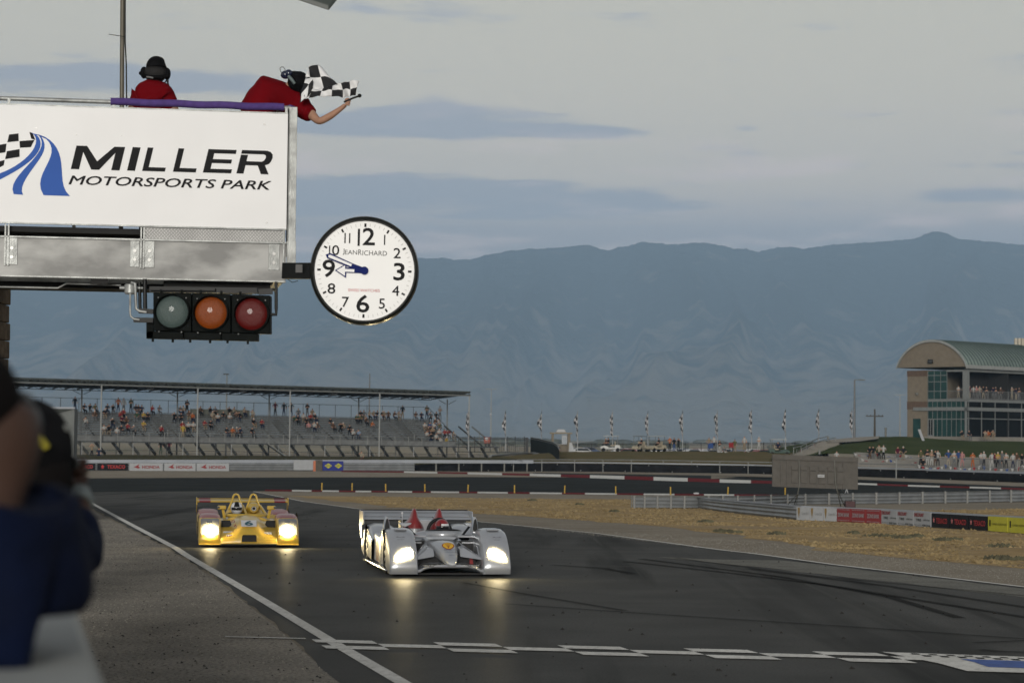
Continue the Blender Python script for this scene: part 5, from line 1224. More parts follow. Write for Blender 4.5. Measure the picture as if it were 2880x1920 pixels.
    # measured slope of hump between y=.1 (.38) and y=.45 (.53)
    a = math.atan2(.15, .35); pm = Matrix.Translation((0, .25, .508)) @ Matrix.Rotation(a, 4, 'X')
    mb = MB(); v_ = [pm @ Vector((x, y, .0)) for x, y in ((-.15, -.16), (.15, -.16), (.152, .16), (-.152, .16))]; mb.add(v_, [(0, 1, 2, 3)]); np_ = mb.build('number_plate', m_carwht, dk)
    mb = MB(); mb.fit('6', .165, .23, pm @ Matrix.Translation((0, 0, .006)), bold=.03); mb.build('number', mat('number_teal', (.03, .13, .17), .5), np_, fixn=False)
    mk = mat('ink_dark_blue', (.03, .05, .16), .5)
    def stick(x, w_, h_, z, txt, tm, plate=True, nm='sticker'):
        y = -.075 + .02; mb = MB(); 
        # flank skin: front face slopes; place just ahead of the flank surface
        yy = .02 + max(0, (z - .20) / .07 * .08) if z < .27 else .10 + (z - .27) / .06 * .15
        yy -= .055 * (1 - (x / .56) ** 2) + .012
        m_ = Matrix.Translation((x, yy, z)) @ Matrix.Rotation(math.radians(66), 4, 'X')
        o = None
        if plate: mb.add([m_ @ Vector((a * w_ / 2, b * h_ / 2, 0)) for a, b in ((-1, -1), (1, -1), (1, 1), (-1, 1))], [(0, 1, 2, 3)]); o = mb.build(nm, m_carwht, dk); mb = MB()
        mb.fit(txt, w_ * .8, h_ * .62, m_ @ Matrix.Translation((0, 0, .004))); mb.build('sticker_lettering', tm, o or dk, fixn=False)
    stick(.37, .15, .09, .285, 'P2', mk); stick(-.40, .20, .055, .315, 'OOO', mat('ink_teal', (.05, .16, .2), .5)); stick(-.38, .12, .06, .25, 'III', m_carred)
    stick(.26, .12, .035, .215, 'BOSE', m_carb, False); stick(.46, .11, .03, .215, 'PENSKE', m_carb, False); stick(-.26, .12, .03, .215, 'PENSKE', m_carb, False); stick(-.46, .10, .035, .215, 'BOSE', m_carb, False)
    stick(-.37, .30, .022, .165, 'www.motorsport', m_carb, False); stick(.37, .30, .022, .165, 'www.motorsport', m_carb, False)
    mb = MB()
    for i, ch in enumerate('DHL'): mb.fit(ch, .07, .09, Matrix.Translation((-.30 + .055 * i, .50 - .17 * i, .535 - .085 * i)) @ Matrix.Rotation(math.radians(35), 4, 'X') @ Matrix.Rotation(math.radians(-25), 4, 'Z'), bold=.02)
    mb.each('nose_lettering', m_carred, dk, fixn=False)
    # cockpit
    mb = MB(); cxk = -.18; rim = [Vector((cxk + math.cos(a) * .235, 2.25 + math.sin(a) * .42, .642)) for a in [2 * PI * i / 24 for i in range(24)]]; mb.add(rim, [tuple(range(24))]); mb.build('cockpit_well', m_carb, root)
    rows = []
    for i in range(19):
        a = PI + PI * i / 18; b = Vector((math.cos(a) * .46, 2.05 + math.sin(a) * .45, .60)); rows.append([b, b + Vector((0, .04, .06))])
    mb = MB(); mb.grid(rows); mb.build('windscreen', m_yel, root, smooth=180, solid=.008)
    mb = MB(); mb.fit('NAVTEQ', .12, .02, top_front_mtx(0, 1.58, .635, 30)); mb.build('screen_lettering', mk, root, fixn=False)
    for x in (-.18, .18):
        n = 18; y0 = 2.80; mb = MB()
        lv = [(.56, .24, .34), (.66, .20, .32), (.74, .165, .30), (.81, .135, .28), (.84, .09, .2)]
        mb.loft([[Vector((x + math.cos(2 * PI * j / n) * a, y0 + b * .5 + math.sin(2 * PI * j / n) * b, z)) for j in range(n)] for z, a, b in lv]); hp_ = mb.build('headrest_fairing', m_yel, root, smooth=60)
        arc = [Vector((x - .155, 2.72, .72)), Vector((x - .11, 2.74, .84)), Vector((x - .075, 2.76, .94)), Vector((x - .06, 2.77, 1.01)), Vector((x - .04, 2.78, 1.045)), Vector((x, 2.78, 1.06)), Vector((x + .04, 2.78, 1.045)), Vector((x + .06, 2.77, 1.01)), Vector((x + .075, 2.76, .94)), Vector((x + .11, 2.74, .84)), Vector((x + .155, 2.72, .72))]
        mb = MB(); mb.tube(arc, .022, 10); mb.build('roll_hoop', m_yel, root, smooth=60)
        if x > 0:
            mb = MB(); mb.disc((x, 2.50, .75), (0, -1, 0), .055, 20, t=.03); ri = mb.build('air_intake', m_carb, root)
            mb = MB(); mb.loft([[Vector((x + math.cos(2 * PI * j / 20) * r, y, .75 + math.sin(2 * PI * j / 20) * r)) for j in range(20)] for r, y in ((.036, 2.462), (.048, 2.455), (.048, 2.47))], cap=False); mb.build('intake_ring', m_carwht, ri)
            mb = MB(); mb.loft([[Vector((x + math.cos(2 * PI * j / 16) * r, y, .74 + math.sin(2 * PI * j / 16) * r)) for j in range(16)] for r, y in ((.075, 2.505), (.12, 2.6), (.14, 2.8))]); mb.build('intake_pod', m_yel, root, smooth=60)
        mb = MB(); mb.tube([(x + .14, 2.75, .80), (.42 if x > 0 else x + .2, 2.2, .63)], .03, 8); mb.build('brace', m_yel, root, smooth=60)
    # rear wing, narrow chord with red ends
    mb = MB(); n = 10; pf = [(4.12 + .36 * (1 - math.cos(PI * i / n)) / 2, .845 + .028 * math.sin(PI * i / n) + .075 * (i / n) ** 2) for i in range(n + 1)] + [(4.12 + .36 * (1 - math.cos(PI * i / n)) / 2, .835 - .012 * math.sin(PI * i / n) + .075 * (i / n) ** 2) for i in range(n - 1, 0, -1)]
    rw = None
    for x0, x1, m_ in ((-.965, -.92, m_yel), (-.92, -.68, m_carred), (-.68, .68, m_yel), (.68, .92, m_carred), (.92, .965, m_yel)):
        mb = MB(); mb.prism(pf, x0, x1)
        o = mb.build('wing_section' if rw else 'rear_wing', m_, rw or root, smooth=60)
        rw = rw or o
    mb = MB(); mb.box((0, 4.47, .932), (1.93, .01, .022)); mb.build('gurney_strip', m_carb, rw)
    return root
yc_ = yellow_car()
driver(yc_, -.18, 2.32, .705, (m_carwht, m_carb, m_carb), m_visor, 'driver with a white and black helmet sitting in the yellow race car', lambda c: abs(c.x) < .045 and c.z > .02)
# headlamp beams
for car, pts, pw in ((sc_, ((-.76, -.12, .36), (.76, -.12, .36)), 90), (yc_, ((-.755, -.12, .30), (.755, -.12, .30)), 90)):
    for p in pts:
        ld = bpy.data.lights.new('headlamp_beam', 'SPOT'); lo_ = bpy.data.objects.new('headlamp_beam', ld); C.objects.link(lo_); lo_.parent = car; lo_.location = p
        ld.energy = pw * .35; ld.color = (1, .88, .62); ld.spot_size = math.radians(75); ld.spot_blend = 1.0; ld.shadow_soft_size = .06
        lo_.rotation_euler = Vector((0, 1, .13)).to_track_quat('Z', 'Y').to_euler()
# ================================================================ SPECTATORS: poses built once, then copied
def pose(name, J, E, root='hip'):
    me = skin_mesh(name, J, E, root, [m_skin], 1)
    return me
SK, SH, TR, SO, HA = 0, 1, 2, 3, 4
def human(kind):
    # facing -y, feet (or seat) at z=0
    H = {}
    if kind.startswith('stand') or kind == 'walk':
        H = {'hip': ((0, .0, .92), .13, .10), 'bel': ((0, 0, 1.08), .13, .10), 'che': ((0, 0, 1.30), .155, .105), 'nk': ((0, 0, 1.47), .055), 'hd': ((0, -.01, 1.60), .085, .095), 'tp': ((0, 0, 1.69), .07),
             'sl': ((-.18, 0, 1.40), .062), 'sr': ((.18, 0, 1.40), .062), 'kl': ((-.11, -.01, .50), .062), 'kr': ((.11, -.01, .50), .062), 'al': ((-.12, .02, .10), .042), 'ar': ((.12, .02, .10), .042), 'tl': ((-.13, -.12, .05), .04), 'tr': ((.13, -.12, .05), .04)}
        arms = {'stand_down': ((-.24, .03, 1.13), (-.23, -.05, .90), (.24, .03, 1.13), (.23, -.05, .90)), 'stand_cross': ((-.24, -.02, 1.14), (.05, -.20, 1.17), (.24, -.02, 1.14), (-.05, -.22, 1.21)),
                'stand_up': ((-.24, -.12, 1.30), (-.10, -.22, 1.52), (.24, -.12, 1.30), (.10, -.22, 1.52)), 'stand_hip': ((-.34, .04, 1.18), (-.18, -.04, 1.02), (.34, .04, 1.18), (.18, -.04, 1.02)), 'walk': ((-.24, .12, 1.15), (-.23, .12, .95), (.24, -.06, 1.15), (.22, -.24, 1.02)),
                'stand_lean': ((-.24, -.14, 1.18), (-.16, -.36, 1.14), (.24, -.14, 1.18), (.16, -.36, 1.14))}[kind]
        if kind == 'walk':
            H['kl'] = ((-.10, -.16, .52), .062); H['al'] = ((-.10, -.24, .12), .042); H['tl'] = ((-.10, -.38, .07), .04); H['kr'] = ((.10, .06, .50), .062); H['ar'] = ((.10, .30, .14), .042); H['tr'] = ((.10, .20, .05), .04)
    else:
        H = {'hip': ((0, .0, .08), .14, .12), 'bel': ((0, .02, .24), .13, .11), 'che': ((0, -.02 if kind == 'sit_up' else -.14, .46), .155, .105), 'nk': ((0, -.04 if kind == 'sit_up' else -.18, .62), .055), 'hd': ((0, -.06 if kind == 'sit_up' else -.22, .75), .085, .095), 'tp': ((0, -.05 if kind == 'sit_up' else -.20, .84), .07)}
        cy = H['che'][0][1]
        H.update({'sl': ((-.18, cy, .56), .062), 'sr': ((.18, cy, .56), .062), 'kl': ((-.13, -.45, .08), .065), 'kr': ((.13, -.45, .08), .065), 'al': ((-.13, -.42, -.32), .045), 'ar': ((.13, -.42, -.32), .045), 'tl': ((-.13, -.56, -.38), .04), 'tr': ((.13, -.56, -.38), .04)})
        arms = {'sit_up': ((-.25, -.08, .32), (-.14, -.34, .20), (.25, -.08, .32), (.14, -.34, .20)), 'sit_lean': ((-.24, -.30, .34), (-.06, -.46, .28), (.24, -.30, .34), (.06, -.46, .28)), 'sit_arm': ((-.26, -.20, .50), (-.10, -.34, .66), (.25, -.16, .30), (.12, -.40, .20))}[kind]
    for n_, p in zip(('el', 'wl', 'er', 'wr'), arms): H[n_] = (p, .047 if n_[0] == 'e' else .036)
    E = [('hip', 'bel', SH), ('bel', 'che', SH), ('che', 'nk', SH), ('nk', 'hd', SK), ('hd', 'tp', HA), ('che', 'sl', SH), ('sl', 'el', SH), ('el', 'wl', SK), ('che', 'sr', SH), ('sr', 'er', SH), ('er', 'wr', SK), ('hip', 'kl', TR), ('kl', 'al', TR), ('al', 'tl', SO), ('hip', 'kr', TR), ('kr', 'ar', TR), ('ar', 'tr', SO)]
    sl = [m_skin] * 5
    me = skin_mesh('person_' + kind, H, E, 'hip', sl, 1)
    return me
POSE = {k: human(k) for k in ('stand_down', 'stand_cross', 'stand_up', 'stand_hip', 'walk', 'stand_lean', 'sit_up', 'sit_lean', 'sit_arm')}
PCOL = {k_: tuple(c * .68 for c in v_) for k_, v_ in {'white': (.50, .50, .48), 'black': (.012, .012, .013), 'red': (.30, .03, .03), 'maroon': (.12, .012, .03), 'orange': (.48, .13, .03), 'yellow': (.50, .36, .07), 'blue': (.045, .09, .26), 'navy': (.015, .022, .06), 'grey': (.16, .165, .17), 'tan': (.32, .25, .17), 'green': (.05, .09, .05), 'pink': (.52, .26, .25), 'brown': (.12, .07, .045), 'olive': (.14, .13, .06), 'light blue': (.25, .33, .45), 'beige': (.40, .35, .27), 'dark': (.02, .02, .025)}.items()}  # scaled down: dim light on the distant crowd is put into the colours
def pm(n): return mat('cloth_' + n.replace(' ', '_'), PCOL[n], .9, var=.18, scale=14, spec=.15)
m_hair = [mat('hair_dark', (.02, .015, .012), .8, spec=.1), mat('hair_brown', (.07, .045, .028), .8, spec=.1), mat('cap_white', (.55, .55, .53), .8), mat('hair_grey', (.16, .15, .14), .8)]
m_shoe = mat('shoe_dark', (.03, .028, .026), .8)
protos = {}
BOOK = {}
def person(kind, loc, rz, shirt, trouser, label, group, sc=1.0, hair=None):
    if kind not in protos:
        o = bpy.data.objects.new('person', POSE[kind]); protos[kind] = o
    else: o = protos[kind].copy()
    C.objects.link(o)
    o.location = loc; o.rotation_euler = (0, 0, rz); o.scale = (sc, sc, sc * random.uniform(.96, 1.03))
    for i, m_ in enumerate((m_skin, pm(shirt), pm(trouser), m_shoe, hair or random.choice(m_hair))):
        o.material_slots[i].link = 'OBJECT'; o.material_slots[i].material = m_
    o['category'] = 'person'; o['group'] = group; BOOK.setdefault(label, []).append(o)
    return o
ORD = ['leftmost', 'second from left', 'third from left', 'fourth from left', 'fifth from left', 'sixth from left', 'seventh from left', 'eighth from left', 'ninth from left', 'tenth from left', 'eleventh from left', 'twelfth from left', 'thirteenth from left', 'fourteenth from left', 'fifteenth from left', 'sixteenth from left']
def scr(o):
    v = (o.location if o.parent is None else mw(o).translation) - CAM; return v.x / v.y

# ================================================================ GRANDSTAND
m_alu = mat('aluminium_plank', (.165, .17, .168), .55, metal=.2, var=.16, scale=2)
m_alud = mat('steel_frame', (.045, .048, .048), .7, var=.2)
m_post = mat('pale_steel_post', (.17, .175, .168), .55, metal=.1, var=.1)  # post colour lowered to paint in the weak light on far steel
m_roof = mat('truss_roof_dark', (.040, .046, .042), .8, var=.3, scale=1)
SR = P(1345, 1290, 285.0); SR.z = -.2; SL = P(-60, 1290, 249.0); SL.z = .2
su = (SL - SR); slen_ = Vector((su.x, su.y, 0)).length; su = Vector((su.x, su.y, 0)).normalized(); sv = Vector((-su.y, su.x, 0))
if sv.y < 0: sv = -sv
sv = (sv + Vector((.16, .05, 0))).normalized()       # rear posts seen slightly less to the left than a square plan
rise = (SL.z - SR.z) / slen_
def sp(u, v, w): p = SR + su * u + sv * v; p.z = SR.z + rise * u + w; return p
gs = thing('grandstand', 'long open grandstand with rows of grey aluminium benches under a flat truss roof', 'grandstand', sp(slen_ / 2, 3, 0))
U1 = slen_
def u_of(px, v, w):  # u where the point projects at photo x
    lo_, hi = -6, U1 + 10
    for _ in range(40):
        m = (lo_ + hi) / 2; q = sp(m, v, w) - CAM; x = q.dot(RT) / q.dot(FW) * FPX + CX
        if x > px: lo_ = m
        else: hi = m
    return lo_
def yproj(p): q = p - CAM; return CY - q.dot(UP) / q.dot(FW) * FPX
def xproj(p): q = p - CAM; return CX + q.dot(RT) / q.dot(FW) * FPX
NR = 12; W0, DR_, RS = 1.35, .62, .268
def bench_w(r): return W0 + .42 + r * RS
def rowv(r): return 1.5 + r * DR_
for r in range(NR):
    mb = MB(); a, b = (3.2 if r > 2 else 3.2), U1
    vs = lambda u0, u1, v0, v1, w0, w1: [sp(u, v, w) for u in (u0, u1) for v in (v0, v1) for w in (w0, w1)]
    f8 = [(0, 1, 3, 2), (4, 6, 7, 5), (0, 4, 5, 1), (2, 3, 7, 6), (0, 2, 6, 4), (1, 5, 7, 3)]
    mb.add(vs(a, b, rowv(r) - .14, rowv(r) + .14, bench_w(r) - .04, bench_w(r)), f8)
    mb.build('bench_plank', m_alu, gs, True)
    mb = MB(); mb.add(vs(a, b, rowv(r) + .12, rowv(r) + .62, bench_w(r) - .20, bench_w(r) - .16), f8); mb.add(vs(a, b, rowv(r) + .10, rowv(r) + .12, bench_w(r) - .40, bench_w(r) - .17), f8)
    mb.build('footboard', mat('aluminium_tread', (.11, .115, .112), .6, metal=.2, var=.2), gs, True)
f8 = [(0, 1, 3, 2), (4, 6, 7, 5), (0, 4, 5, 1), (2, 3, 7, 6), (0, 2, 6, 4), (1, 5, 7, 3)]
def sbox(mb, u0, u1, v0, v1, w0, w1): mb.add([sp(u, v, w) for u in (u0, u1) for v in (v0, v1) for w in (w0, w1)], f8)
mb = MB(); sbox(mb, -3.2, U1, 0, 1.5, W0 - .06, W0); mb.build('walkway', m_alu, gs, True)
mb = MB(); sbox(mb, 3.2, U1, 0.02, .05, W0, W0 + .55); mb.build('front_skirt', m_alu, gs, True)
mb = MB(); sbox(mb, -3.2, U1, -.03, .0, W0 - .14, W0 - .02); mb.build('edge_beam', m_alud, gs, True)
# front guard rail with posts
mb = MB()
for w in (W0 + .55, W0 + 1.0): mb.bar(sp(-3.2, 0, w), sp(U1, 0, w), .04)
mb.build('guard_rail', m_post, gs, True)
mb = MB(); u = -3.2
while u < U1: mb.bar(sp(u, 0, W0), sp(u, 0, W0 + 1.05), .05); u += 1.9
mb.each('guard_post', m_post, gs, True)
# raking frames and legs underneath
u = -3.0; k = 0
while u < U1:
    mb = MB(); c_ = .10
    mb.bar(sp(u, .1, -.6), sp(u, .1, W0), .09)
    if k % 3 == 0: mb.bar(sp(u, 6.0, -.6), sp(u, 6.0, bench_w(6)), .09)
    mb.bar(sp(u, .2, W0 - .15), sp(u, rowv(NR - 1), bench_w(NR - 1) - .9), .12, .16)
    mb.bar(sp(u + .5, .15, W0 - .1), sp(u - 1.1, 1.4, -.1), .16, .30)
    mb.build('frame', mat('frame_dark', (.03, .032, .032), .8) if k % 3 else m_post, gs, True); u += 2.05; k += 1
mb = MB(); mb.bar(sp(-3, .12, .35), sp(U1, .12, .35), .05, .08); mb.build('cross_tie', m_alud, gs, True)
# aisle stairs: brighter nosings
for px in (460, 800, 1150, 240 - 300):
    u0 = u_of(px, 4, 3)
    mb = MB()
    for r in range(NR * 2 - 4):
        v = 1.5 + r * DR_ / 2; w = W0 + .10 + r * RS / 2; sbox(mb, u0 - .6, u0 + .6, v, v + .28, w + .13, w + .17)
    mb.bar(sp(u0, 2.2, W0 + .4), sp(u0, 2.2, W0 + 1.4), .05); mb.bar(sp(u0, 2.2, W0 + 1.4), sp(u0, 7.0, bench_w(9) + .7), .04)
    mb.build('aisle_steps', m_post, gs, True)
# back fence
vb = rowv(NR - 1) + .75; wb = bench_w(NR - 1) - .2
mb = MB(); mb.bar(sp(3.2, vb, wb + 1.65), sp(U1, vb, wb + 1.65), .05); mb.bar(sp(3.2, vb, wb + .1), sp(U1, vb, wb + .1), .05)
mb.bar(sp(3.2, vb, wb + 1.6), sp(3.2, .5, W0 + 1.2), .05); mb.bar(sp(3.2, vb, wb + .8), sp(3.2, .5, W0 + .5), .04)
mb.build('back_rail', m_alud, gs, True)
mb = MB(); u = 3.2
while u < U1: mb.bar(sp(u, vb, wb - .2), sp(u, vb, wb + 1.7), .06); u += 2.25
for v in (1.2, 2.6, 4.0, 5.4, 6.8): mb.bar(sp(3.2, v, W0 + (v - 1) * .40), sp(3.2, v, W0 + 1.35 + (v - .5) * .42), .06)
mb.each('back_post', m_alud, gs, True)
# press box at the back
u0, u1 = u_of(700, vb, wb), u_of(535, vb, wb); mb = MB(); sbox(mb, u0, u1, vb - .3, vb + .1, wb - .3, wb + .75); mb.build('back_panel', mat('panel_grey_green', (.14, .145, .12), .8), gs, True)
# roof: front truss, rear truss, sheet
WF = 7.65 + .35; vf = -.6; vr = vb + .5; WRr = 7.25
UE = u_of(1323, vf, WF)
def roof_w(v): return WF - .35 + (WRr - (WF - .35)) * (v - vf) / (vr - vf)
mb = MB()
for q_ in ((WF - .36), (WF - .0)):
    mb.bar(sp(UE, vf, q_), sp(U1, vf, q_), .10)
u = UE; k = 0
while u < U1 - .5:
    mb.bar(sp(u, vf, WF - .36), sp(u + .45, vf, WF), .07); mb.bar(sp(u + .45, vf, WF), sp(u + .9, vf, WF - .36), .07); u += .9
mb.build('front_truss', m_roof, gs, True)
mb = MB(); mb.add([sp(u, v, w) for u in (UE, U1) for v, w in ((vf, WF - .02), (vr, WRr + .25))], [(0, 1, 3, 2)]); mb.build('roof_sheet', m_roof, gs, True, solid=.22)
mb = MB(); mb.bar(sp(UE, vf - .08, WF - .47), sp(U1, vf - .08, WF - .47), .10, .11); mb.build('gutter', m_post, gs, True)
mb = MB(); mb.bar(sp(2.6, vr, WRr - .15), sp(U1, vr, WRr - .15), .08); mb.bar(sp(2.6, vr, WRr + .12), sp(U1, vr, WRr + .12), .08)
u = 2.6
while u < U1:
    mb.bar(sp(u, vf, WF - .4), sp(u, vr, WRr - .05), .07, .12); mb.bar(sp(u, vr, WRr - .15), sp(u + .75, vr, WRr + .12), .04); mb.bar(sp(u + .75, vr, WRr + .12), sp(u + 1.5, vr, WRr - .15), .04); u += 1.5
for v in (2.0, 4.2, 6.4): mb.bar(sp(2.6, v, roof_w(v) - .05), sp(U1, v, roof_w(v) - .05), .05)
mb.build('rafter', m_alud, gs, True)
for px in (1319, 1067, 815, 555, 284, 10):
    u0 = u_of(px, vf, 3); mb = MB(); mb.bar(sp(u0, vf, -.6), sp(u0, vf, WF - .4), .14, .14); mb.build('roof_post', m_post, gs, True)
for px in (1258, 1009, 757, 499, 230, -40):
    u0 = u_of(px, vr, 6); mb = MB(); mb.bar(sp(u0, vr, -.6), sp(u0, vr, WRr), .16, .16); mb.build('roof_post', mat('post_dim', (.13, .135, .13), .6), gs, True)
    mb = MB(); mb.bar(sp(u0 + .2, vr, WRr - .6), sp(u0 + 1.3, vr, WRr - .1), .06); mb.bar(sp(u0 - .2, vr, WRr - .6), sp(u0 - 1.3, vr, WRr - .1), .06); mb.build('knee_brace', m_alud, gs, True)
mb = MB()
for px in (1194, 936, 680, 420): u0 = u_of(px, 1, 7); mb.box(sp(u0, .6, WF - .62), (.75, .5, .4))
for o in mb.each('loudspeaker', m_blk, gs, True): pass
# stair down at the middle of the front and ramp at the right end
u0 = u_of(745, 0, 1); mb = MB(); mb.bar(sp(u0, -.5, W0), sp(u0 - 2.6, -.9, -.3), .9, .12); mb.bar(sp(u0, -.9, W0 + .9), sp(u0 - 2.6, -1.2, .6), .05); mb.bar(sp(u0, -.9, W0 + .45), sp(u0 - 2.6, -1.2, .15), .04); mb.build('stairway', m_post, gs, True)
mb = MB()
for w in (.25, .6, .95): mb.bar(sp(-3.2, 0, W0 - w), sp(-6.0, -.2, W0 - w - .05), .05)
for u in (-4.2, -5.2, -6.0): mb.bar(sp(u, 0, -.6), sp(u, 0, W0), .06)
mb.build('end_steps', m_post, gs, True)
# red kiosk bin on the walkway
b_ = sp(u_of(1371, .6, W0), .6, W0); bt = thing('waste_bin', 'red waste bin with white notice at right end of grandstand walkway', 'bin', b_)
mb = MB(); mb.prism([(-.42, .35), (.42, .35), (.45, 1.2), (-.45, 1.2)], -.3, .3, ax='y'); [v.__iadd__(b_) for v in mb.v]; mb.build('body', mat('bin_red', (.30, .05, .02), .6), bt, True, bevel=.04)
mb = MB(); mb.box(b_ + Vector((-.1, -.32, .95)), (.35, .02, .25)); mb.build('notice', m_sign, bt, True)
mb = MB(); mb.box(b_ + Vector((0, 0, .15)), (.7, .5, .32)); mb.build('base', m_blk, bt, True)

# crowd in the stand ----------------------------------------------
rnd = random.Random(3)
def bay(px):
    posts = [10, 284, 555, 815, 1067, 1319]
    nm = ['far left bay', 'second bay from left', 'middle bay', 'fourth bay', 'right-hand bay']
    for a, b, n_ in zip(posts, posts[1:], nm):
        if a <= px < b: return n_
    return 'right-hand bay'
lst = []
def add_z(ox, items):
    for zx, zy, pose_, col in items: lst.append((ox + zx / 4.704, 1060 + zy / 4.704, pose_, col))
add_z(200, [(60, 355, 'S', 'black'), (165, 400, 's', 'dark'), (245, 390, 's', 'black'), (315, 390, 's', 'olive'), (475, 405, 's', 'dark'), (550, 400, 's', 'black'), (632, 320, 'S', 'orange'), (705, 350, 'S', 'white'), (800, 360, 'S', 'green'), (855, 400, 's', 'dark'), (890, 400, 's', 'black'), (930, 400, 's', 'navy'), (1065, 395, 's', 'red'), (1160, 400, 's', 'grey'), (1430, 400, 's', 'grey'), (1485, 400, 's', 'beige'), (1545, 395, 'S', 'black'), (1700, 420, 's', 'brown'), (1830, 430, 's', 'dark'), (1900, 430, 's', 'grey'), (2090, 430, 's', 'black'), (2145, 415, 's', 'beige'), (2280, 425, 's', 'beige'),
 (180, 590, 's', 'white'), (540, 590, 's', 'black'), (640, 500, 's', 'red'), (690, 480, 's', 'red'), (660, 560, 's', 'maroon'), (730, 560, 's', 'brown'), (945, 520, 's', 'yellow'), (1010, 520, 's', 'black'), (870, 500, 's', 'green'), (310, 480, 's', 'brown'), (440, 480, 's', 'dark'), (1365, 510, 's', 'black'), (1460, 510, 's', 'black'), (1600, 510, 's', 'orange'), (1560, 500, 's', 'brown'), (1870, 510, 's', 'beige'), (1935, 530, 's', 'white'), (2010, 510, 's', 'black'), (2090, 520, 's', 'white'), (2180, 510, 's', 'brown'), (2220, 520, 's', 'dark'),
 (430, 690, 's', 'white'), (500, 670, 's', 'black'), (605, 705, 's', 'white'), (670, 690, 's', 'dark'), (740, 660, 's', 'red'), (820, 690, 's', 'grey'), (950, 635, 's', 'yellow'), (1185, 690, 's', 'red'), (1470, 650, 's', 'red'), (1550, 650, 's', 'white'), (1610, 650, 's', 'white'), (1490, 740, 'S', 'yellow'), (1755, 620, 's', 'red'), (1835, 630, 's', 'black'), (2055, 700, 's', 'black'), (2130, 710, 's', 'orange'), (2190, 700, 's', 'grey'), (2225, 700, 's', 'navy')])
add_z(700, [(45, 470, 's', 'beige'), (360, 430, 'S', 'maroon'), (475, 430, 'S', 'black'), (570, 420, 'S', 'dark'), (655, 450, 's', 'grey'), (785, 390, 'S', 'black'), (835, 455, 's', 'tan'), (600, 540, 's', 'green'), (640, 540, 's', 'dark'), (715, 530, 's', 'white'), (760, 570, 's', 'black'), (810, 530, 's', 'red'), (870, 540, 's', 'dark'), (790, 655, 's', 'pink'), (860, 640, 's', 'white'), (900, 640, 's', 'brown'), (165, 590, 's', 'red'), (60, 590, 's', 'black'), (40, 725, 's', 'black'), (1075, 590, 's', 'black'), (1110, 640, 's', 'brown'), (1215, 660, 's', 'black'), (1248, 665, 's', 'tan'), (1330, 680, 's', 'black'), (1370, 750, 's', 'white'), (1450, 740, 's', 'light blue'), (1620, 640, 's', 'orange'), (1415, 545, 's', 'green'), (1470, 545, 's', 'olive'), (1540, 560, 's', 'brown'), (1520, 470, 's', 'grey'), (1475, 480, 's', 'dark'), (1590, 490, 's', 'beige'), (1650, 490, 's', 'tan'), (1690, 490, 's', 'dark'), (1790, 475, 's', 'tan'), (1765, 470, 's', 'dark'), (1845, 475, 's', 'brown'), (1915, 490, 's', 'brown'), (1980, 485, 's', 'beige'), (2045, 450, 'S', 'black'), (2200, 500, 's', 'brown'), (2280, 515, 's', 'navy')])
add_z(1100, [(485, 480, 'S', 'olive'), (525, 500, 's', 'grey'), (595, 505, 's', 'black'), (660, 490, 'S', 'white'), (575, 585, 's', 'brown'), (620, 600, 's', 'white'), (435, 655, 's', 'white'), (500, 650, 's', 'blue'), (565, 655, 's', 'white'), (635, 650, 's', 'olive'), (490, 700, 's', 'brown'), (550, 705, 's', 'tan'), (630, 725, 's', 'white'), (710, 740, 's', 'red'), (750, 740, 's', 'red'), (815, 755, 's', 'beige'), (465, 770, 's', 'white'), (530, 775, 's', 'black'), (595, 780, 's', 'white'), (650, 870, 's', 'white'), (720, 870, 's', 'yellow')])
for px, py, ps, col in lst:
    best = None
    for r in range(-1, NR):
        v = rowv(r) if r >= 0 else 1.0; w = bench_w(r) if r >= 0 else W0 + .25
        u = u_of(px, v, w)
        up_ = .42 if ps == 's' else .55
        y = yproj(sp(u, v, w + up_))
        if best is None or abs(y - py) < best[0]: best = (abs(y - py), u, v, w, r)
    _, u, v, w, r = best
    where = 'top row' if r >= NR - 1 else ('upper rows' if r >= 7 else ('middle rows' if r >= 3 else 'lower rows'))
    if ps == 'S':
        loc = sp(u, v + .35, w - .18 if r >= 0 else W0); kind = rnd.choice(('stand_down', 'stand_cross', 'stand_hip')); act = 'standing'
    else:
        loc = sp(u, v, w); kind = rnd.choice(('sit_up', 'sit_lean', 'sit_arm')); act = 'seated'
    hue = 'dark' if col in ('black', 'dark', 'navy') else col
    person(kind, loc, rnd.uniform(-.35, .45) + .30, col, rnd.choice(('dark', 'navy', 'tan', 'black', 'grey')), '%s spectator in %s top, grandstand %s, %s' % (act, hue, where, bay(px)), 'spectators in the grandstand', 1.1)
person('stand_up', P(1437 - 300, 1283, 283) if 0 else P(245 + 13, 1290, 240), 0.2, 'tan', 'dark', 'spectator in a tan top down on the dark bank below the grandstand', 'spectators around the grandstand')
person('sit_up', P(278, 1281, 240), 0.2, 'navy', 'navy', 'spectator in navy sitting on the dark bank below the grandstand', 'spectators around the grandstand')
person('stand_down', P(452, 1281, 262), 0.2, 'dark', 'green', 'spectator in dark clothes standing under the front of the grandstand', 'spectators around the grandstand')
person('stand_down', P(476, 1278, 262), 0.4, 'maroon', 'dark', 'spectator in a maroon top standing under the front of the grandstand', 'spectators around the grandstand')
person('sit_arm', P(1016, 1291, 232), 0.2, 'beige', 'brown', 'spectator in beige crouching behind the white wall top below the grandstand', 'spectators around the grandstand')
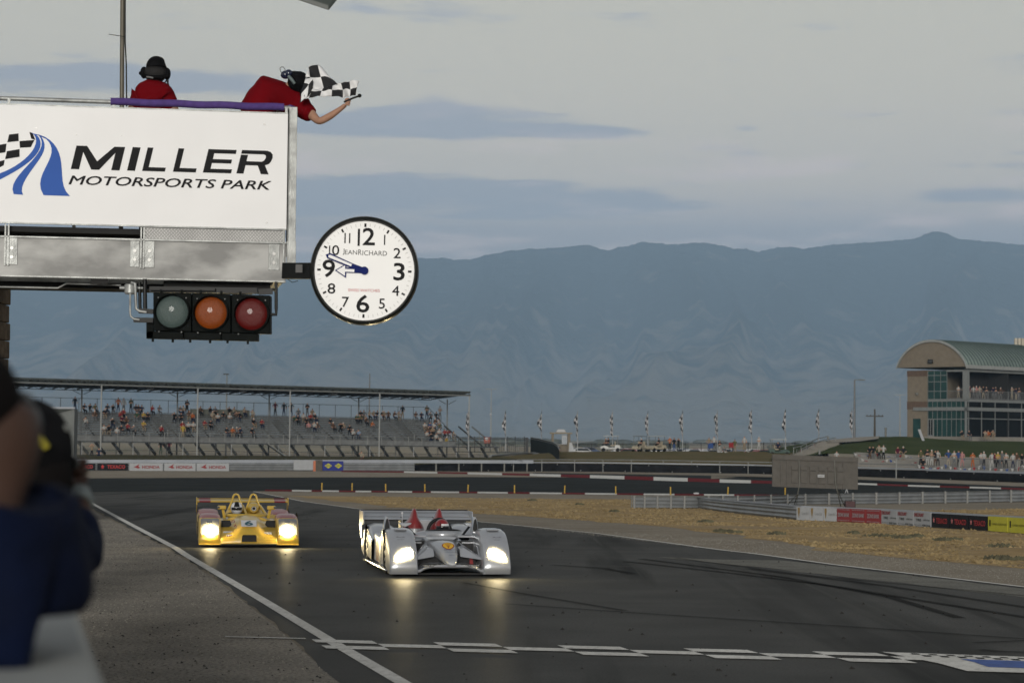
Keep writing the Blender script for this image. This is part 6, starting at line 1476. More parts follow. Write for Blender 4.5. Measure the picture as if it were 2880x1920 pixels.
# stroller beside the standing mother
q = sp(u_of(532, 1.0, W0), 1.0, W0); st_ = thing('stroller', 'dark folding stroller on the grandstand walkway', 'stroller', q)
mb = MB(); mb.tube([q + Vector((-.55, 0, 1.0)), q + Vector((.15, 0, .25)), q + Vector((.45, 0, .12))], .03, 6); mb.prism([(-.25, .35), (.30, .20), (.35, .45), (-.05, .85), (-.3, .75)], -.22, .22, ax='y'); [0 for _ in ()]
mb2 = MB(); mb2.prism([(q.x - .25, q.z + .35), (q.x + .30, q.z + .20), (q.x + .35, q.z + .45), (q.x - .05, q.z + .85), (q.x - .3, q.z + .75)], q.y - .22, q.y + .22, ax='y'); mb2.build('seat', pm('dark'), st_, True, bevel=.03)
mb = MB(); mb.tube([q + Vector((-.55, 0, 1.0)), q + Vector((.15, 0, .25)), q + Vector((.45, 0, .12))], .03, 6); mb.build('frame', m_blk, st_, True)
for dx in (-.3, .42):
    mb = MB(); mb.disc(q + Vector((dx, -.2, .13)), (0, -1, 0), .13, 12, t=.05); mb.build('wheel', m_blk, st_, True)

# light poles behind the stand ------------------------------------
for px, yt_, d, lbl in ((635, 1052, 300, 'thin lamp pole behind the grandstand roof, the left one of two'), (1037, 1050, 300, 'tall bare pole behind the grandstand roof, the right one of two')):
    base = P(px, 1270, d); top = P(px, yt_, d); th = thing('lamp_pole', lbl, 'pole', (base.x, base.y, ZD))
    mb = MB(); mb.tube([(base.x, base.y, ZD), (base.x, base.y, top.z)], [.11, .07], 8); mb.build('pole', m_post if px < 700 else mat('pole_grey', (.14, .145, .15), .6), th, True, smooth=60)
    if px < 700: mb = MB(); mb.box((base.x - .1, base.y, top.z), (.7, .4, .16)); mb.build('lamp_head', m_alud, th, True)
# ================================================================ TRACKSIDE BARRIERS
class Path:
    def __init__(s, pts, D=None):   # pts: (px, ybase, ytop); D fixes depth, otherwise base lies on the ground
        s.p = pts; s.D = D
    def base(s, px):
        for a, b in zip(s.p, s.p[1:]):
            if a[0] <= px <= b[0] or b is s.p[-1]:
                t = (px - a[0]) / (b[0] - a[0]); yb = a[1] + (b[1] - a[1]) * t; yt = a[2] + (b[2] - a[2]) * t; break
        q = P(px, yb, s.D) if s.D else G(px, yb)
        return q, (yb - yt) * q.y / FPX
    def pt(s, px, f, off=0.0):
        q, h = s.base(px); n = Vector((0, -1, 0)); t = (s.base(px + 5)[0] - s.base(px - 5)[0]); t.z = 0; t.normalize(); n = Vector((t.y, -t.x, 0)); n = n if n.y < 0 else -n
        return q + Vector((0, 0, h * f)) + n * off
    def strip(s, mb, x0, x1, f0, f1, o0, o1, step=60, mi=None, closed=True):
        k = max(1, int(abs(x1 - x0) / step)); rings = []
        for i in range(k + 1):
            x = x0 + (x1 - x0) * i / k
            rings.append([s.pt(x, f0, o0), s.pt(x, f1, o0), s.pt(x, f1, o1), s.pt(x, f0, o1)])
        mb.loft(rings, mi)
    def mtx(s, x0, x1, f, off):
        a, b = s.pt(x0, f, off), s.pt(x1, f, off); r = (b - a); wd = r.length; r.normalize(); n = r.cross(Vector((0, 0, 1))).normalized(); up = n.cross(r).normalized() * -1
        up = Vector((0, 0, 1)); up = (up - r * up.dot(r)).normalized(); n = r.cross(up)
        m_ = Matrix((r, up, n)).transposed().to_4x4(); m_.translation = (a + b) / 2; return m_, wd
m_rail = mat('guardrail_zinc', (.23, .24, .245), .5, metal=.25, var=.14, scale=1.5)
m_raild = mat('guardrail_post', (.13, .13, .115), .7, var=.2)
m_tyrew = mat('conveyor_black', (.010, .010, .011), .85, var=.35, scale=1.5, spec=.1)
m_wallw = mat('wall_white', (.30, .32, .35), .7, var=.08, scale=.6)  # white lowered so the colour carries the dim light on far barriers
m_banw = mat('banner_white', (.34, .35, .36), .6, var=.05)  # banner white darkened for the same dim distant light
m_bank = mat('banner_black', (.010, .010, .012), .6, var=.2, spec=.2)
m_banred = mat('banner_red_ink', (.42, .03, .03), .6); m_zion = mat('banner_crimson', (.24, .028, .03), .6, var=.06)
m_banyel = mat('banner_yellow', (.50, .47, .03), .6, var=.06); m_banblue = mat('banner_blue', (.02, .03, .20), .6, var=.08); m_gold = mat('crest_gold', (.22, .15, .06), .6)
def wrail(path, mb, x0, x1, f0, f1, n, off, dep, step=40):
    # corrugated sheet: n ridges between f0 and f1
    k = max(1, int(abs(x1 - x0) / step)); rows = []
    for i in range(k + 1):
        x = x0 + (x1 - x0) * i / k; r = []
        for j in range(n * 4 + 1):
            f = f0 + (f1 - f0) * j / (n * 4); r.append(path.pt(x, f, off + dep * (.5 - .5 * math.cos(2 * PI * j / 4)) ))
        rows.append(r)
    mb.grid(rows)
# far wall below the grandstand
WL = Path([(-200, 1320, 1288), (200, 1322.5, 1292), (700, 1324, 1292.5), (1150, 1325, 1292.5), (1560, 1326, 1294)])
wl = thing('barrier_wall', 'long steel barrier with a white top band below the grandstand', 'barrier', WL.pt(700, 0))
mb = MB(); WL.strip(mb, -200, 1500, .72, 1.0, .0, -.25); mb.build('top_band', m_wallw, wl, True)
mb = MB(); wrail(WL, mb, -200, 1165, .02, .70, 3, .0, .10); mb.build('rail_sheet', m_rail, wl, True, fixn=False)
mb = MB()
x = -180
while x < 1500: mb.bar(WL.pt(x, 0, -.12), WL.pt(x, .9, -.12), .12); x += 64
mb.each('post', m_raild, wl, True)
def banner(path, x0, x1, f0, f1, m_, label, group, draw, off=.14, name='banner'):
    b = thing(name, label, 'banner', path.pt((x0 + x1) / 2, 0), 0, group)
    mb = MB(); path.strip(mb, x0 + .5, x1 - .5, f0, f1, off, off - .03); mb.build('panel', m_, b, True)
    draw(b, x0, x1); return b
def draw_text(path, f, items, off=.15):
    # items: (text, u0, u1, centre fraction, height fraction, material, name)
    def d(b, x0, x1):
        for it in items:
            txt, u0, u1, fc, fh, m_, nm = it[:7]
            xa, xb = x0 + (x1 - x0) * u0, x0 + (x1 - x0) * u1
            m4, wd = path.mtx(xa, xb, fc, off); q, h = path.base((xa + xb) / 2)
            mb = MB(); mb.fit(txt, wd, fh * h, m4, bold=it[7] if len(it) > 7 else 0); mb.build(nm, m_, b, True, fixn=False)
    return d
def star(b, path, x0, x1, u, f, m_, off=.155, r=.26):
    xc = x0 + (x1 - x0) * u; m4, wd = path.mtx(xc - 3, xc + 3, f, off); q, h = path.base(xc); r = r * h
    mb = MB(); pts = [(math.cos(PI / 2 + PI * k / 5) * (r if k % 2 == 0 else r * .5), math.sin(PI / 2 + PI * k / 5) * (r if k % 2 == 0 else r * .5)) for k in range(10)]
    mb.add([m4 @ Vector((x * (.75), y, 0)) for x, y in pts], [tuple(range(10))]); mb.build('star', m_, b, True, fixn=False)
tx_l = lambda o=.15: draw_text(WL, 0, [('TEXACO', .32, .90, .36, .34, m_banred, 'lettering', .02)], o)
def texl(b, x0, x1): draw_text(WL, 0, [('TEXACO', .32, .90, .36, .34, m_banred, 'lettering', .02)], .16)(b, x0, x1); star(b, WL, x0, x1, .17, .36, m_banred, .16, .24)
banner(WL, 190, 267, .04, .66, m_bank, 'leftmost black banner with red lettering on the far wall, partly hidden by the photographer', 'black fuel banners on the far wall', texl)
banner(WL, 272, 359, .04, .66, m_bank, 'fully visible black banner with red lettering on the far wall beside the white ones', 'black fuel banners on the far wall', texl)
def honda(b, x0, x1):
    draw_text(WL, 0, [('HONDA', .38, .90, .34, .28, m_zion, 'lettering', .03)], .16)(b, x0, x1)
    xc = x0 + (x1 - x0) * .24; m4, _ = WL.mtx(xc - 3, xc + 3, .36, .16); q, h = WL.base(xc); r = .22 * h
    mb = MB(); mb.add([m4 @ Vector((x * r, y * r, 0)) for x, y in ((-1.6, -.1), (-.6, .3), (.9, 1.2), (.4, .2), (1.3, -.4), (.2, -.7), (-.6, -.4))], [tuple(range(7))]); mb.build('wing_emblem', m_zion, b, True, fixn=False)
for a, b, l in ((362, 457, 'leftmost of three white banners with red wing emblem on the far wall'), (460, 549, 'middle of three white banners with red wing emblem on the far wall'), (551, 643, 'rightmost of three white banners with red wing emblem on the far wall')): banner(WL, a, b, .0, .70, m_banw, l, 'white wing-emblem banners on the far wall', honda)
b = banner(WL, 823, 879, .10, .98, m_banw, 'blank white panel on the far wall beside an orange edge strip', None, lambda *a: None, .16, 'panel_board')
mb = MB(); WL.strip(mb, 879, 885, .0, .9, .18, .1); tag(mb.build('marker_strip', mat('orange_strip', (.5, .16, .08), .7)), 'narrow orange upright strip between the blank white panel and the wall gap', 'marker')
mb = MB(); WL.strip(mb, 885, 904, .0, .98, .17, .05); tag(mb.build('wall_gap_strip', mat('gap_brown', (.09, .08, .065), .9)), 'brown strip standing for the dark gap in the far wall left of the blue banner', 'gap')  # solid strip added where the wall only has a dark gap
def sun(b, x0, x1):
    for u in (.27, .75):
        xc = x0 + (x1 - x0) * u; m4, _ = WL.mtx(xc - 3, xc + 3, .48, .17); q, h = WL.base(xc)
        mb = MB(); mb.add([m4 @ Vector((x * h, y * h, 0)) for x, y in ((-.36, 0), (0, .23), (.36, 0), (0, -.23))], [(0, 1, 2, 3)]); y_ = mb.build('diamond', m_banyel, b, True, fixn=False)
        mb = MB(); mb.fit('SUNOCO', .46 * h, .12 * h, m4 @ Matrix.Translation((0, 0, .01)), bold=.02); mb.build('lettering', m_banblue, y_, True, fixn=False)
banner(WL, 905, 964, .06, .88, m_banblue, 'blue banner with two yellow diamonds on the far wall', None, sun)

# black belted tyre wall with a white cap
TW = Path([(1148, 1323, 1307), (1200, 1324, 1304), (1300, 1325, 1302.5), (1560, 1325, 1302), (1700, 1326, 1303), (1900, 1329, 1306), (2100, 1331, 1309), (2172, 1333, 1311), (2415, 1340, 1317), (2620, 1347, 1322.5), (2880, 1357, 1331), (3000, 1362, 1336)])
tw = thing('tyre_barrier', 'black belted tyre barrier with white cap along the far curve', 'barrier', TW.pt(1900, 0))
mb = MB(); k = 90; rings = []
for i in range(k + 1):
    x = 1148 + (3000 - 1148) * i / k; w_ = .04 * noise.noise(Vector((x * .05, 0, 0)))
    rings.append([TW.pt(x, 0, .35 + w_), TW.pt(x, .5, .42 + w_), TW.pt(x, .97 + .05 * noise.noise(Vector((x * .09, 3, 0))), .36 + w_), TW.pt(x, .97, -.5), TW.pt(x, 0, -.5)])
mb.loft(rings); mb.build('belt', m_tyrew, tw, True, smooth=60)
mb = MB()
CAPP = Path([(a, b, b - (b - c) * 1.0) for a, b, c in TW.p])
TW.strip(mb, 1500, 2615, 1.03, 1.17, -.1, -.5); TW.strip(mb, 2615, 3000, .97, 1.17, .38, -.3, mi=None)
mb.build('cap', m_wallw, tw, True)
mb = MB()
for i, x in enumerate(range(1300, 2990, 66)): mb.sphere(TW.pt(x, .12 if i % 2 else .85, .42), .05, n=6, k=4)
mb.each('bolt', m_bolt, tw, True)
# thin rail above the cap
HR = Path([(1440, 1326, 1293), (1560, 1326, 1292.5), (1800, 1328, 1293.5), (2172, 1333, 1300), (2415, 1340, 1303.5), (2574, 1345, 1307), (2700, 1349, 1312)])
hr = thing('pipe_rail', 'thin pale pipe rail running above the tyre barrier cap', 'railing', HR.pt(2000, 0))
mb = MB(); mb.tube([HR.pt(x, 1, -.9) for x in range(1440, 2580, 30)], .045, 6); mb.build('rail', m_post, hr, True)
mb = MB()
for x in range(1460, 2570, 80): mb.bar(HR.pt(x, 0, -.9), HR.pt(x, 1, -.9), .06)
mb.each('post', m_post, hr, True)
# taller mesh fence in front of the right-hand crowd
HF = Path([(2574, 1346, 1288), (2700, 1350, 1290), (2880, 1357, 1294), (3000, 1361, 1297)])
hf = thing('crowd_fence', 'tall pipe and mesh fence in front of the standing crowd on the right', 'fence', HF.pt(2700, 0))
mb = MB(); mb.tube([HF.pt(x, 1, -1.6) for x in range(2574, 3000, 30)], .04, 6); mb.tube([HF.pt(x, .62, -1.6) for x in range(2574, 3000, 30)], .025, 6); mb.build('rail', m_post, hf, True)
mb = MB()
for x in (2574, 2655, 2733, 2811, 2895): mb.bar(HF.pt(x, 0, -1.6), HF.pt(x, 1, -1.6), .08)
mb.each('post', m_post, hf, True)
mb = MB(); 
for i, x in enumerate(range(2578, 2990, 6)): mb.bar(HF.pt(x, .45, -1.6), HF.pt(x, 1, -1.6), .008)
mb.build('mesh', m_post, hf, True)['kind'] = 'stuff'

# infield guard rails ----------------------------------------------
RF = Path([(1952, 1428, 1396), (2050, 1442, 1405), (2247, 1463, 1421), (2358, 1467, 1425), (2484, 1474, 1430), (2625, 1484, 1438), (2784, 1494.5, 1447), (2880, 1502, 1452), (3050, 1516, 1462)])
rf = thing('guard_rail', 'curving front steel guard rail carrying the banners beside the dry grass', 'guard rail', RF.pt(2400, 0))
mb = MB(); wrail(RF, mb, 1952, 3050, .04, .90, 3, .0, .05, 24); mb.build('rail_sheet', m_rail, rf, True, fixn=False, smooth=50)
mb = MB(); RF.strip(mb, 1952, 3050, .90, .99, .05, -.10, 30); mb.build('top_band', m_wallw, rf, True)
mb = MB()
for x in range(1960, 3040, 46): mb.bar(RF.pt(x, 0, -.06), RF.pt(x, .97, -.06), .05, .08)
mb.each('post', m_raild, rf, True)
RB = Path([(1773, 1429, 1393), (1950, 1430, 1394), (2100, 1428, 1392), (2260, 1419, 1388), (2480, 1417, 1384), (2700, 1414, 1380), (2880, 1411, 1376), (3050, 1409, 1373)])
rb = thing('guard_rail', 'straight rear steel guard rail seen from behind with upright posts', 'guard rail', RB.pt(2400, 0))
mb = MB(); wrail(RB, mb, 1780, 3050, .08, .96, 3, -.02, -.06, 40); mb.build('rail_sheet', m_rail, rb, True, fixn=False, smooth=50)
mb = MB()
for x in [1783, 1812, 1848, 1886, 1924] + [1990, 2030, 2072, 2118, 2165, 2212, 2262, 2329, 2396, 2462, 2527, 2592, 2656, 2718, 2781, 2841, 2900, 2960]: mb.bar(RB.pt(x, -.05, .05), RB.pt(x, 1.0, .05), .07 if x < 2250 else .09, .06)
mb.each('post', m_raild if 0 else mat('post_pale', (.17, .17, .16), .6), rb, True)
mb = MB()
for f in (.14, .30, .46, .62, .78, .92): mb.disc(RB.pt(1777, f, .0), (-1, -.3, 0), .035, 8, t=.03)
mb.each('end_cap', m_rail, rb, True)
zx5 = lambda v: 2240 + v / 3.675
def crest(b, x0, x1):
    xc = x0 + (x1 - x0) * .18; m4, _ = RF.mtx(xc - 2, xc + 2, .55, .085); q, h = RF.base(xc)
    mb = MB(); mb.add([m4 @ Vector((x * h, y * h, 0)) for x, y in ((-.09, .32), (.09, .32), (.09, .05), (0, -.38), (-.09, .05))], [tuple(range(5))]); mb.build('crest', m_gold, b, True, fixn=False)
    draw_text(RF, 0, [('Green Bull', .38, .92, .50, .20, mat('ink_faint', (.20, .20, .19), .7), 'lettering')], .085)(b, x0, x1)
def zions(b, x0, x1):
    draw_text(RF, 0, [('ZIONS BANK', .10, .90, .50, .26, m_banw, 'lettering', .012)], .085)(b, x0, x1)
    mb = MB(); RF.strip(mb, x0 + 3, x1 - 3, .83, .85, .086, .084); RF.strip(mb, x0 + 3, x1 - 3, .13, .15, .086, .084); mb.each('border_line', m_banw, b, True)
mgry = mat('ink_charcoal', (.05, .055, .05), .7)
def disc_(b, x0, x1): draw_text(RF, 0, [('DISCOUNT', .05, .60, .76, .22, m_zion, 'lettering', .05), ('TIRE', .15, .45, .45, .15, mgry, 'lettering', .02), ('LOW Prices', .58, .95, .46, .10, mgry, 'lettering', .02), ('MORE Choices', .52, .98, .14, .12, mgry, 'lettering', .02), ('discounttire', .06, .46, .15, .06, mgry, 'lettering')], .085)(b, x0, x1)
def texr(b, x0, x1): draw_text(RF, 0, [('TEXACO', .28, .90, .47, .32, m_banred, 'lettering', .015)], .085)(b, x0, x1); star(b, RF, x0, x1, .15, .5, mat('star_pink', (.5, .16, .15), .6), .086, .20)
def yel(b, x0, x1):
    draw_text(RF, 0, [('LUMBER LIQUIDATORS', .22, .96, .48, .13, mat('ink_olive', (.20, .19, .02), .7), 'lettering', .01)], .085)(b, x0, x1)
    mb = MB(); RF.strip(mb, x0 + 5, x0 + 8.5, .35, .72, .086, .083); mb.build('bar_mark', m_bank, b, True)
o3 = ('leftmost', 'middle', 'rightmost')
for i, (a, b) in enumerate(((22, 154), (155, 294), (295, 435))): banner(RF, zx5(a), zx5(b), .04, .92, m_banw, o3[i] + ' of three white banners with gold crest on the curving guard rail', 'white crest banners', crest, .075)
for i, (a, b) in enumerate(((437, 584), (586, 739), (741, 895))): banner(RF, zx5(a), zx5(b), .05, .92, m_zion, o3[i] + ' of three crimson banners with white lettering on the guard rail', 'crimson bank banners', zions, .075)
for i, (a, b) in enumerate(((900, 1064), (1066, 1234), (1236, 1415))): banner(RF, zx5(a), zx5(b), .05, .93, m_banw, o3[i] + ' of three white banners with red and grey lettering on the guard rail', 'white tyre-shop banners', disc_, .075)
for i, (a, b) in enumerate(((1420, 1603), (1606, 1801), (1804, 2000))): banner(RF, zx5(a), zx5(b), .08, .90, m_bank, o3[i] + ' of three black banners with red lettering and star on the guard rail', 'black fuel banners on the guard rail', texr, .075)
for i, (a, b) in enumerate(((2005, 2211), (2216, 2440))): banner(RF, zx5(a), zx5(b), .06, .92, m_banyel, ('left', 'right')[i] + ' yellow banner at the right end of the guard rail', 'yellow banners', yel, .075)

# yellow flexible posts ---------------------------------------------
m_ypost = mat('yellow_post', (.42, .27, .035), .6, var=.2, scale=8)
first = None; ordn = ['leftmost', 'second from left', 'third from left', 'fourth from left', 'fifth from left', 'sixth from left', 'seventh from left', 'eighth from left', 'ninth from left', 'tenth from left', 'rightmost']
for i, (px, yb, yt) in enumerate(((905, 1380, 1357), (990, 1381, 1357), (1085, 1383, 1357), (1195, 1384, 1359), (1316, 1385, 1359), (1447, 1387, 1361), (1588, 1388, 1364), (1732, 1390, 1366), (1886, 1392, 1367), (2047, 1392, 1369), (2208, 1394, 1370))):
    q = G(px, yb); h = (yb - yt) * q.y / FPX
    if first is None:
        mb = MB(); mb.tube([(0, 0, 0), (0, 0, .04), (0, 0, .05), (0, 0, h)], [.07, .07, .038, .036], 8); first = mb.build('marker_post', m_ypost, smooth=60); o = first
    else: o = first.copy(); C.objects.link(o)
    o.location = q; o.rotation_euler = (random.uniform(-.05, .05), random.uniform(-.04, .06), 0)
    tag(o, 'yellow flexible marker post behind the inner kerb, %s of eleven' % ordn[i], 'marker post', 'yellow marker posts along the inner kerb')

# back of the video board --------------------------------------------
BDp = 82.0
bo = thing('video_board', 'grey panelled back of a trackside video board on thin crossed legs', 'video board', (P(2292, 1368, BDp).x, BDp, zf(BDp)))
m_bo = mat('board_grey', (.085, .078, .068), .8, var=.1, scale=6)
def bq(mb, x0, y0, x1, y1, d0, d1):
    sl = .035; f = [P(x0, y0 + (x0 - 2172) * sl, BDp), P(x1, y0 + (x1 - 2172) * sl, BDp), P(x1, y1 + (x1 - 2172) * sl, BDp), P(x0, y1 + (x0 - 2172) * sl, BDp)]
    mb.loft([[v + Vector((0, d0, 0)) for v in f], [v + Vector((0, d1, 0)) for v in f]])
mb = MB(); bq(mb, 2172, 1278, 2413, 1368, 0, .12); mb.build('cabinet', m_bo, bo, True, bevel=.01)
mb = MB(); bq(mb, 2172, 1277, 2413, 1291, -.06, .0); mb.build('top_rail', m_bo, bo, True)
mb = MB()
for x in (2196, 2212, 2370): bq(mb, x, 1291, x + 3, 1368, -.045, 0)
for x in (2268, 2295, 2320): bq(mb, x, 1305, x + 3, 1360, -.03, 0)
mb.each('rib', m_bo, bo, True)
mb = MB()
for i in range(6): bq(mb, 2226 + 25.5 * i, 1307, 2244 + 25.5 * i, 1319, -.06, -.0)
for i in range(6): bq(mb, 2226 + 25.5 * i, 1321, 2244 + 25.5 * i, 1355, -.05, -.0)
mb.each('hatch', m_bo, bo, True, bevel=.008)
mb = MB(); bq(mb, 2299, 1329, 2318, 1337, -.07, -.055); lp = mb.build('label_plate', m_banw, bo, True)
mb = MB(); mb.fit('VIDEO', .17, .04, Matrix.Translation(P(2308, 1338, BDp) + Vector((0, -.075, 0))) @ Matrix.Rotation(PI / 2, 4, 'X')); mb.build('lettering', mgry, lp, True, fixn=False)
mb = MB(); q = lambda x, y, d=0: P(x, y, BDp + d)
gz_ = lambda x, y: G(x, y)
mb.tube([q(2247, 1293, -.08), q(2249, 1360, -.08), q(2244, 1386, -.05), gz_(2232, 1426)], .018, 6); mb.tube([q(2244, 1388, -.05), gz_(2208, 1426)], .016, 6); mb.tube([q(2244, 1388, -.05), gz_(2240, 1424)], .008, 6)
mb.tube([q(2347, 1293, -.08), q(2349, 1355, -.08), q(2356, 1385, -.05), gz_(2366, 1430)], .020, 6); mb.tube([q(2352, 1370, -.05), gz_(2376, 1424)], .018, 6); mb.tube([q(2354, 1360, -.05), gz_(2385, 1398)], .012, 6)
mb.build('leg_frame', m_raild, bo, True, smooth=60)
gb = G(2391, 1428); g_ = thing('generator', 'dark red generator box on the gravel behind the front guard rail', 'generator', gb)
mb = MB(); mb.box(gb + Vector((0, .1, .16)), (.42, .3, .24)); mb.build('body', mat('generator_maroon', (.05, .010, .012), .6), g_, True, bevel=.02)
mb = MB(); mb.tube([gb + Vector((-.2, -.06, .02)), gb + Vector((-.2, -.06, .32)), gb + Vector((.2, -.06, .32)), gb + Vector((.2, -.06, .02))], .012, 6); mb.build('frame', m_blk, g_, True)
q_ = G(1958, 1391); mb = MB(); mb.box(q_ + Vector((0, 0, .08)), (.28, .12, .10)); tag(mb.build('distance_block', m_banw, bevel=.01), 'small white block on the inner kerb above the rail end', 'marker block')
q_ = G(2381, 1386); mb = MB(); mb.prism([(-.10, 0), (0, .30), (.10, 0), (.06, 0), (0, .2), (-.06, 0)], -.05, .05, ax='y'); mb.v = [v + q_ for v in mb.v]; tag(mb.build('a_frame', m_banw), 'small white A-shaped stand beside the inner kerb near the video board', 'stand')

# equipment shed on the left ------------------------------------------
eb = P(207, 1290, 62.0); eb.z = zf(62); zt2 = P(207, 1149, 62).z
es = thing('equipment_shed', 'grey flat-sided equipment shed behind the photographers', 'shed', (eb.x - 2, eb.y, eb.z))
mb = MB(); a = eb; bq_ = P(219, 1150, 62.9); bb = Vector((bq_.x, bq_.y, eb.z)); cc_ = Vector((a.x - 6.0, a.y + 1.2, eb.z)); dd = cc_ + (bb - a)
mb.loft([[a, bb, dd, cc_], [Vector((v.x, v.y, zt2)) for v in (a, bb, dd, cc_)]]); mb.build('wall', mat('shed_grey', (.13, .14, .135), .8, var=.1), es, True)
mb = MB(); mb.bar(Vector((a.x + .02, a.y - .03, zt2 + .02)), Vector((cc_.x, cc_.y - .03, zt2 + .02)), .06, .05); mb.build('roof_edge', m_wallw, es, True)
mb = MB(); mb.add([Vector((a.x - .05, a.y - .02, zt2 - .02)), Vector((cc_.x, cc_.y - .02, zt2 - .02)), Vector((cc_.x, cc_.y - .02, zt2 - .9)), Vector((a.x - 1.6, a.y + .3 - .02, zt2 - .42))], [(0, 1, 2, 3)]); mb.build('awning', m_roof, es, True)

# ================================================================ CLUBHOUSE
BD_ = 285.0
def bz(y): return P(2717, y, BD_).z
BO = P(2717, 1240, BD_); th_ = math.radians(46)
dR_ = Vector((math.sin(th_), math.cos(th_), 0)); dL = Vector((-math.cos(th_) * 1.0, math.sin(th_), 0)); dL = Vector((-dR_.y, dR_.x, 0))
def bp_(a, b, z, o=0.0): v = BO + dL * a + dR_ * b; v.z = z; return v
def solve(dirv, px):
    lo_, hi = 0, 60
    for _ in range(50):
        m = (lo_ + hi) / 2; v = BO + dirv * m - CAM; x = v.dot(RT) / v.dot(FW) * FPX + CX
        if (x < px) == (dirv is dL): hi = m
        else: lo_ = m
    return lo_
aW = solve(dL, 2551.5); aB = solve(dL, 2608); aG = solve(dL, 2662)
bM = [solve(dR_, x) for x in (2762, 2800, 2837, 2873)]; bp1 = bM[1] - bM[0]; LB = bM[-1] + bp1 * 3
ch = thing('clubhouse', 'two-storey clubhouse with green barrel roof, glass walls and a crowded balcony', 'building', (BO.x, BO.y, bz(1243)))
z0, zled, zb1, zb2, zfl, ztop, zev, zpk = bz(1245), bz(1227), bz(1152), bz(1144), bz(1122), bz(1042), bz(1031), bz(956)
def bbox(mb, a0, a1, b0, b1, z_0, z_1, mi=None):
    vs = [bp_(a, b, z) for a in (a0, a1) for b in (b0, b1) for z in (z_0, z_1)]; mb.add(vs, [(0, 1, 3, 2), (4, 6, 7, 5), (0, 4, 5, 1), (2, 3, 7, 6), (0, 2, 6, 4), (1, 5, 7, 3)], mi)
m_tan = mat('tan_block', (.17, .142, .105), .9, var=.08, scale=2, bump=.3, bscale=8); m_brn = mat('brown_block', (.10, .065, .045), .9, var=.12, scale=3)  # tan lowered to put the dim distant light into the wall colour
m_gl = mat('green_glass', (.014, .045, .042), .2, var=.3, scale=.5, spec=.25); m_gd = mat('dark_glass', (.004, .005, .005), .2, var=.3, scale=.5, spec=.08); m_fr = mat('pale_frame', (.17, .18, .175), .5, var=.08)  # frame colour lowered to paint in the dim light at this distance
mb = MB(); bbox(mb, aB, aW, 0, 9, z0 - 1.5, bz(1150)); bbox(mb, aB, aW, 0, 9, bz(1128), ztop + .1); mb.build('block_wall', m_tan, ch, True)
mb = MB(); bbox(mb, aB + .02, aW + .03, -.03, 9, bz(1150), bz(1128)); bbox(mb, aB + .02, aW + .03, -.03, 9, bz(1056), ztop + .12); mb.build('brown_band', m_brn, ch, True)
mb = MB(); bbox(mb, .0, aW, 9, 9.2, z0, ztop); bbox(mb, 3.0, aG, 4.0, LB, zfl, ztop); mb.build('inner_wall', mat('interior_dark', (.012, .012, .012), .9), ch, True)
mb = MB(); bbox(mb, .05, aW, .1, LB, z0 - 1.5, z0); bbox(mb, 0.02, aW, .1, LB, zfl - .28, zfl); mb.build('floor_slab', m_fr, ch, True)
# glass on the gable side
mb = MB(); bbox(mb, .1, aB, .12, .18, zled, zfl - .02); o1 = mb.build('gable_glazing', m_gl, ch, True)
mb = MB(); bbox(mb, aG, aB, .12, .18, zfl, ztop); o2 = mb.build('upper_glazing', m_gl, ch, True)
mb = MB()
k = 8
for i in range(k + 1):
    a = .08 + (aB - .1) * i / k; bbox(mb, a - .018, a + .018, .05, .12, zled, zfl - .0)
for z in (bz(1178), ): bbox(mb, .1, aB, .04, .11, z - .05, z + .05)
mb.build('mullion', m_fr, o1, True)
mb = MB()
for i in range(4): a = aG + (aB - aG) * i / 3; bbox(mb, a - .022, a + .022, .05, .12, zfl, ztop)
for z in (zfl, bz(1099), bz(1072), bz(1054)): bbox(mb, aG, aB, .04, .11, z - .04, z + .04)
mb.build('mullion', m_fr, o2, True)
# front glass
mb = MB(); bbox(mb, .12, .18, .1, LB, zled, zfl - .3); o3_ = mb.build('front_glazing', m_gd, ch, True)
mb = MB()
bs = [.55 * bp1 * .3] + [bM[0] + bp1 * i for i in range(-1, 8)]
for b in [bM[0] - bp1 * .95] + [bM[0] + bp1 * i for i in range(7)]: bbox(mb, .03, .12, b - .035, b + .035, zled, zfl - .28)
bbox(mb, .03, .12, .1, LB, bz(1176) - .05, bz(1176) + .05); mb.build('mullion', m_fr, o3_, True)
mb = MB(); bbox(mb, -.25, aB + 2.0, -.25, .1, zb1 - .1, zb2 - .02); bbox(mb, -.25, .1, -.25, LB, zb1 - .1, zb2 - .02); mb.build('canopy_band', m_fr, ch, True)
mb = MB(); bbox(mb, -.06, .10, .0, LB, zfl - .3, zfl + .02); bbox(mb, .1, aG, -.06, .1, zfl - .2, zfl + .02); mb.build('balcony_edge', m_fr, ch, True)
mb = MB(); bbox(mb, -.25, .35, -.25, .35, zfl, ztop + .05); bbox(mb, -.10, .12, -.12, .12, zled, zfl - .28); mb.build('corner_column', m_fr, ch, True)
mb = MB(); bbox(mb, -.1, .3, .2, LB, ztop - .1, zev + .05); bbox(mb, .2, aG, -.1, .3, ztop - .1, ztop + .12); mb.build('eave_beam', m_fr, ch, True)
mb = MB(); bbox(mb, .0, 9, 1.0, LB, ztop + .0, ztop + .1); mb.build('balcony_ceiling', mat('soffit', (.05, .05, .05), .9), ch, True)
mb = MB()
for z in (1.05, .12): mb.bar(bp_(.0, .3, zfl + z), bp_(.0, LB, zfl + z), .06); mb.bar(bp_(.3, .0, zfl + z), bp_(aG, .0, zfl + z), .06)
b = .3
while b < LB: mb.bar(bp_(0, b, zfl), bp_(0, b, zfl + 1.05), .02); b += .22
a = .3
while a < aG: mb.bar(bp_(a, 0, zfl), bp_(a, 0, zfl + 1.05), .02); a += .22
b = .3
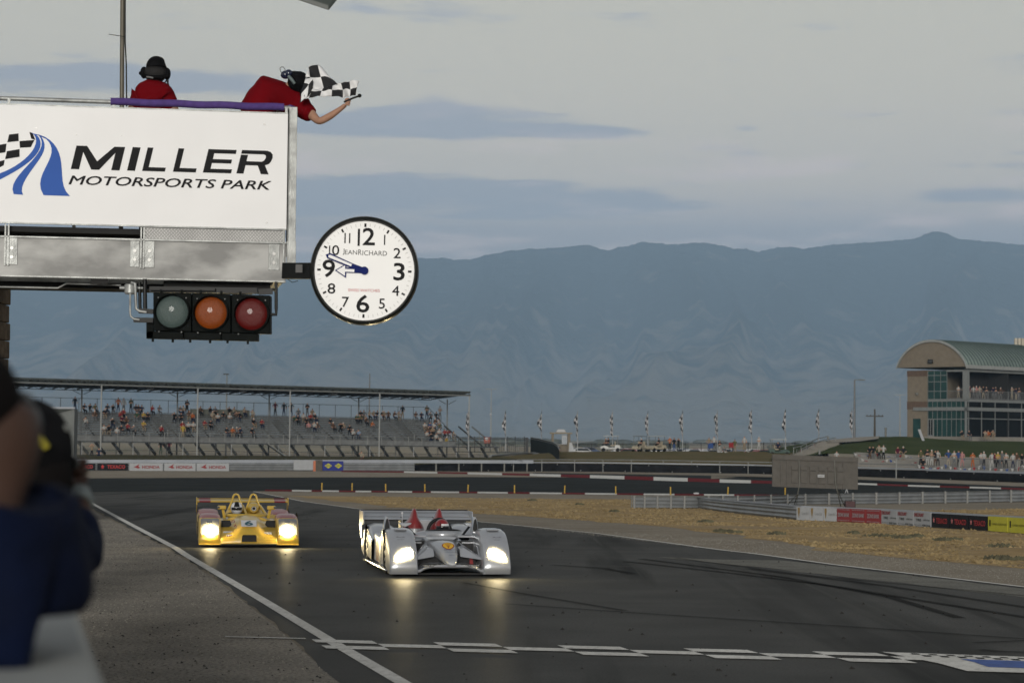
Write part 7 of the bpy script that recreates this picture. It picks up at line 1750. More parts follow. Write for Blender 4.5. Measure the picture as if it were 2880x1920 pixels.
while b < LB: mb.bar(bp_(0, b, zfl), bp_(0, b, zfl + 1.08), .06); b += 2.2
mb.build('balustrade', mat('baluster', (.13, .135, .135), .5), ch, True)
# door and side window
mb = MB(); 
a0, a1 = solve(dL, 2626.5), solve(dL, 2609.5); bbox(mb, a0, a1, -.04, .04, zled - .1, bz(1177)); dr = mb.build('door', m_fr, ch, True)
mb = MB(); am = (a0 + a1) / 2; bbox(mb, a0 + .18, am - .08, -.07, -.03, zled + .15, bz(1180)); bbox(mb, am + .08, a1 - .18, -.07, -.03, zled + .15, bz(1180)); mb.each('door_pane', m_gd, dr, True)
a0, a1 = solve(dL, 2589), solve(dL, 2568); mb = MB(); bbox(mb, a0, a1, -.03, .05, z0, bz(1177)); mb.build('side_window', m_gl, ch, True)
# roof
a_lo, a_hi = -.55, solve(dL, 2531) ; na = 28
def arc(t): return (max(0, 1 - abs(2 * t - 1) ** 2.1)) ** .72
def rp(t, b, dz=0): return bp_(a_lo + (a_hi - a_lo) * t, b, zev + (zpk - zev) * arc(t) + dz)
m_grn = mat('green_metal_roof', (.155, .20, .185), .5, metal=.15, var=.08, scale=.8)
mb = MB(); mb.grid([[rp(i / na, b) for i in range(na + 1)] for b in (-.7, LB * .33, LB * .66, LB)]); rf_ = mb.build('roof', m_grn, ch, True, smooth=50, fixn=False, solid=.12)
b = -.2; seams = []
mb = MB()
while b < LB:
    mb.tube([rp(i / na, b, .10) for i in range(na + 1)], .09, 4); b += .70
mb.each('roof_seam', mat('seam_dark', (.05, .075, .068), .6), rf_, True)
mb = MB(); ring = [rp(i / na, -.55, 0) for i in range(na + 1)]
mb.add(ring, [tuple(range(na + 1))]); mb.build('gable_wall', m_tan, ch, True, fixn=False)
mb = MB(); mb.grid([[rp(i / na, -.75, .14) for i in range(na + 1)], [rp(i / na, -.75, -.16) for i in range(na + 1)]]); mb.build('gable_trim', mat('trim_pale', (.26, .27, .26), .5), ch, True, solid=.15)
mb = MB(); mb.bar(rp(0, -.75, 0), rp(0, LB, 0), .2, .45); mb.build('gutter', mat('trim_pale', (.26, .27, .26), .5), ch, True)
mb = MB(); mb.box(rp(.5, -.9) - Vector((0, 0, (zpk - zev) * .78)), (.6, .5, .5)); mb.build('speaker', m_blk, ch, True, bevel=.08)
mb = MB(); v = bp_((aB + aW) / 2, -.1, bz(1106)); mb.box(v, (.35, .3, .35)); mb.build('wall_lamp', m_raild, ch, True, bevel=.06)
for i, px in enumerate((2857, 2867, 2877)):
    v = P(px, 965, 300); mb = MB(); mb.tube([v + Vector((0, 0, -1.2)), v + Vector((0, 0, .65))], .22, 10); mb.build('roof_vent', mat('vent_cream', (.42, .38, .30), .5), ch, True, smooth=60)
# terrace wall below, with people sitting on it
mb = MB(); bbox(mb, -1.6, aB - .2, -1.0, LB, z0 - 2.2, zled - .02); tw_ = mb.build('terrace_wall', m_conc); tag(tw_, 'pale concrete ledge wall along the foot of the clubhouse', 'wall')

# people: balcony, ledge, terrace crowd, berm -------------------------
CAMF = math.pi * 0.0
def put(kind, v, col, tr, lbl, grp, rz=None, sc=1.0): return person(kind, v, rnd.uniform(-.5, .5) if rz is None else rz, col, tr, lbl, grp, sc)
zB = lambda x: 2520 + x / 4.611
for x, col, k_ in ((782, 'white', 'stand_cross'), (848, 'white', 'stand_cross'), (878, 'grey', 'stand_down')):
    a = solve(dL, zB(x)); put(k_, bp_(a, .45, zfl), col, 'beige', 'spectator in %s top on the left side of the clubhouse balcony%s' % (col, ', leftmost' if x == 782 else ''), 'spectators on the clubhouse balcony')
for x, col, k_ in ((995, 'maroon', 'stand_down'), (1048, 'white', 'stand_hip'), (1085, 'pink', 'stand_lean'), (1128, 'beige', 'stand_lean'), (1175, 'dark', 'stand_down'), (1215, 'dark', 'stand_cross'), (1300, 'navy', 'stand_lean'), (1335, 'black', 'stand_cross'), (1400, 'brown', 'stand_down'), (1468, 'orange', 'stand_hip'), (1545, 'beige', 'stand_up'), (1600, 'navy', 'stand_down'), (1640, 'dark', 'stand_cross')):
    b = solve(dR_, zB(x)); put(k_, bp_(.5, b, zfl), col, rnd.choice(('beige', 'dark', 'grey')), 'spectator in %s top on the front of the clubhouse balcony' % ('dark' if col in ('dark', 'black', 'navy') else col), 'spectators on the clubhouse balcony', rz=rnd.uniform(-.2, .8))
for x, col in ((850, 'dark'), (945, 'black'), (1155, 'beige'), (1195, 'orange'), (1255, 'tan')):
    v = P(zB(x), 1229, 280); put('sit_arm' if x != 945 else 'sit_up', v, col, 'grey' if x == 945 else 'tan', 'spectator in %s top on the clubhouse ledge%s' % (('black' if col in ('dark',) else col), {850: ', leftmost', 945: ' in jeans, in front of the corner column', 1155: ', beside the one in orange'}.get(x, '')), 'spectators on the clubhouse ledge', sc=1.05)
zC = lambda x: 2400 + x / 4.9
for x, y, col, tr, k_, e in ((225, 285, 'black', 'brown', 'stand_lean', 'leftmost of the group of four on the concrete step'), (272, 285, 'black', 'grey', 'stand_down', 'second of the group of four on the concrete step'), (355, 270, 'beige', 'dark', 'stand_lean', 'third of the group of four on the concrete step'), (415, 270, 'white', 'black', 'stand_lean', 'rightmost of the group of four on the concrete step'), (612, 290, 'maroon', 'grey', 'stand_down', 'with a white cap, left of a pair on the concrete step'), (688, 290, 'dark', 'tan', 'stand_hip', 'right of a pair on the concrete step')):
    put(k_, P(zC(x), 1240 + y / 4.9, 238), col, tr, 'spectator in %s top, %s' % (col, e), 'spectators on the concrete terrace', sc=.98)
row = [(930, 350, 'olive', 'black', 'stand_down'), (965, 350, 'black', 'black', 'sit_up'), (1020, 350, 'dark', 'white', 'stand_cross'), (1080, 350, 'tan', 'white', 'stand_cross'), (1130, 355, 'black', 'brown', 'stand_lean'), (1165, 355, 'white', 'dark', 'stand_down'), (1310, 365, 'blue', 'beige', 'stand_hip'), (1390, 365, 'white', 'grey', 'stand_cross'), (1450, 365, 'blue', 'dark', 'stand_down'), (1500, 370, 'pink', 'pink', 'walk'), (1645, 385, 'orange', 'orange', 'stand_cross'), (1760, 385, 'white', 'grey', 'stand_lean'), (1800, 380, 'white', 'dark', 'stand_down'), (1910, 385, 'white', 'white', 'stand_down'), (1950, 385, 'maroon', 'black', 'stand_down'), (1992, 385, 'yellow', 'black', 'stand_cross'), (2020, 400, 'grey', 'grey', 'stand_down'), (2050, 380, 'grey', 'dark', 'stand_down'), (2105, 390, 'white', 'black', 'stand_cross'), (2200, 400, 'white', 'navy', 'stand_down'), (2250, 395, 'brown', 'grey', 'stand_down'), (2325, 400, 'black', 'dark', 'stand_hip')]
for i, (x, y, col, tr, k_) in enumerate(row):
    put(k_, P(zC(x), 1240 + y / 4.9, 229.5), col, tr, 'spectator in %s top and %s trousers behind the tall fence' % (col, tr), 'spectators behind the tall fence', sc=.72 if x == 2020 else 1.02)
zA = lambda x: 1300 + x / 2.94; zAy = lambda y: 1100 + y / 2.94
bl = [(1716, 490, 'orange', 'dark', 'stand_cross', 'in an orange top left of the trio beside a flag pole'), (1752, 500, 'black', 'blue', 'stand_down', 'in a black top and jeans in the middle of the trio'), (1788, 500, 'black', 'black', 'stand_up', 'in black with a raised arm right of the trio'), (2040, 495, 'tan', 'blue', 'stand_hip', 'in a tan top beside a blue chair on the berm'), (2082, 490, 'white', 'navy', 'stand_down', 'in a white top behind the blue chair on the berm'), (2128, 515, 'black', 'white', 'stand_cross', 'in a dark top and white shorts next to the blue chair'), (2165, 512, 'grey', 'dark', 'sit_up', 'sitting low in grey on the berm'), (2253, 515, 'olive', 'tan', 'stand_down', 'in an olive top right of the red chair'), (2335, 490, 'white', 'tan', 'stand_down', 'in white walking along the top of the berm, leftmost of two')]
for x, y, col, tr, k_, e in bl: put(k_, P(zA(x), zAy(y), 276), col, tr, 'spectator ' + e, 'spectators on the berm')
put('stand_down', P(2000 + 215 / 2.3057, 920 + 800 / 2.3057, 270), 'white', 'tan', 'spectator in a white shirt and tan trousers on the berm left of the green cart', 'spectators on the berm'); put('stand_cross', P(2000 + 310 / 2.3057, 920 + 805 / 2.3057, 268), 'white', 'white', 'spectator dressed all in white on the berm nearest the green cart', 'spectators on the berm')
put('sit_up', P(2353, 1290, 240), 'white', 'grey', 'spectator in white sitting on the grass bank above the video board', 'spectators on the grass bank')
v = P(zA(795), zAy(500), 276); put('sit_up', v, 'navy', 'white', 'attendant in navy sitting in the open entrance booth', 'spectators on the berm')
# folding chairs and cool boxes on the berm
for x, y, col, l in ((2058, 500, 'blue', 'blue folding chair on the berm among the spectators'), (2226, 495, 'red', 'red folding chair on the berm left of the spectator in olive')):
    v = P(zA(x), zAy(y), 275.5); c_ = thing('folding_chair', l, 'chair', v); mb = MB(); mb.box(v + Vector((0, .1, .45)), (.55, .5, .06)); mb.build('seat', pm(col), c_, True)
    mb = MB(); mb.box(v + Vector((0, .35, .75)), (.55, .06, .55)); mb.build('backrest', pm(col), c_, True)
    for dx, dy in ((-.25, -.1), (.25, -.1), (-.25, .35), (.25, .35)): mb = MB(); mb.bar(v + Vector((dx, dy, 0)), v + Vector((dx, dy, .45)), .03); mb.build('leg', m_blk, c_, True)
for x, y, l in ((2122, 516, 'left'), (2140, 517, 'right')):
    v = P(zA(x), zAy(y), 272); mb = MB(); mb.box(v + Vector((0, 0, .14)), (.35, .3, .28)); mb.box(v + Vector((0, 0, .30)), (.38, .33, .05)); tag(mb.build('cool_box', m_banw), 'small white cool box on the berm edge, %s of the pair' % l, 'cool box', 'cool boxes on the berm')

# chequered feather flags ------------------------------------------------
flx = [1300 + x / 2.94 for x in (50, 358, 655, 953, 1243, 1535, 1822, 2110)] + [2114, 2209, 2303, 2397]
flo = ['leftmost flag, beside the end post of the grandstand', 'second from left', 'third from left', 'fourth from left, above the entrance booth', 'fifth from left, behind the first golf cart', 'sixth from left', 'seventh from left, beside the trio', 'eighth from left', 'ninth from left', 'tenth from left', 'eleventh from left', 'rightmost flag, beside the tall lamp pole']
m_fl = flagmat(); m_fl.name = 'feather_flag_cloth'; m_fl.node_tree.nodes['Checker Texture'].inputs['Color1'].default_value = (.42, .42, .43, 1)  # white squares greyed to carry the weak light on the far flags
def flagmesh(seed):
    r_ = random.Random(seed); rows = []; n = 24
    for i in range(n + 1):
        t = i / n; w_ = .36 * math.sin(PI * min(1, t * .9 + .08)) ** .7; rows.append([Vector((-w_ * s_ * (1 + .3 * math.sin(t * 9 + seed)) * (.55 + .45 * math.sin(t * 6 + seed * 2) ** 2) - .12 * s_ * math.sin(t * 5), .18 * math.sin(s_ * 5 + t * 7 + seed), 4.9 - 3.3 * t - .3 * s_)) for s_ in (0, .25, .5, .75, 1)])
    return rows
for i, px in enumerate(flx):
    yb = 1266 if i < 8 else 1262; b_ = P(px, yb + 2, 279); f_ = thing('feather_flag', 'chequered feather flag, ' + flo[i], 'flag', b_, 0, 'chequered feather flags along the berm')
    mb = MB(); mb.tube([(0, 0, 0), (0, 0, 3.4), (-.02, 0, 5.1)], [.055, .04, .015], 6); mb.build('pole', m_banw, f_, smooth=60)
    rows = flagmesh(i * 1.7 + 1); mb = MB(); mb.grid(rows); o = mb.build('cloth', m_fl, f_, smooth=180, fixn=False, solid=.02)
    uv = o.data.uv_layers.new(name='UVMap')
    for p in o.data.polygons:
        for li in p.loop_indices: vi = o.data.loops[li].vertex_index; uv.data[li].uv = (vi % 5 / 4 * 2 + .003, vi // 5 / 24 * 9 + .003)

# golf carts -------------------------------------------------------------
def golf_cart(loc, label, body, roof, rz=0, group='golf carts on the berm'):
    g_ = thing('golf_cart', label, 'golf cart', loc, rz, group)
    mb = MB(); mb.prism([(-1.2, .28), (1.15, .28), (1.2, .55), (1.05, .78), (.55, .80), (.5, .50), (-.25, .48), (-.3, .62), (-.75, .72), (-1.15, .60), (-1.25, .45)], -.55, .55, ax='y'); mb.build('body', body, g_, bevel=.05)
    mb = MB(); mb.box((.28, 0, .72), (.55, .95, .14)); mb.box((.55, 0, 1.0), (.12, .95, .45)); mb.build('seat', mat('seat_beige', (.30, .26, .19), .8), g_, bevel=.03)
    mb = MB(); mb.box((.05, 0, 1.83), (1.9, 1.1, .07)); mb.build('roof', roof, g_, bevel=.03)
    mb = MB(); 
    for x, x2 in ((-.62, -.78), (.85, .85)):
        for y in (-.5, .5): mb.bar((x2, y, .6), (x, y, 1.82), .04)
    mb.each('roof_post', m_raild, g_)
    for x in (-.85, .85):
        for y in (-.5, .5): mb = MB(); mb.disc((x, y - .09, .22), (0, 1, 0), .22, 14, t=.18); mb.build('wheel', m_tyre, g_)
    mb = MB(); mb.tube([(-.5, -.2, .70), (-.28, -.2, .98)], .03, 6); mb.tube([(-.28 + .0, -.2 + math.cos(a) * .17, .98 + math.sin(a) * .15) for a in [2 * PI * k / 10 for k in range(11)]], .02, 5, cap=False); mb.build('steering_wheel', m_blk, g_)
    return g_
m_cartw = mat('cart_white', (.42, .42, .40), .5); m_cartb = mat('cart_cream', (.34, .30, .22), .5); m_cartg = mat('cart_green', (.02, .05, .035), .5)
c1_ = P(zA(1225), zAy(497), 276); c2_ = P(zA(1468), zAy(498), 277); c3_ = P(zA(1605), zAy(498), 276)
golf_cart(c1_, 'white golf cart on the berm, leftmost of three beside the flags', m_cartw, m_cartw)
golf_cart(c2_, 'cream golf cart with dark roof seen end on, middle of three', m_cartb, m_raild, math.radians(65))
golf_cart(c3_, 'cream golf cart with white roof, rightmost of three beside the flags', m_cartb, m_cartw, math.radians(40))
golf_cart(P(2190, 1281, 262), 'dark green golf cart with white roof above the video board', m_cartg, m_cartw, math.radians(185))
for x, dx, col, l in ((1190, 0, 'brown', 'driver in brown in the leftmost golf cart'), (1210, 0, 'dark', 'passenger in dark clothes in the leftmost golf cart'), (1484, 0, 'dark', 'person in dark clothes in the middle golf cart'), (1628, 0, 'black', 'person in black in the rightmost golf cart')):
    v = P(zA(x), zAy(497), 276); v.z += .78; put('sit_up', v, col, 'dark', l, 'people in the golf carts', rz=-1.2)
v = P(2188, 1281, 262); v.z += .78; put('sit_up', v, 'navy', 'dark', 'person in navy driving the dark green golf cart', 'people in the golf carts')
# entrance booth -----------------------------------------------------------
v = P(zA(815), zAy(503), 278); bt = thing('entrance_booth', 'small tan entrance booth with open front and white roof dome', 'booth', v)
mb = MB(); mb.box((-1.0, 0, 1.1), (.28, 1.6, 2.2)); mb.box((.95, 0, 1.1), (.32, 1.6, 2.2)); mb.box((0, .75, 1.1), (1.9, .1, 2.2)) if False else None; mb.box((.35, .7, .45), (1.0, .12, .9)); 
for o in mb.each('wall', m_tan, bt): pass
mb = MB(); mb.box((0, 0, 2.28), (2.7, 2.0, .18)); rr = mb.build('roof', mat('booth_roof', (.20, .17, .12), .8), bt)
mb = MB(); mb.prism([(-.6, 2.37), (.6, 2.37), (.55, 2.62), (.35, 2.75), (-.35, 2.75), (-.55, 2.62)], -.5, .5, ax='y'); mb.build('roof_dome', m_banw, rr, bevel=.06)
mb = MB(); mb.box((.42, -.2, 1.5), (.62, .04, 1.1)); wn = mb.build('window_frame', m_banw, bt); mb = MB(); mb.box((.42, -.23, 1.45), (.48, .03, .85)); mb.build('pane', mat('pane_blue', (.10, .13, .16), .2), wn)
v = P(zA(905), zAy(500), 276); mb = MB(); mb.prism([(-.35, 0), (.35, 0), (.0, 1.1), (-.28, 1.1)], -.25, .25, ax='y'); mb.v = [p + v for p in mb.v]; tag(mb.build('white_hopper', m_banw), 'white sloping board leaning right of the entrance booth', 'board')
# fences around the entrance ----------------------------------------------
bf = thing('mesh_fence', 'black post and rail fence running left of the screened gate', 'fence', P(1400, 1272, 279))
mb = MB()
for y0, y1 in ((1229, 1231), (1233, 1236), (1247, 1247), (1270, 1272)): mb.bar(P(1280, y0, 281), P(1480, y1, 279), .07)
for x in (1290, 1335, 1379, 1428, 1449, 1475): mb.bar(P(x, 1272, 279.5), P(x, 1227, 279.5), .10)
mb.build('frame', m_blk, bf, True)
mb = MB(); x = 1405
while x < 1480: mb.bar(P(x, 1272, 279.5), P(x, 1247, 279.5), .05); x += 5.5
mb.build('pickets', m_blk, bf, True)
sgte = thing('screened_fence', 'black screened fence panels curving down toward the track', 'fence', P(1530, 1285, 265))
mb = MB(); t0 = [(1478, 1230, 1272, 279), (1486, 1230, 1272, 279)]; mb.loft([[P(x, yt, d), P(x, yb, d), P(x, yb, d + .3), P(x, yt, d + .3)] for x, yt, yb, d in t0]); mb.build('gate_post', m_blk, sgte, True)
mb = MB(); sc5 = [(1492, 1230.5, 1271, 278), (1515, 1234, 1273, 272), (1540, 1240, 1280, 264), (1556, 1244, 1287, 256), (1568, 1252, 1292, 246), (1573, 1262, 1292, 240)]
mb.loft([[P(x, yt, d), P(x, yb, d), P(x, yb, d + .15), P(x, yt, d + .15)] for x, yt, yb, d in sc5]); mb.build('screen_panel', mat('screen_black', (.012, .016, .014), .9, spec=.1), sgte, True)
mb = MB(); mb.tube([P(x, yt - 1, d) for x, yt, yb, d in sc5], .05, 6); mb.tube([P(x, yt + 3, d - .1) for x, yt, yb, d in sc5], .03, 6); mb.build('top_pipe', m_post, sgte, True)
mb = MB(); mb.tube([P(1380, 1281, 262), P(1440, 1276, 268), P(1480, 1273.5, 272), P(1500, 1274, 270), P(1530, 1281, 262), P(1552, 1288, 254), P(1554, 1294, 250)], .16, 6); tag(mb.build('path_kerb', m_post, smooth=60), 'pale concrete kerb curving below the screened fence', 'kerb')
# thin black fence along the berm crest
cf = thing('berm_fence', 'low black wire fence along the back of the berm', 'fence', P(1900, 1262, 288))
mb = MB(); mb.tube([P(x, 1249 - .006 * (x - 1590) , 288) for x in range(1590, 2260, 60)], .035, 5); mb.tube([P(x, 1252.5 - .006 * (x - 1590), 288) for x in range(1590, 2260, 60)], .025, 5); mb.build('wire', m_blk, cf, True)
mb = MB(); x = 1620
while x < 2260: mb.bar(P(x, 1270, 288), P(x, 1246 - .006 * (x - 1590), 288), .10 if x > 1980 else .08); x += 44
mb.each('post', m_blk, cf, True)
# lamp and utility poles ----------------------------------------------------
for px, yb, yt, d, l, ar in ((2403, 1240, 1068, 300, 'tall lamp pole with a short arm left of the clubhouse', 1), (2531, 1232, 1110, 420, 'faint twin-arm lamp pole close to the clubhouse wall', 2), (1380, 1262, 1094, 420, 'pale twin-arm lamp pole right of the grandstand', 2)):
    b_ = P(px, yb, d); t_ = P(px, yt, d); th = thing('lamp_pole', l, 'pole', b_)
    mb = MB(); mb.tube([b_, Vector((b_.x, b_.y, t_.z))], [.17, .10] if ar == 1 else [.10, .05], 8); mb.build('pole', mat('pole_grey', (.14, .145, .15), .6) if ar == 1 else mat('pole_pale', (.30, .29, .26), .7), th, True, smooth=60)
    mb = MB()
    if ar == 1: mb.bar(Vector((b_.x, b_.y, t_.z)), Vector((b_.x + .9, b_.y, t_.z + .05)), .10); mb.box((b_.x + 1.0, b_.y, t_.z), (.7, .3, .12))
    else: mb.bar(Vector((b_.x - 1.0, b_.y, t_.z)), Vector((b_.x + 1.0, b_.y, t_.z)), .07)
    mb.build('lamp_arm', m_raild if ar == 1 else MATS['pole_pale'], th, True)
    if px == 1380: mb = MB(); v = P(px, 1165, d); mb.sphere(v, .22, n=8, k=6); mb.build('globe', m_banw, th, True)
b_ = P(2460, 1228, 330); t_ = P(2460, 1150, 330); th = thing('utility_pole', 'wooden utility pole with crossarm on the skyline left of the clubhouse', 'pole', b_)
mb = MB(); mb.tube([b_, Vector((b_.x, b_.y, t_.z))], [.16, .11], 8); mb.build('pole', mat('wood_pole', (.09, .075, .055), .9), th, True); mb = MB(); z = P(2460, 1170, 330).z; mb.bar((b_.x - 1.25, b_.y, z), (b_.x + 1.25, b_.y, z), .14); mb.build('crossarm', MATS['wood_pole'], th, True)
mb = MB(); [mb.sphere((b_.x + dx, b_.y, z + .15), .08, n=6, k=4) for dx in (-1.1, -.6, .6, 1.1)]; mb.each('insulator', m_raild, th, True)
# bollard lights and leaning signs on the bank
for px, yb, yt, d, l in ((2491, 1228, 1202, 290, 'short dark bollard lamp on the skyline left of the clubhouse'), (2305, 1281, 1266, 246, 'pale bollard lamp on the bank just above the video board'), (2329, 1240, 1228, 270, 'pale bollard lamp beside the top of the steps')):
    b_ = P(px, yb, d); t_ = P(px, yt, d); mb = MB(); h = t_.z - b_.z; mb.tube([b_, b_ + Vector((0, 0, h * .8)), b_ + Vector((0, 0, h * .82)), b_ + Vector((0, 0, h))], [.13, .13, .17, .15], 8); tag(mb.build('bollard_lamp', m_post if px != 2491 else m_raild, smooth=50), l, 'bollard lamp')
b_ = P(2598, 1242, 276); ls = thing('leaning_sign', 'narrow pale board leaning on the lawn in front of the clubhouse', 'sign board', b_); mb = MB(); mb.bar(b_, P(2585, 1207, 277), .35, .06); mb.build('board', m_banw, ls, True); mb = MB(); mb.box(b_, (1.2, .5, .12)); mb.build('foot', m_conc, ls, True)
# steps with handrails on the bank
st_ = thing('steps', 'concrete steps with pale handrails climbing the grass bank', 'steps', P(2290, 1265, 255))
ns = 12
for i in range(ns):
    t = i / ns; a = P(2252 + 83 * t, 1277 - 40 * t, 249 + 24 * t); mb = MB(); mb.box(a + Vector((.3, .3, -.25)), (2.4, 2.2, .5)); mb.build('step', m_conc, st_, True)
for off in (0, 1):
    q0 = [(2232, 1276, 1259, 247), (2253, 1271, 1254, 253), (2268, 1264, 1247, 258), (2300, 1250, 1233, 268), (2330, 1240, 1226, 274)] if not off else [(2254, 1278, 1262, 246), (2288, 1264, 1246, 255), (2320, 1250, 1236, 264), (2350, 1240, 1230, 272)]
    mb = MB(); mb.tube([P(x, yt, d) for x, yb, yt, d in q0], .05, 6)
    for x, yb, yt, d in q0: mb.bar(P(x, yb, d), P(x, yt, d), .06)
    mb.build('handrail', m_post, st_, True)
bank('bank_path', [zrow([2325, 2370, 2420, 2470], 268, None, [1244, 1243, 1240, 1233]), zrow([2335, 2380, 2425, 2475], 282, None, [1236, 1231, 1228, 1226])], m_conc, amp=0)
# pennant strings -----------------------------------------------------------
def pennants(pts, n, label):
    r = thing('pennant_string', label, 'bunting', pts[0], 0, 'pennant strings')
    mb = MB(); full = [pts[i].lerp(pts[i + 1], k / 10) - Vector((0, 0, .35 * math.sin(PI * k / 10))) for i in range(len(pts) - 1) for k in range(10)] + [pts[-1]]
    mb.tube(full, .012, 4); mb.build('cord', m_banw, r, True)
    cols = [pm('white'), pm('red'), pm('white'), pm('blue')]
    for i in range(n):
        t = (i + .5) / n * (len(full) - 1); j = int(t); p = full[j].lerp(full[min(j + 1, len(full) - 1)], t - j); tt = (full[min(j + 1, len(full) - 1)] - full[j]).normalized()
        mb = MB(); mb.add([p - tt * .17, p + tt * .17, p + Vector((0, random.uniform(-.1, .1), -.42))], [(0, 1, 2)]); mb.build('pennant', cols[i % 4], r, True, solid=.01)
pennants([P(x, y, 236) for x, y in ((2420, 1288), (2500, 1290), (2580, 1297))], 14, 'string of small pennants hanging low along the concrete step')
pennants([P(x, y, 227) for x, y in ((2580, 1305), (2660, 1306), (2760, 1308), (2880, 1309), (2960, 1312))], 30, 'string of small pennants hanging on the tall fence in front of the crowd')
pennants([P(x, y, d) for x, y, d in ((2236, 1262, 250), (2290, 1247, 262), (2330, 1239, 272), (2380, 1240, 272), (2440, 1230, 276))], 22, 'string of small pennants following the steps up the grass bank')
pennants([P(x, y, 240) for x, y in ((2400, 1272), (2460, 1271), (2540, 1276), (2620, 1283), (2720, 1288))], 20, 'string of small pennants along the top of the concrete terrace')
pennants([P(x, y, 262) for x, y in ((2035, 1267), (2100, 1267), (2170, 1269))], 12, 'string of small pennants low along the berm left of the green cart')
# parked cars far beyond the berm --------------------------------------------
m_cars = [mat('car_' + n_, c, .4, var=.03, coat=.4) for n_, c in (('white', (.55, .55, .55)), ('silver', (.34, .35, .36)), ('dark', (.03, .03, .035)), ('blue', (.05, .08, .16)), ('tan', (.25, .21, .15)), ('red', (.2, .02, .02)))]
m_cw = mat('car_window', (.015, .018, .02), .15)
proto = None; cn_ = ['white', 'silver', 'dark', 'blue', 'tan', 'red']; cx_ = [1590, 1612, 1638, 1657, 1752, 1774, 1862, 1885, 1905, 1930, 1948, 1968, 1985, 2002, 2052, 2078, 2120, 2142]
for i, px in enumerate(cx_):
    c_ = i % 6 if i % 2 else 0
    v = P(px, 1277, 390 + (i * 37 % 60)); v.z = ZD
    if proto is None:
        r = thing('parked_car', '', 'car', v); mb = MB(); mb.prism([(-2.2, .3), (2.2, .3), (2.25, .7), (1.4, .92), (.8, 1.4), (-1.0, 1.42), (-1.8, .95), (-2.25, .85)], -.85, .85, ax='y'); mb.build('body', m_cars[0], r, bevel=.08)
        mb = MB(); mb.prism([(1.2, .94), (.72, 1.34), (-.95, 1.36), (-1.6, .98)], -.87, .87, ax='y'); mb.build('window', m_cw, r)
        for x_ in (-1.4, 1.4): mb = MB(); mb.disc((x_, -.9, .32), (0, 1, 0), .32, 12, t=1.8); mb.build('wheel', m_tyre, r)
        proto = r
    else:
        r = copy_tree(proto); r.location = v
    for ch_ in r.children:
        if ch_.name.startswith('body'): ch_.material_slots[0].link = 'OBJECT'; ch_.material_slots[0].material = m_cars[c_]
    r.rotation_euler = (0, 0, random.uniform(-.6, .6)); r['group'] = 'cars parked beyond the berm'
    near = 'between the entrance booth and the golf carts' if px < 1680 else ('behind the golf carts' if px < 1840 else ('between the golf carts and the berm crowd' if px < 2010 else 'behind the berm crowd'))
    BOOK.setdefault('%s car beyond the berm %s' % (cn_[c_], near), []).append(r)
# distant silos/farm shed specks
# ================================================================ unique labels for repeats
def ordinal(i, n):
    if n == 2: return ('left', 'right')[i] + ' one'
    return ORD[i] if i < n - 1 else 'rightmost'
for lb, os_ in BOOK.items():
    if len(os_) == 1: os_[0]['label'] = lb
    else:
        for i, o in enumerate(sorted(os_, key=scr)): o['label'] = lb + ', ' + ordinal(i, len(os_))
for o in list(C.objects):
    if 'label' in o and len(o['label'].split()) > 16: print('LONG', len(o['label'].split()), o['label'])

# ================================================================ PIT WALL AND PHOTOGRAPHERS (near left)
m_skin_n = mat('skin_near', (.060, .034, .025), .6, var=.15, scale=12, spec=.2)
m_navy = mat('navy_jacket', (.0012, .0045, .020), .85, var=.3, scale=6, bump=.4, bscale=14, spec=.15)
pw = MB(); ZW = 1.88
f_ = lambda y: -.52 - .217 * (y - 3.02)
prof = []
rings = [[Vector((f_(y), y, -.3)), Vector((f_(y), y, ZW - .02)), Vector((f_(y) - .02, y, ZW)), Vector((f_(y) - .50, y, ZW)), Vector((f_(y) - .52, y, ZW - .02)), Vector((f_(y) - .52, y, -.3))] for y in (1.2, 3, 5, 8, 12, 16, 21)]
pw.loft(rings); o = pw.build('pit_wall', mat('pit_wall_white', (.33, .34, .325), .8, var=.1, scale=2)); tag(o, 'white pit wall the photographers lean over at bottom left', 'wall')
mb = MB(); mb.add([Vector((f_(y) - .54 - w_, y, .85)) for y, w_ in ((1.2, 0), (12, 0), (12, 2.5), (1.2, 2.5))], [(0, 1, 2, 3)]); mb.build('photo_stand', m_conc, solid=.1)['kind'] = 'structure'
DA = 3.3
pa = thing('person', 'blurred dark-haired photographer in a navy jacket at the left edge', 'person', (P(-230, 1900, DA).x, DA, .6))
qa = lambda x, y, d=0.0: P(x, y, DA + d)
J = {'hip': (qa(-920, 1950, -.1), .15), 'belly': (qa(-560, 1790, -.05), .14), 'chest': (qa(-190, 1720), .16, .13), 'upper': (qa(-130, 1520), .13, .12), 'neck': (qa(-70, 1370), .075), 'head0': (qa(-55, 1300), .088), 'head1': (qa(-45, 1210), .098), 'head2': (qa(-75, 1140), .075),
     'shr': (qa(-60, 1560, .0), .08), 'elr': (qa(-20, 1690, .12), .05), 'for': (qa(-130, 1500, .22), .045), 'wrr': (qa(-190, 1340, .3), .038), 'hdr': (qa(-190, 1260, .32), .045, .03), 'shl': (qa(-330, 1560, .1), .085), 'ell': (qa(-400, 1650, .2), .06), 'wrl': (qa(-200, 1330, .25), .04),
     'kl': (qa(-930, 2600, .0), .09), 'fl': (qa(-930, 3500, .0), .05)}
E = [('hip', 'belly', 0), ('belly', 'chest', 0), ('chest', 'upper', 0), ('upper', 'neck', 0), ('neck', 'head0', 0), ('head0', 'head1', 0), ('head1', 'head2', 0), ('upper', 'shr', 0), ('shr', 'elr', 0), ('elr', 'for', 0), ('for', 'wrr', 0), ('wrr', 'hdr', 0), ('upper', 'shl', 0), ('shl', 'ell', 0), ('ell', 'wrl', 0), ('hip', 'kl', 0), ('kl', 'fl', 0)]
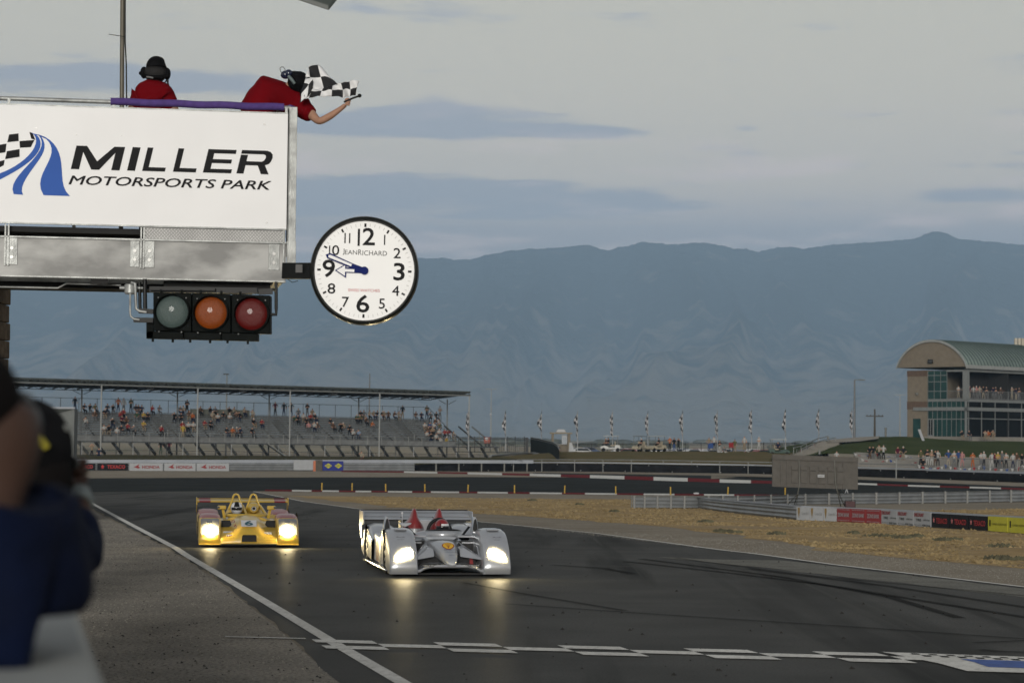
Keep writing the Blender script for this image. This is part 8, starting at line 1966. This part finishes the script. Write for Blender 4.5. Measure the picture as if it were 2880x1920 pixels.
as_part(skin_mesh('body', J, E, 'hip', [m_skin_n], 2), 'body', pa)
Js = {'hip': (qa(-920, 1950, -.1), .17), 'belly': (qa(-540, 1780, -.05), .175), 'chest': (qa(-130, 1680), .22, .19), 'upper': (qa(-90, 1530), .20, .17), 'col': (qa(-40, 1385), .17, .15), 'shr': (qa(10, 1545, -.04), .135), 'elr': (qa(45, 1640, .0), .125), 'low': (qa(30, 1735, .0), .12), 'for': (qa(-110, 1520, .2), .07), 'cuf': (qa(-180, 1390, .28), .055)}
as_part(skin_mesh('jacket', Js, [('hip', 'belly', 0), ('belly', 'chest', 0), ('chest', 'upper', 0), ('upper', 'col', 0), ('upper', 'shr', 0), ('shr', 'elr', 0), ('elr', 'low', 0), ('upper', 'for', 0), ('for', 'cuf', 0)], 'hip', [m_navy], 3, crease), 'jacket', pa)
mb = MB(); mb.sphere(qa(-118, 1125, -.03), .088, n=20, k=12, sc=(1.0, 1.05, .95)); mb.build('hair', mat('dark_hair_near', (.006, .005, .005), .9, spec=.1), pa, True, smooth=180)
mb = MB(); mb.sphere(qa(40, 1250, -.03), .012, n=8, k=6, sc=(.6, .8, 1.2)); mb.sphere(qa(35, 1235, -.03), .016, n=10, k=6, sc=(.5, .7, 1.3)); mb.build('ear', m_skin_n, pa, True, smooth=180)
for i in range(4):
    b0 = qa(-190 + 3 * i, 1290 - 42 * i, .30); Jf = {'a': (b0 + Vector((-.045, 0, -.005)), .011), 'b': (b0, .0105), 'c': (b0 + Vector((.022, .02, .004)), .0095), 'd': (b0 + Vector((.012, .045, .004)), .0085)}
    as_part(skin_mesh('finger', Jf, [('a', 'b', 0), ('b', 'c', 0), ('c', 'd', 0)], 'a', [m_skin_n], 1), 'finger', pa)
ca = thing('camera', 'black camera held to the eye by the dark-haired photographer at the left edge', 'camera', qa(-40, 1190, .3))
mb = MB(); v = qa(-40, 1190, .30); mb.box(v, (.14, .08, .10)); mb.box(v + Vector((0, 0, .06)), (.06, .07, .05)); mb.build('camera_body', m_blk, ca, True, bevel=.015); mb = MB(); mb.tube([v + Vector((0, .04, 0)), v + Vector((.0, .22, 0))], [.04, .045], 14); mb.build('lens', m_blk, ca, True, smooth=60)
DBp = 5.6
qb = lambda x, y, d=0.0: P(x, y, DBp + d)
pb_ = thing('person', 'blurred photographer in black cap and navy jacket raising a compact camera', 'person', (P(60, 1900, DBp).x, DBp, .6))
J = {'hip': (qb(-520, 1760), .14), 'belly': (qb(-260, 1700), .135), 'chest': (qb(20, 1620), .16, .12), 'upper': (qb(60, 1500), .13, .11), 'neck': (qb(105, 1420), .065), 'head0': (qb(100, 1360), .08), 'head1': (qb(92, 1290), .09), 'head2': (qb(85, 1230), .07),
     'shr': (qb(150, 1520, -.08), .075), 'elr': (qb(210, 1580, -.02), .055), 'for': (qb(222, 1490, .08), .045), 'wrr': (qb(212, 1410, .14), .034), 'hdr': (qb(214, 1345, .16), .052, .036),
     'shl': (qb(-40, 1520, .1), .075), 'ell': (qb(-20, 1600, .3), .05), 'wrl': (qb(120, 1430, .35), .035), 'kl': (qb(-530, 2200), .09), 'fl': (qb(-530, 2720), .05)}
E = [('hip', 'belly', 0), ('belly', 'chest', 0), ('chest', 'upper', 0), ('upper', 'neck', 0), ('neck', 'head0', 0), ('head0', 'head1', 0), ('head1', 'head2', 0), ('upper', 'shr', 0), ('shr', 'elr', 0), ('elr', 'for', 0), ('for', 'wrr', 0), ('wrr', 'hdr', 0), ('upper', 'shl', 0), ('shl', 'ell', 0), ('ell', 'wrl', 0), ('hip', 'kl', 0), ('kl', 'fl', 0)]
as_part(skin_mesh('body', J, E, 'hip', [m_skin_n], 2), 'body', pb_)
Js = {'hip': (qb(-520, 1760), .17), 'belly': (qb(-250, 1700), .18, .15), 'chest': (qb(40, 1640), .21, .16), 'upper': (qb(75, 1510), .16, .14), 'col': (qb(105, 1450), .09), 'shr': (qb(160, 1530, -.08), .105), 'elr': (qb(205, 1590, -.02), .085), 'for': (qb(222, 1500, .08), .066), 'cuf': (qb(214, 1438, .12), .05)}
as_part(skin_mesh('jacket', Js, [('hip', 'belly', 0), ('belly', 'chest', 0), ('chest', 'upper', 0), ('upper', 'col', 0), ('upper', 'shr', 0), ('shr', 'elr', 0), ('elr', 'for', 0), ('for', 'cuf', 0)], 'hip', [m_navy], 3, crease), 'jacket', pb_)
mb = MB(); mb.tube([qb(213, 1420, .13), qb(208, 1388, .15)], [.046, .042], 14); mb.build('cuff', mat('cuff_white', (.17, .20, .20), .8), pb_, True, smooth=60)
mb = MB(); mb.sphere(qb(74, 1268), .118, n=20, k=12, sc=(.95, 1.1, 1.1)); cp = mb.build('cap', m_cap, pb_, True, smooth=180)
mb = MB(); mb.sphere(qb(92, 1350, -.02), .098, n=16, k=10); mb.build('hair', MATS['dark_hair_near'], pb_, True, smooth=180)
mb = MB(); mb.tube([qb(100, 1222, -.125), qb(116, 1238, -.13), qb(132, 1258, -.12)], .010, 6); mb.build('yellow_piping', mat('piping_yellow', (.22, .19, .01), .7), cp, True)
mb = MB(); mb.sphere(qb(100, 1176, .0), .07, n=14, k=8, sc=(1.3, 1.0, .35), rot=Matrix.Rotation(.35, 3, 'Y')); mb.build('cap_lit_top', mat('lit_cap_grey', (.22, .23, .21), .8), cp, True, smooth=180)  # paler shell paints the sunlight on top of the black cap
mb = MB(); mb.sphere(qb(140, 1418, -.12), .045, n=12, k=6, sc=(1.2, .3, .35)); mb.build('shoulder_patch', mat('patch_pink', (.12, .09, .12), .8), pb_, True, smooth=180)
for i in range(4):
    b0 = qb(222 + 3 * (1.5 - abs(i - 1.5)), 1372 - 24 * i, .15); Jf = {'a': (b0 + Vector((-.025, 0, -.004)), .0125), 'b': (b0 + Vector((.0, .0, .0)), .012), 'c': (b0 + Vector((.010, .028, .002)), .011), 'd': (b0 + Vector((-.006, .048, .002)), .010)}
    as_part(skin_mesh('finger', Jf, [('a', 'b', 0), ('b', 'c', 0), ('c', 'd', 0)], 'a', [m_skin_n], 1), 'finger', pb_)
Jf = {'a': (qb(205, 1365, .12), .014), 'b': (qb(188, 1340, .10), .013), 'c': (qb(190, 1310, .12), .011)}
as_part(skin_mesh('thumb', Jf, [('a', 'b', 0), ('b', 'c', 0)], 'a', [m_skin_n], 1), 'thumb', pb_)
cb_ = thing('camera', 'compact black camera in the raised hand of the photographer in the cap', 'camera', qb(190, 1320, .2))
mb = MB(); v = qb(175, 1330, .2); mb.box(v, (.11, .05, .075)); mb.build('camera_body', m_blk, cb_, True, bevel=.012); mb = MB(); mb.tube([v + Vector((0, .02, 0)), v + Vector((0, .08, 0))], .028, 14); mb.build('lens', m_blk, cb_, True, smooth=60); mb = MB(); mb.disc(qb(204, 1302, .08), (0, -1, 0), .018, 12, t=.02); mb.build('eyepiece', m_blk, cb_, True)

# ================================================================ SMALL GROUND LITTER, TUFTS
rg_ = random.Random(11)
def inpoly(x, y, pts):
    c = False; n = len(pts); j = n - 1
    for i in range(n):
        if ((pts[i].y > y) != (pts[j].y > y)) and x < (pts[j].x - pts[i].x) * (y - pts[i].y) / (pts[j].y - pts[i].y) + pts[i].x: c = not c
        j = i
    return c
mb = MB(); k = 0
xs0, xs1 = min(p.x for p in dry_pts), max(p.x for p in dry_pts); ys0, ys1 = min(p.y for p in dry_pts), max(p.y for p in dry_pts)
vs_, fs_ = [], []
while k < 42000:
    y = ys0 + (ys1 - ys0) * rg_.random() ** 1.5; x = rg_.uniform(max(xs0, -.02 * y - 5), min(xs1, .26 * y)); k += 1
    if not inpoly(x, y, dry_pts): continue
    if noise.noise(Vector((x * .35, y * .2, 0))) < -.18: continue
    h = rg_.uniform(.015, .055) * (1 + noise.noise(Vector((x, y, 4)))); w_ = rg_.uniform(.02, .07); dx = rg_.uniform(-.08, .08); z = zf(y); b = len(vs_)
    vs_ += [(x - w_, y, z), (x + w_, y + .01, z), (x + dx, y + rg_.uniform(-.05, .05), z + h)]; fs_.append((b, b + 1, b + 2))
mb.add(vs_, fs_); o = mb.build('dry_grass_tufts', mat('straw', (.25, .19, .10), .95, var=.22, scale=.8, spec=.05), fixn=False); tag(o, 'short dry straw-coloured grass across the infield', 'grass', kind='stuff')
# green weeds: separate clumps
m_weed = mat('weed_green', (.075, .07, .04), .9, var=.4, scale=8)
for i, (px, py, s_) in enumerate(((1985, 1469, 1.0), (2060, 1499, 1.2), (2028, 1497, .7), (2185, 1504, 1.0), (2480, 1509, 1.9), (2540, 1514, 1.1), (2580, 1511, .7), (2656, 1521, 1.0), (2682, 1521, .8), (2815, 1539, 1.3), (2838, 1575, 1.4), (2800, 1573, 1.0), (1497, 1408, .8), (1730, 1440, .9), (2400, 1502, .6), (1630, 1420, .7))):
    q = G(px, py); mb = MB(); vs_, fs_ = [], []
    for j in range(70):
        a = rg_.uniform(0, 2 * PI); r = rg_.uniform(0, .20) * s_ * .75; h = rg_.uniform(.02, .09) * (1 - r / (.5 * s_)) ; x, y = math.cos(a) * r * 1.6, math.sin(a) * r; b = len(vs_)
        vs_ += [(x - .06, y, 0), (x + .06, y, 0), (x + rg_.uniform(-.05, .05), y, h + .03), (x + rg_.uniform(-.07, .07), y + .02, h)]; fs_ += [(b, b + 1, b + 2), (b, b + 2, b + 3)]
    mb.add(vs_, fs_); o = mb.build('weed_clump', m_weed, fixn=False); o.location = q
    tag(o, None, 'weed', 'green weed clumps in the dry grass'); BOOK2 = globals().setdefault('BOOK2', []); BOOK2.append(o)
for i, o in enumerate(sorted(BOOK2, key=lambda o: (o.location.x / o.location.y))): o['label'] = 'dark green weed clump in the dry infield grass, ' + ordinal(i, 16)
# gravel stones on the verge, and dark rubber crumbs on track
vp = [G(x, y) for x, y in ((200, 1410), (600, 1628), (780, 1768), (965, 1935), (1100, 2100), (-100, 2100), (100, 1500))]
def crumbs(name, n, region, size, m_, lab, cat, dens=None):
    vs_, fs_ = [], []; xs_ = [p.x for p in region]; ys_ = [p.y for p in region]; k = 0
    while k < n:
        x, y = rg_.uniform(min(xs_), max(xs_)), rg_.uniform(min(ys_), max(ys_)); 
        if rg_.random() > (min(ys_) / y) ** 1.0 or not inpoly(x, y, region): continue
        k += 1; s_ = rg_.uniform(*size); z = zf(y) + .004; b = len(vs_); a = rg_.uniform(0, PI); ca_, sa_ = math.cos(a), math.sin(a)
        pts = [(-s_, -s_ * .6, 0), (s_, -s_ * .5, 0), (s_ * .8, s_ * .6, 0), (-s_ * .7, s_ * .7, 0), (0.1 * s_, 0, s_ * 1.0)]
        vs_ += [(x + p[0] * ca_ - p[1] * sa_, y + p[0] * sa_ + p[1] * ca_, z + p[2]) for p in pts]; fs_ += [(b, b + 1, b + 4), (b + 1, b + 2, b + 4), (b + 2, b + 3, b + 4), (b + 3, b, b + 4)]
    mb = MB(); mb.add(vs_, fs_); o = mb.build(name, m_, fixn=False); tag(o, lab, cat, kind='stuff')
crumbs('verge_stones', 9000, vp, (.006, .015), mat('stone_light', (.21, .195, .165), .9, var=.4, scale=30), 'loose light stones on the gravel verge', 'gravel')
crumbs('verge_debris', 600, vp, (.005, .017), mat('debris_dark', (.02, .018, .016), .9), 'dark rubber bits on the gravel verge', 'debris')
tp2 = [G(x, y) for x, y in ((300, 1440), (700, 1400), (1500, 1490), (2900, 1660), (2900, 1950), (1150, 1950))]
crumbs('track_debris', 260, tp2, (.008, .030), MATS['debris_dark'], 'dark rubber crumbs scattered on the asphalt', 'debris')
sp2 = [G(x, y) for x, y in ((1350, 1470), (2100, 1520), (2900, 1612), (2900, 1648), (2100, 1556), (1350, 1468))]
crumbs('shoulder_stones', 3500, sp2, (.006, .016), MATS['stone_light'], 'loose stones on the infield shoulder', 'gravel')
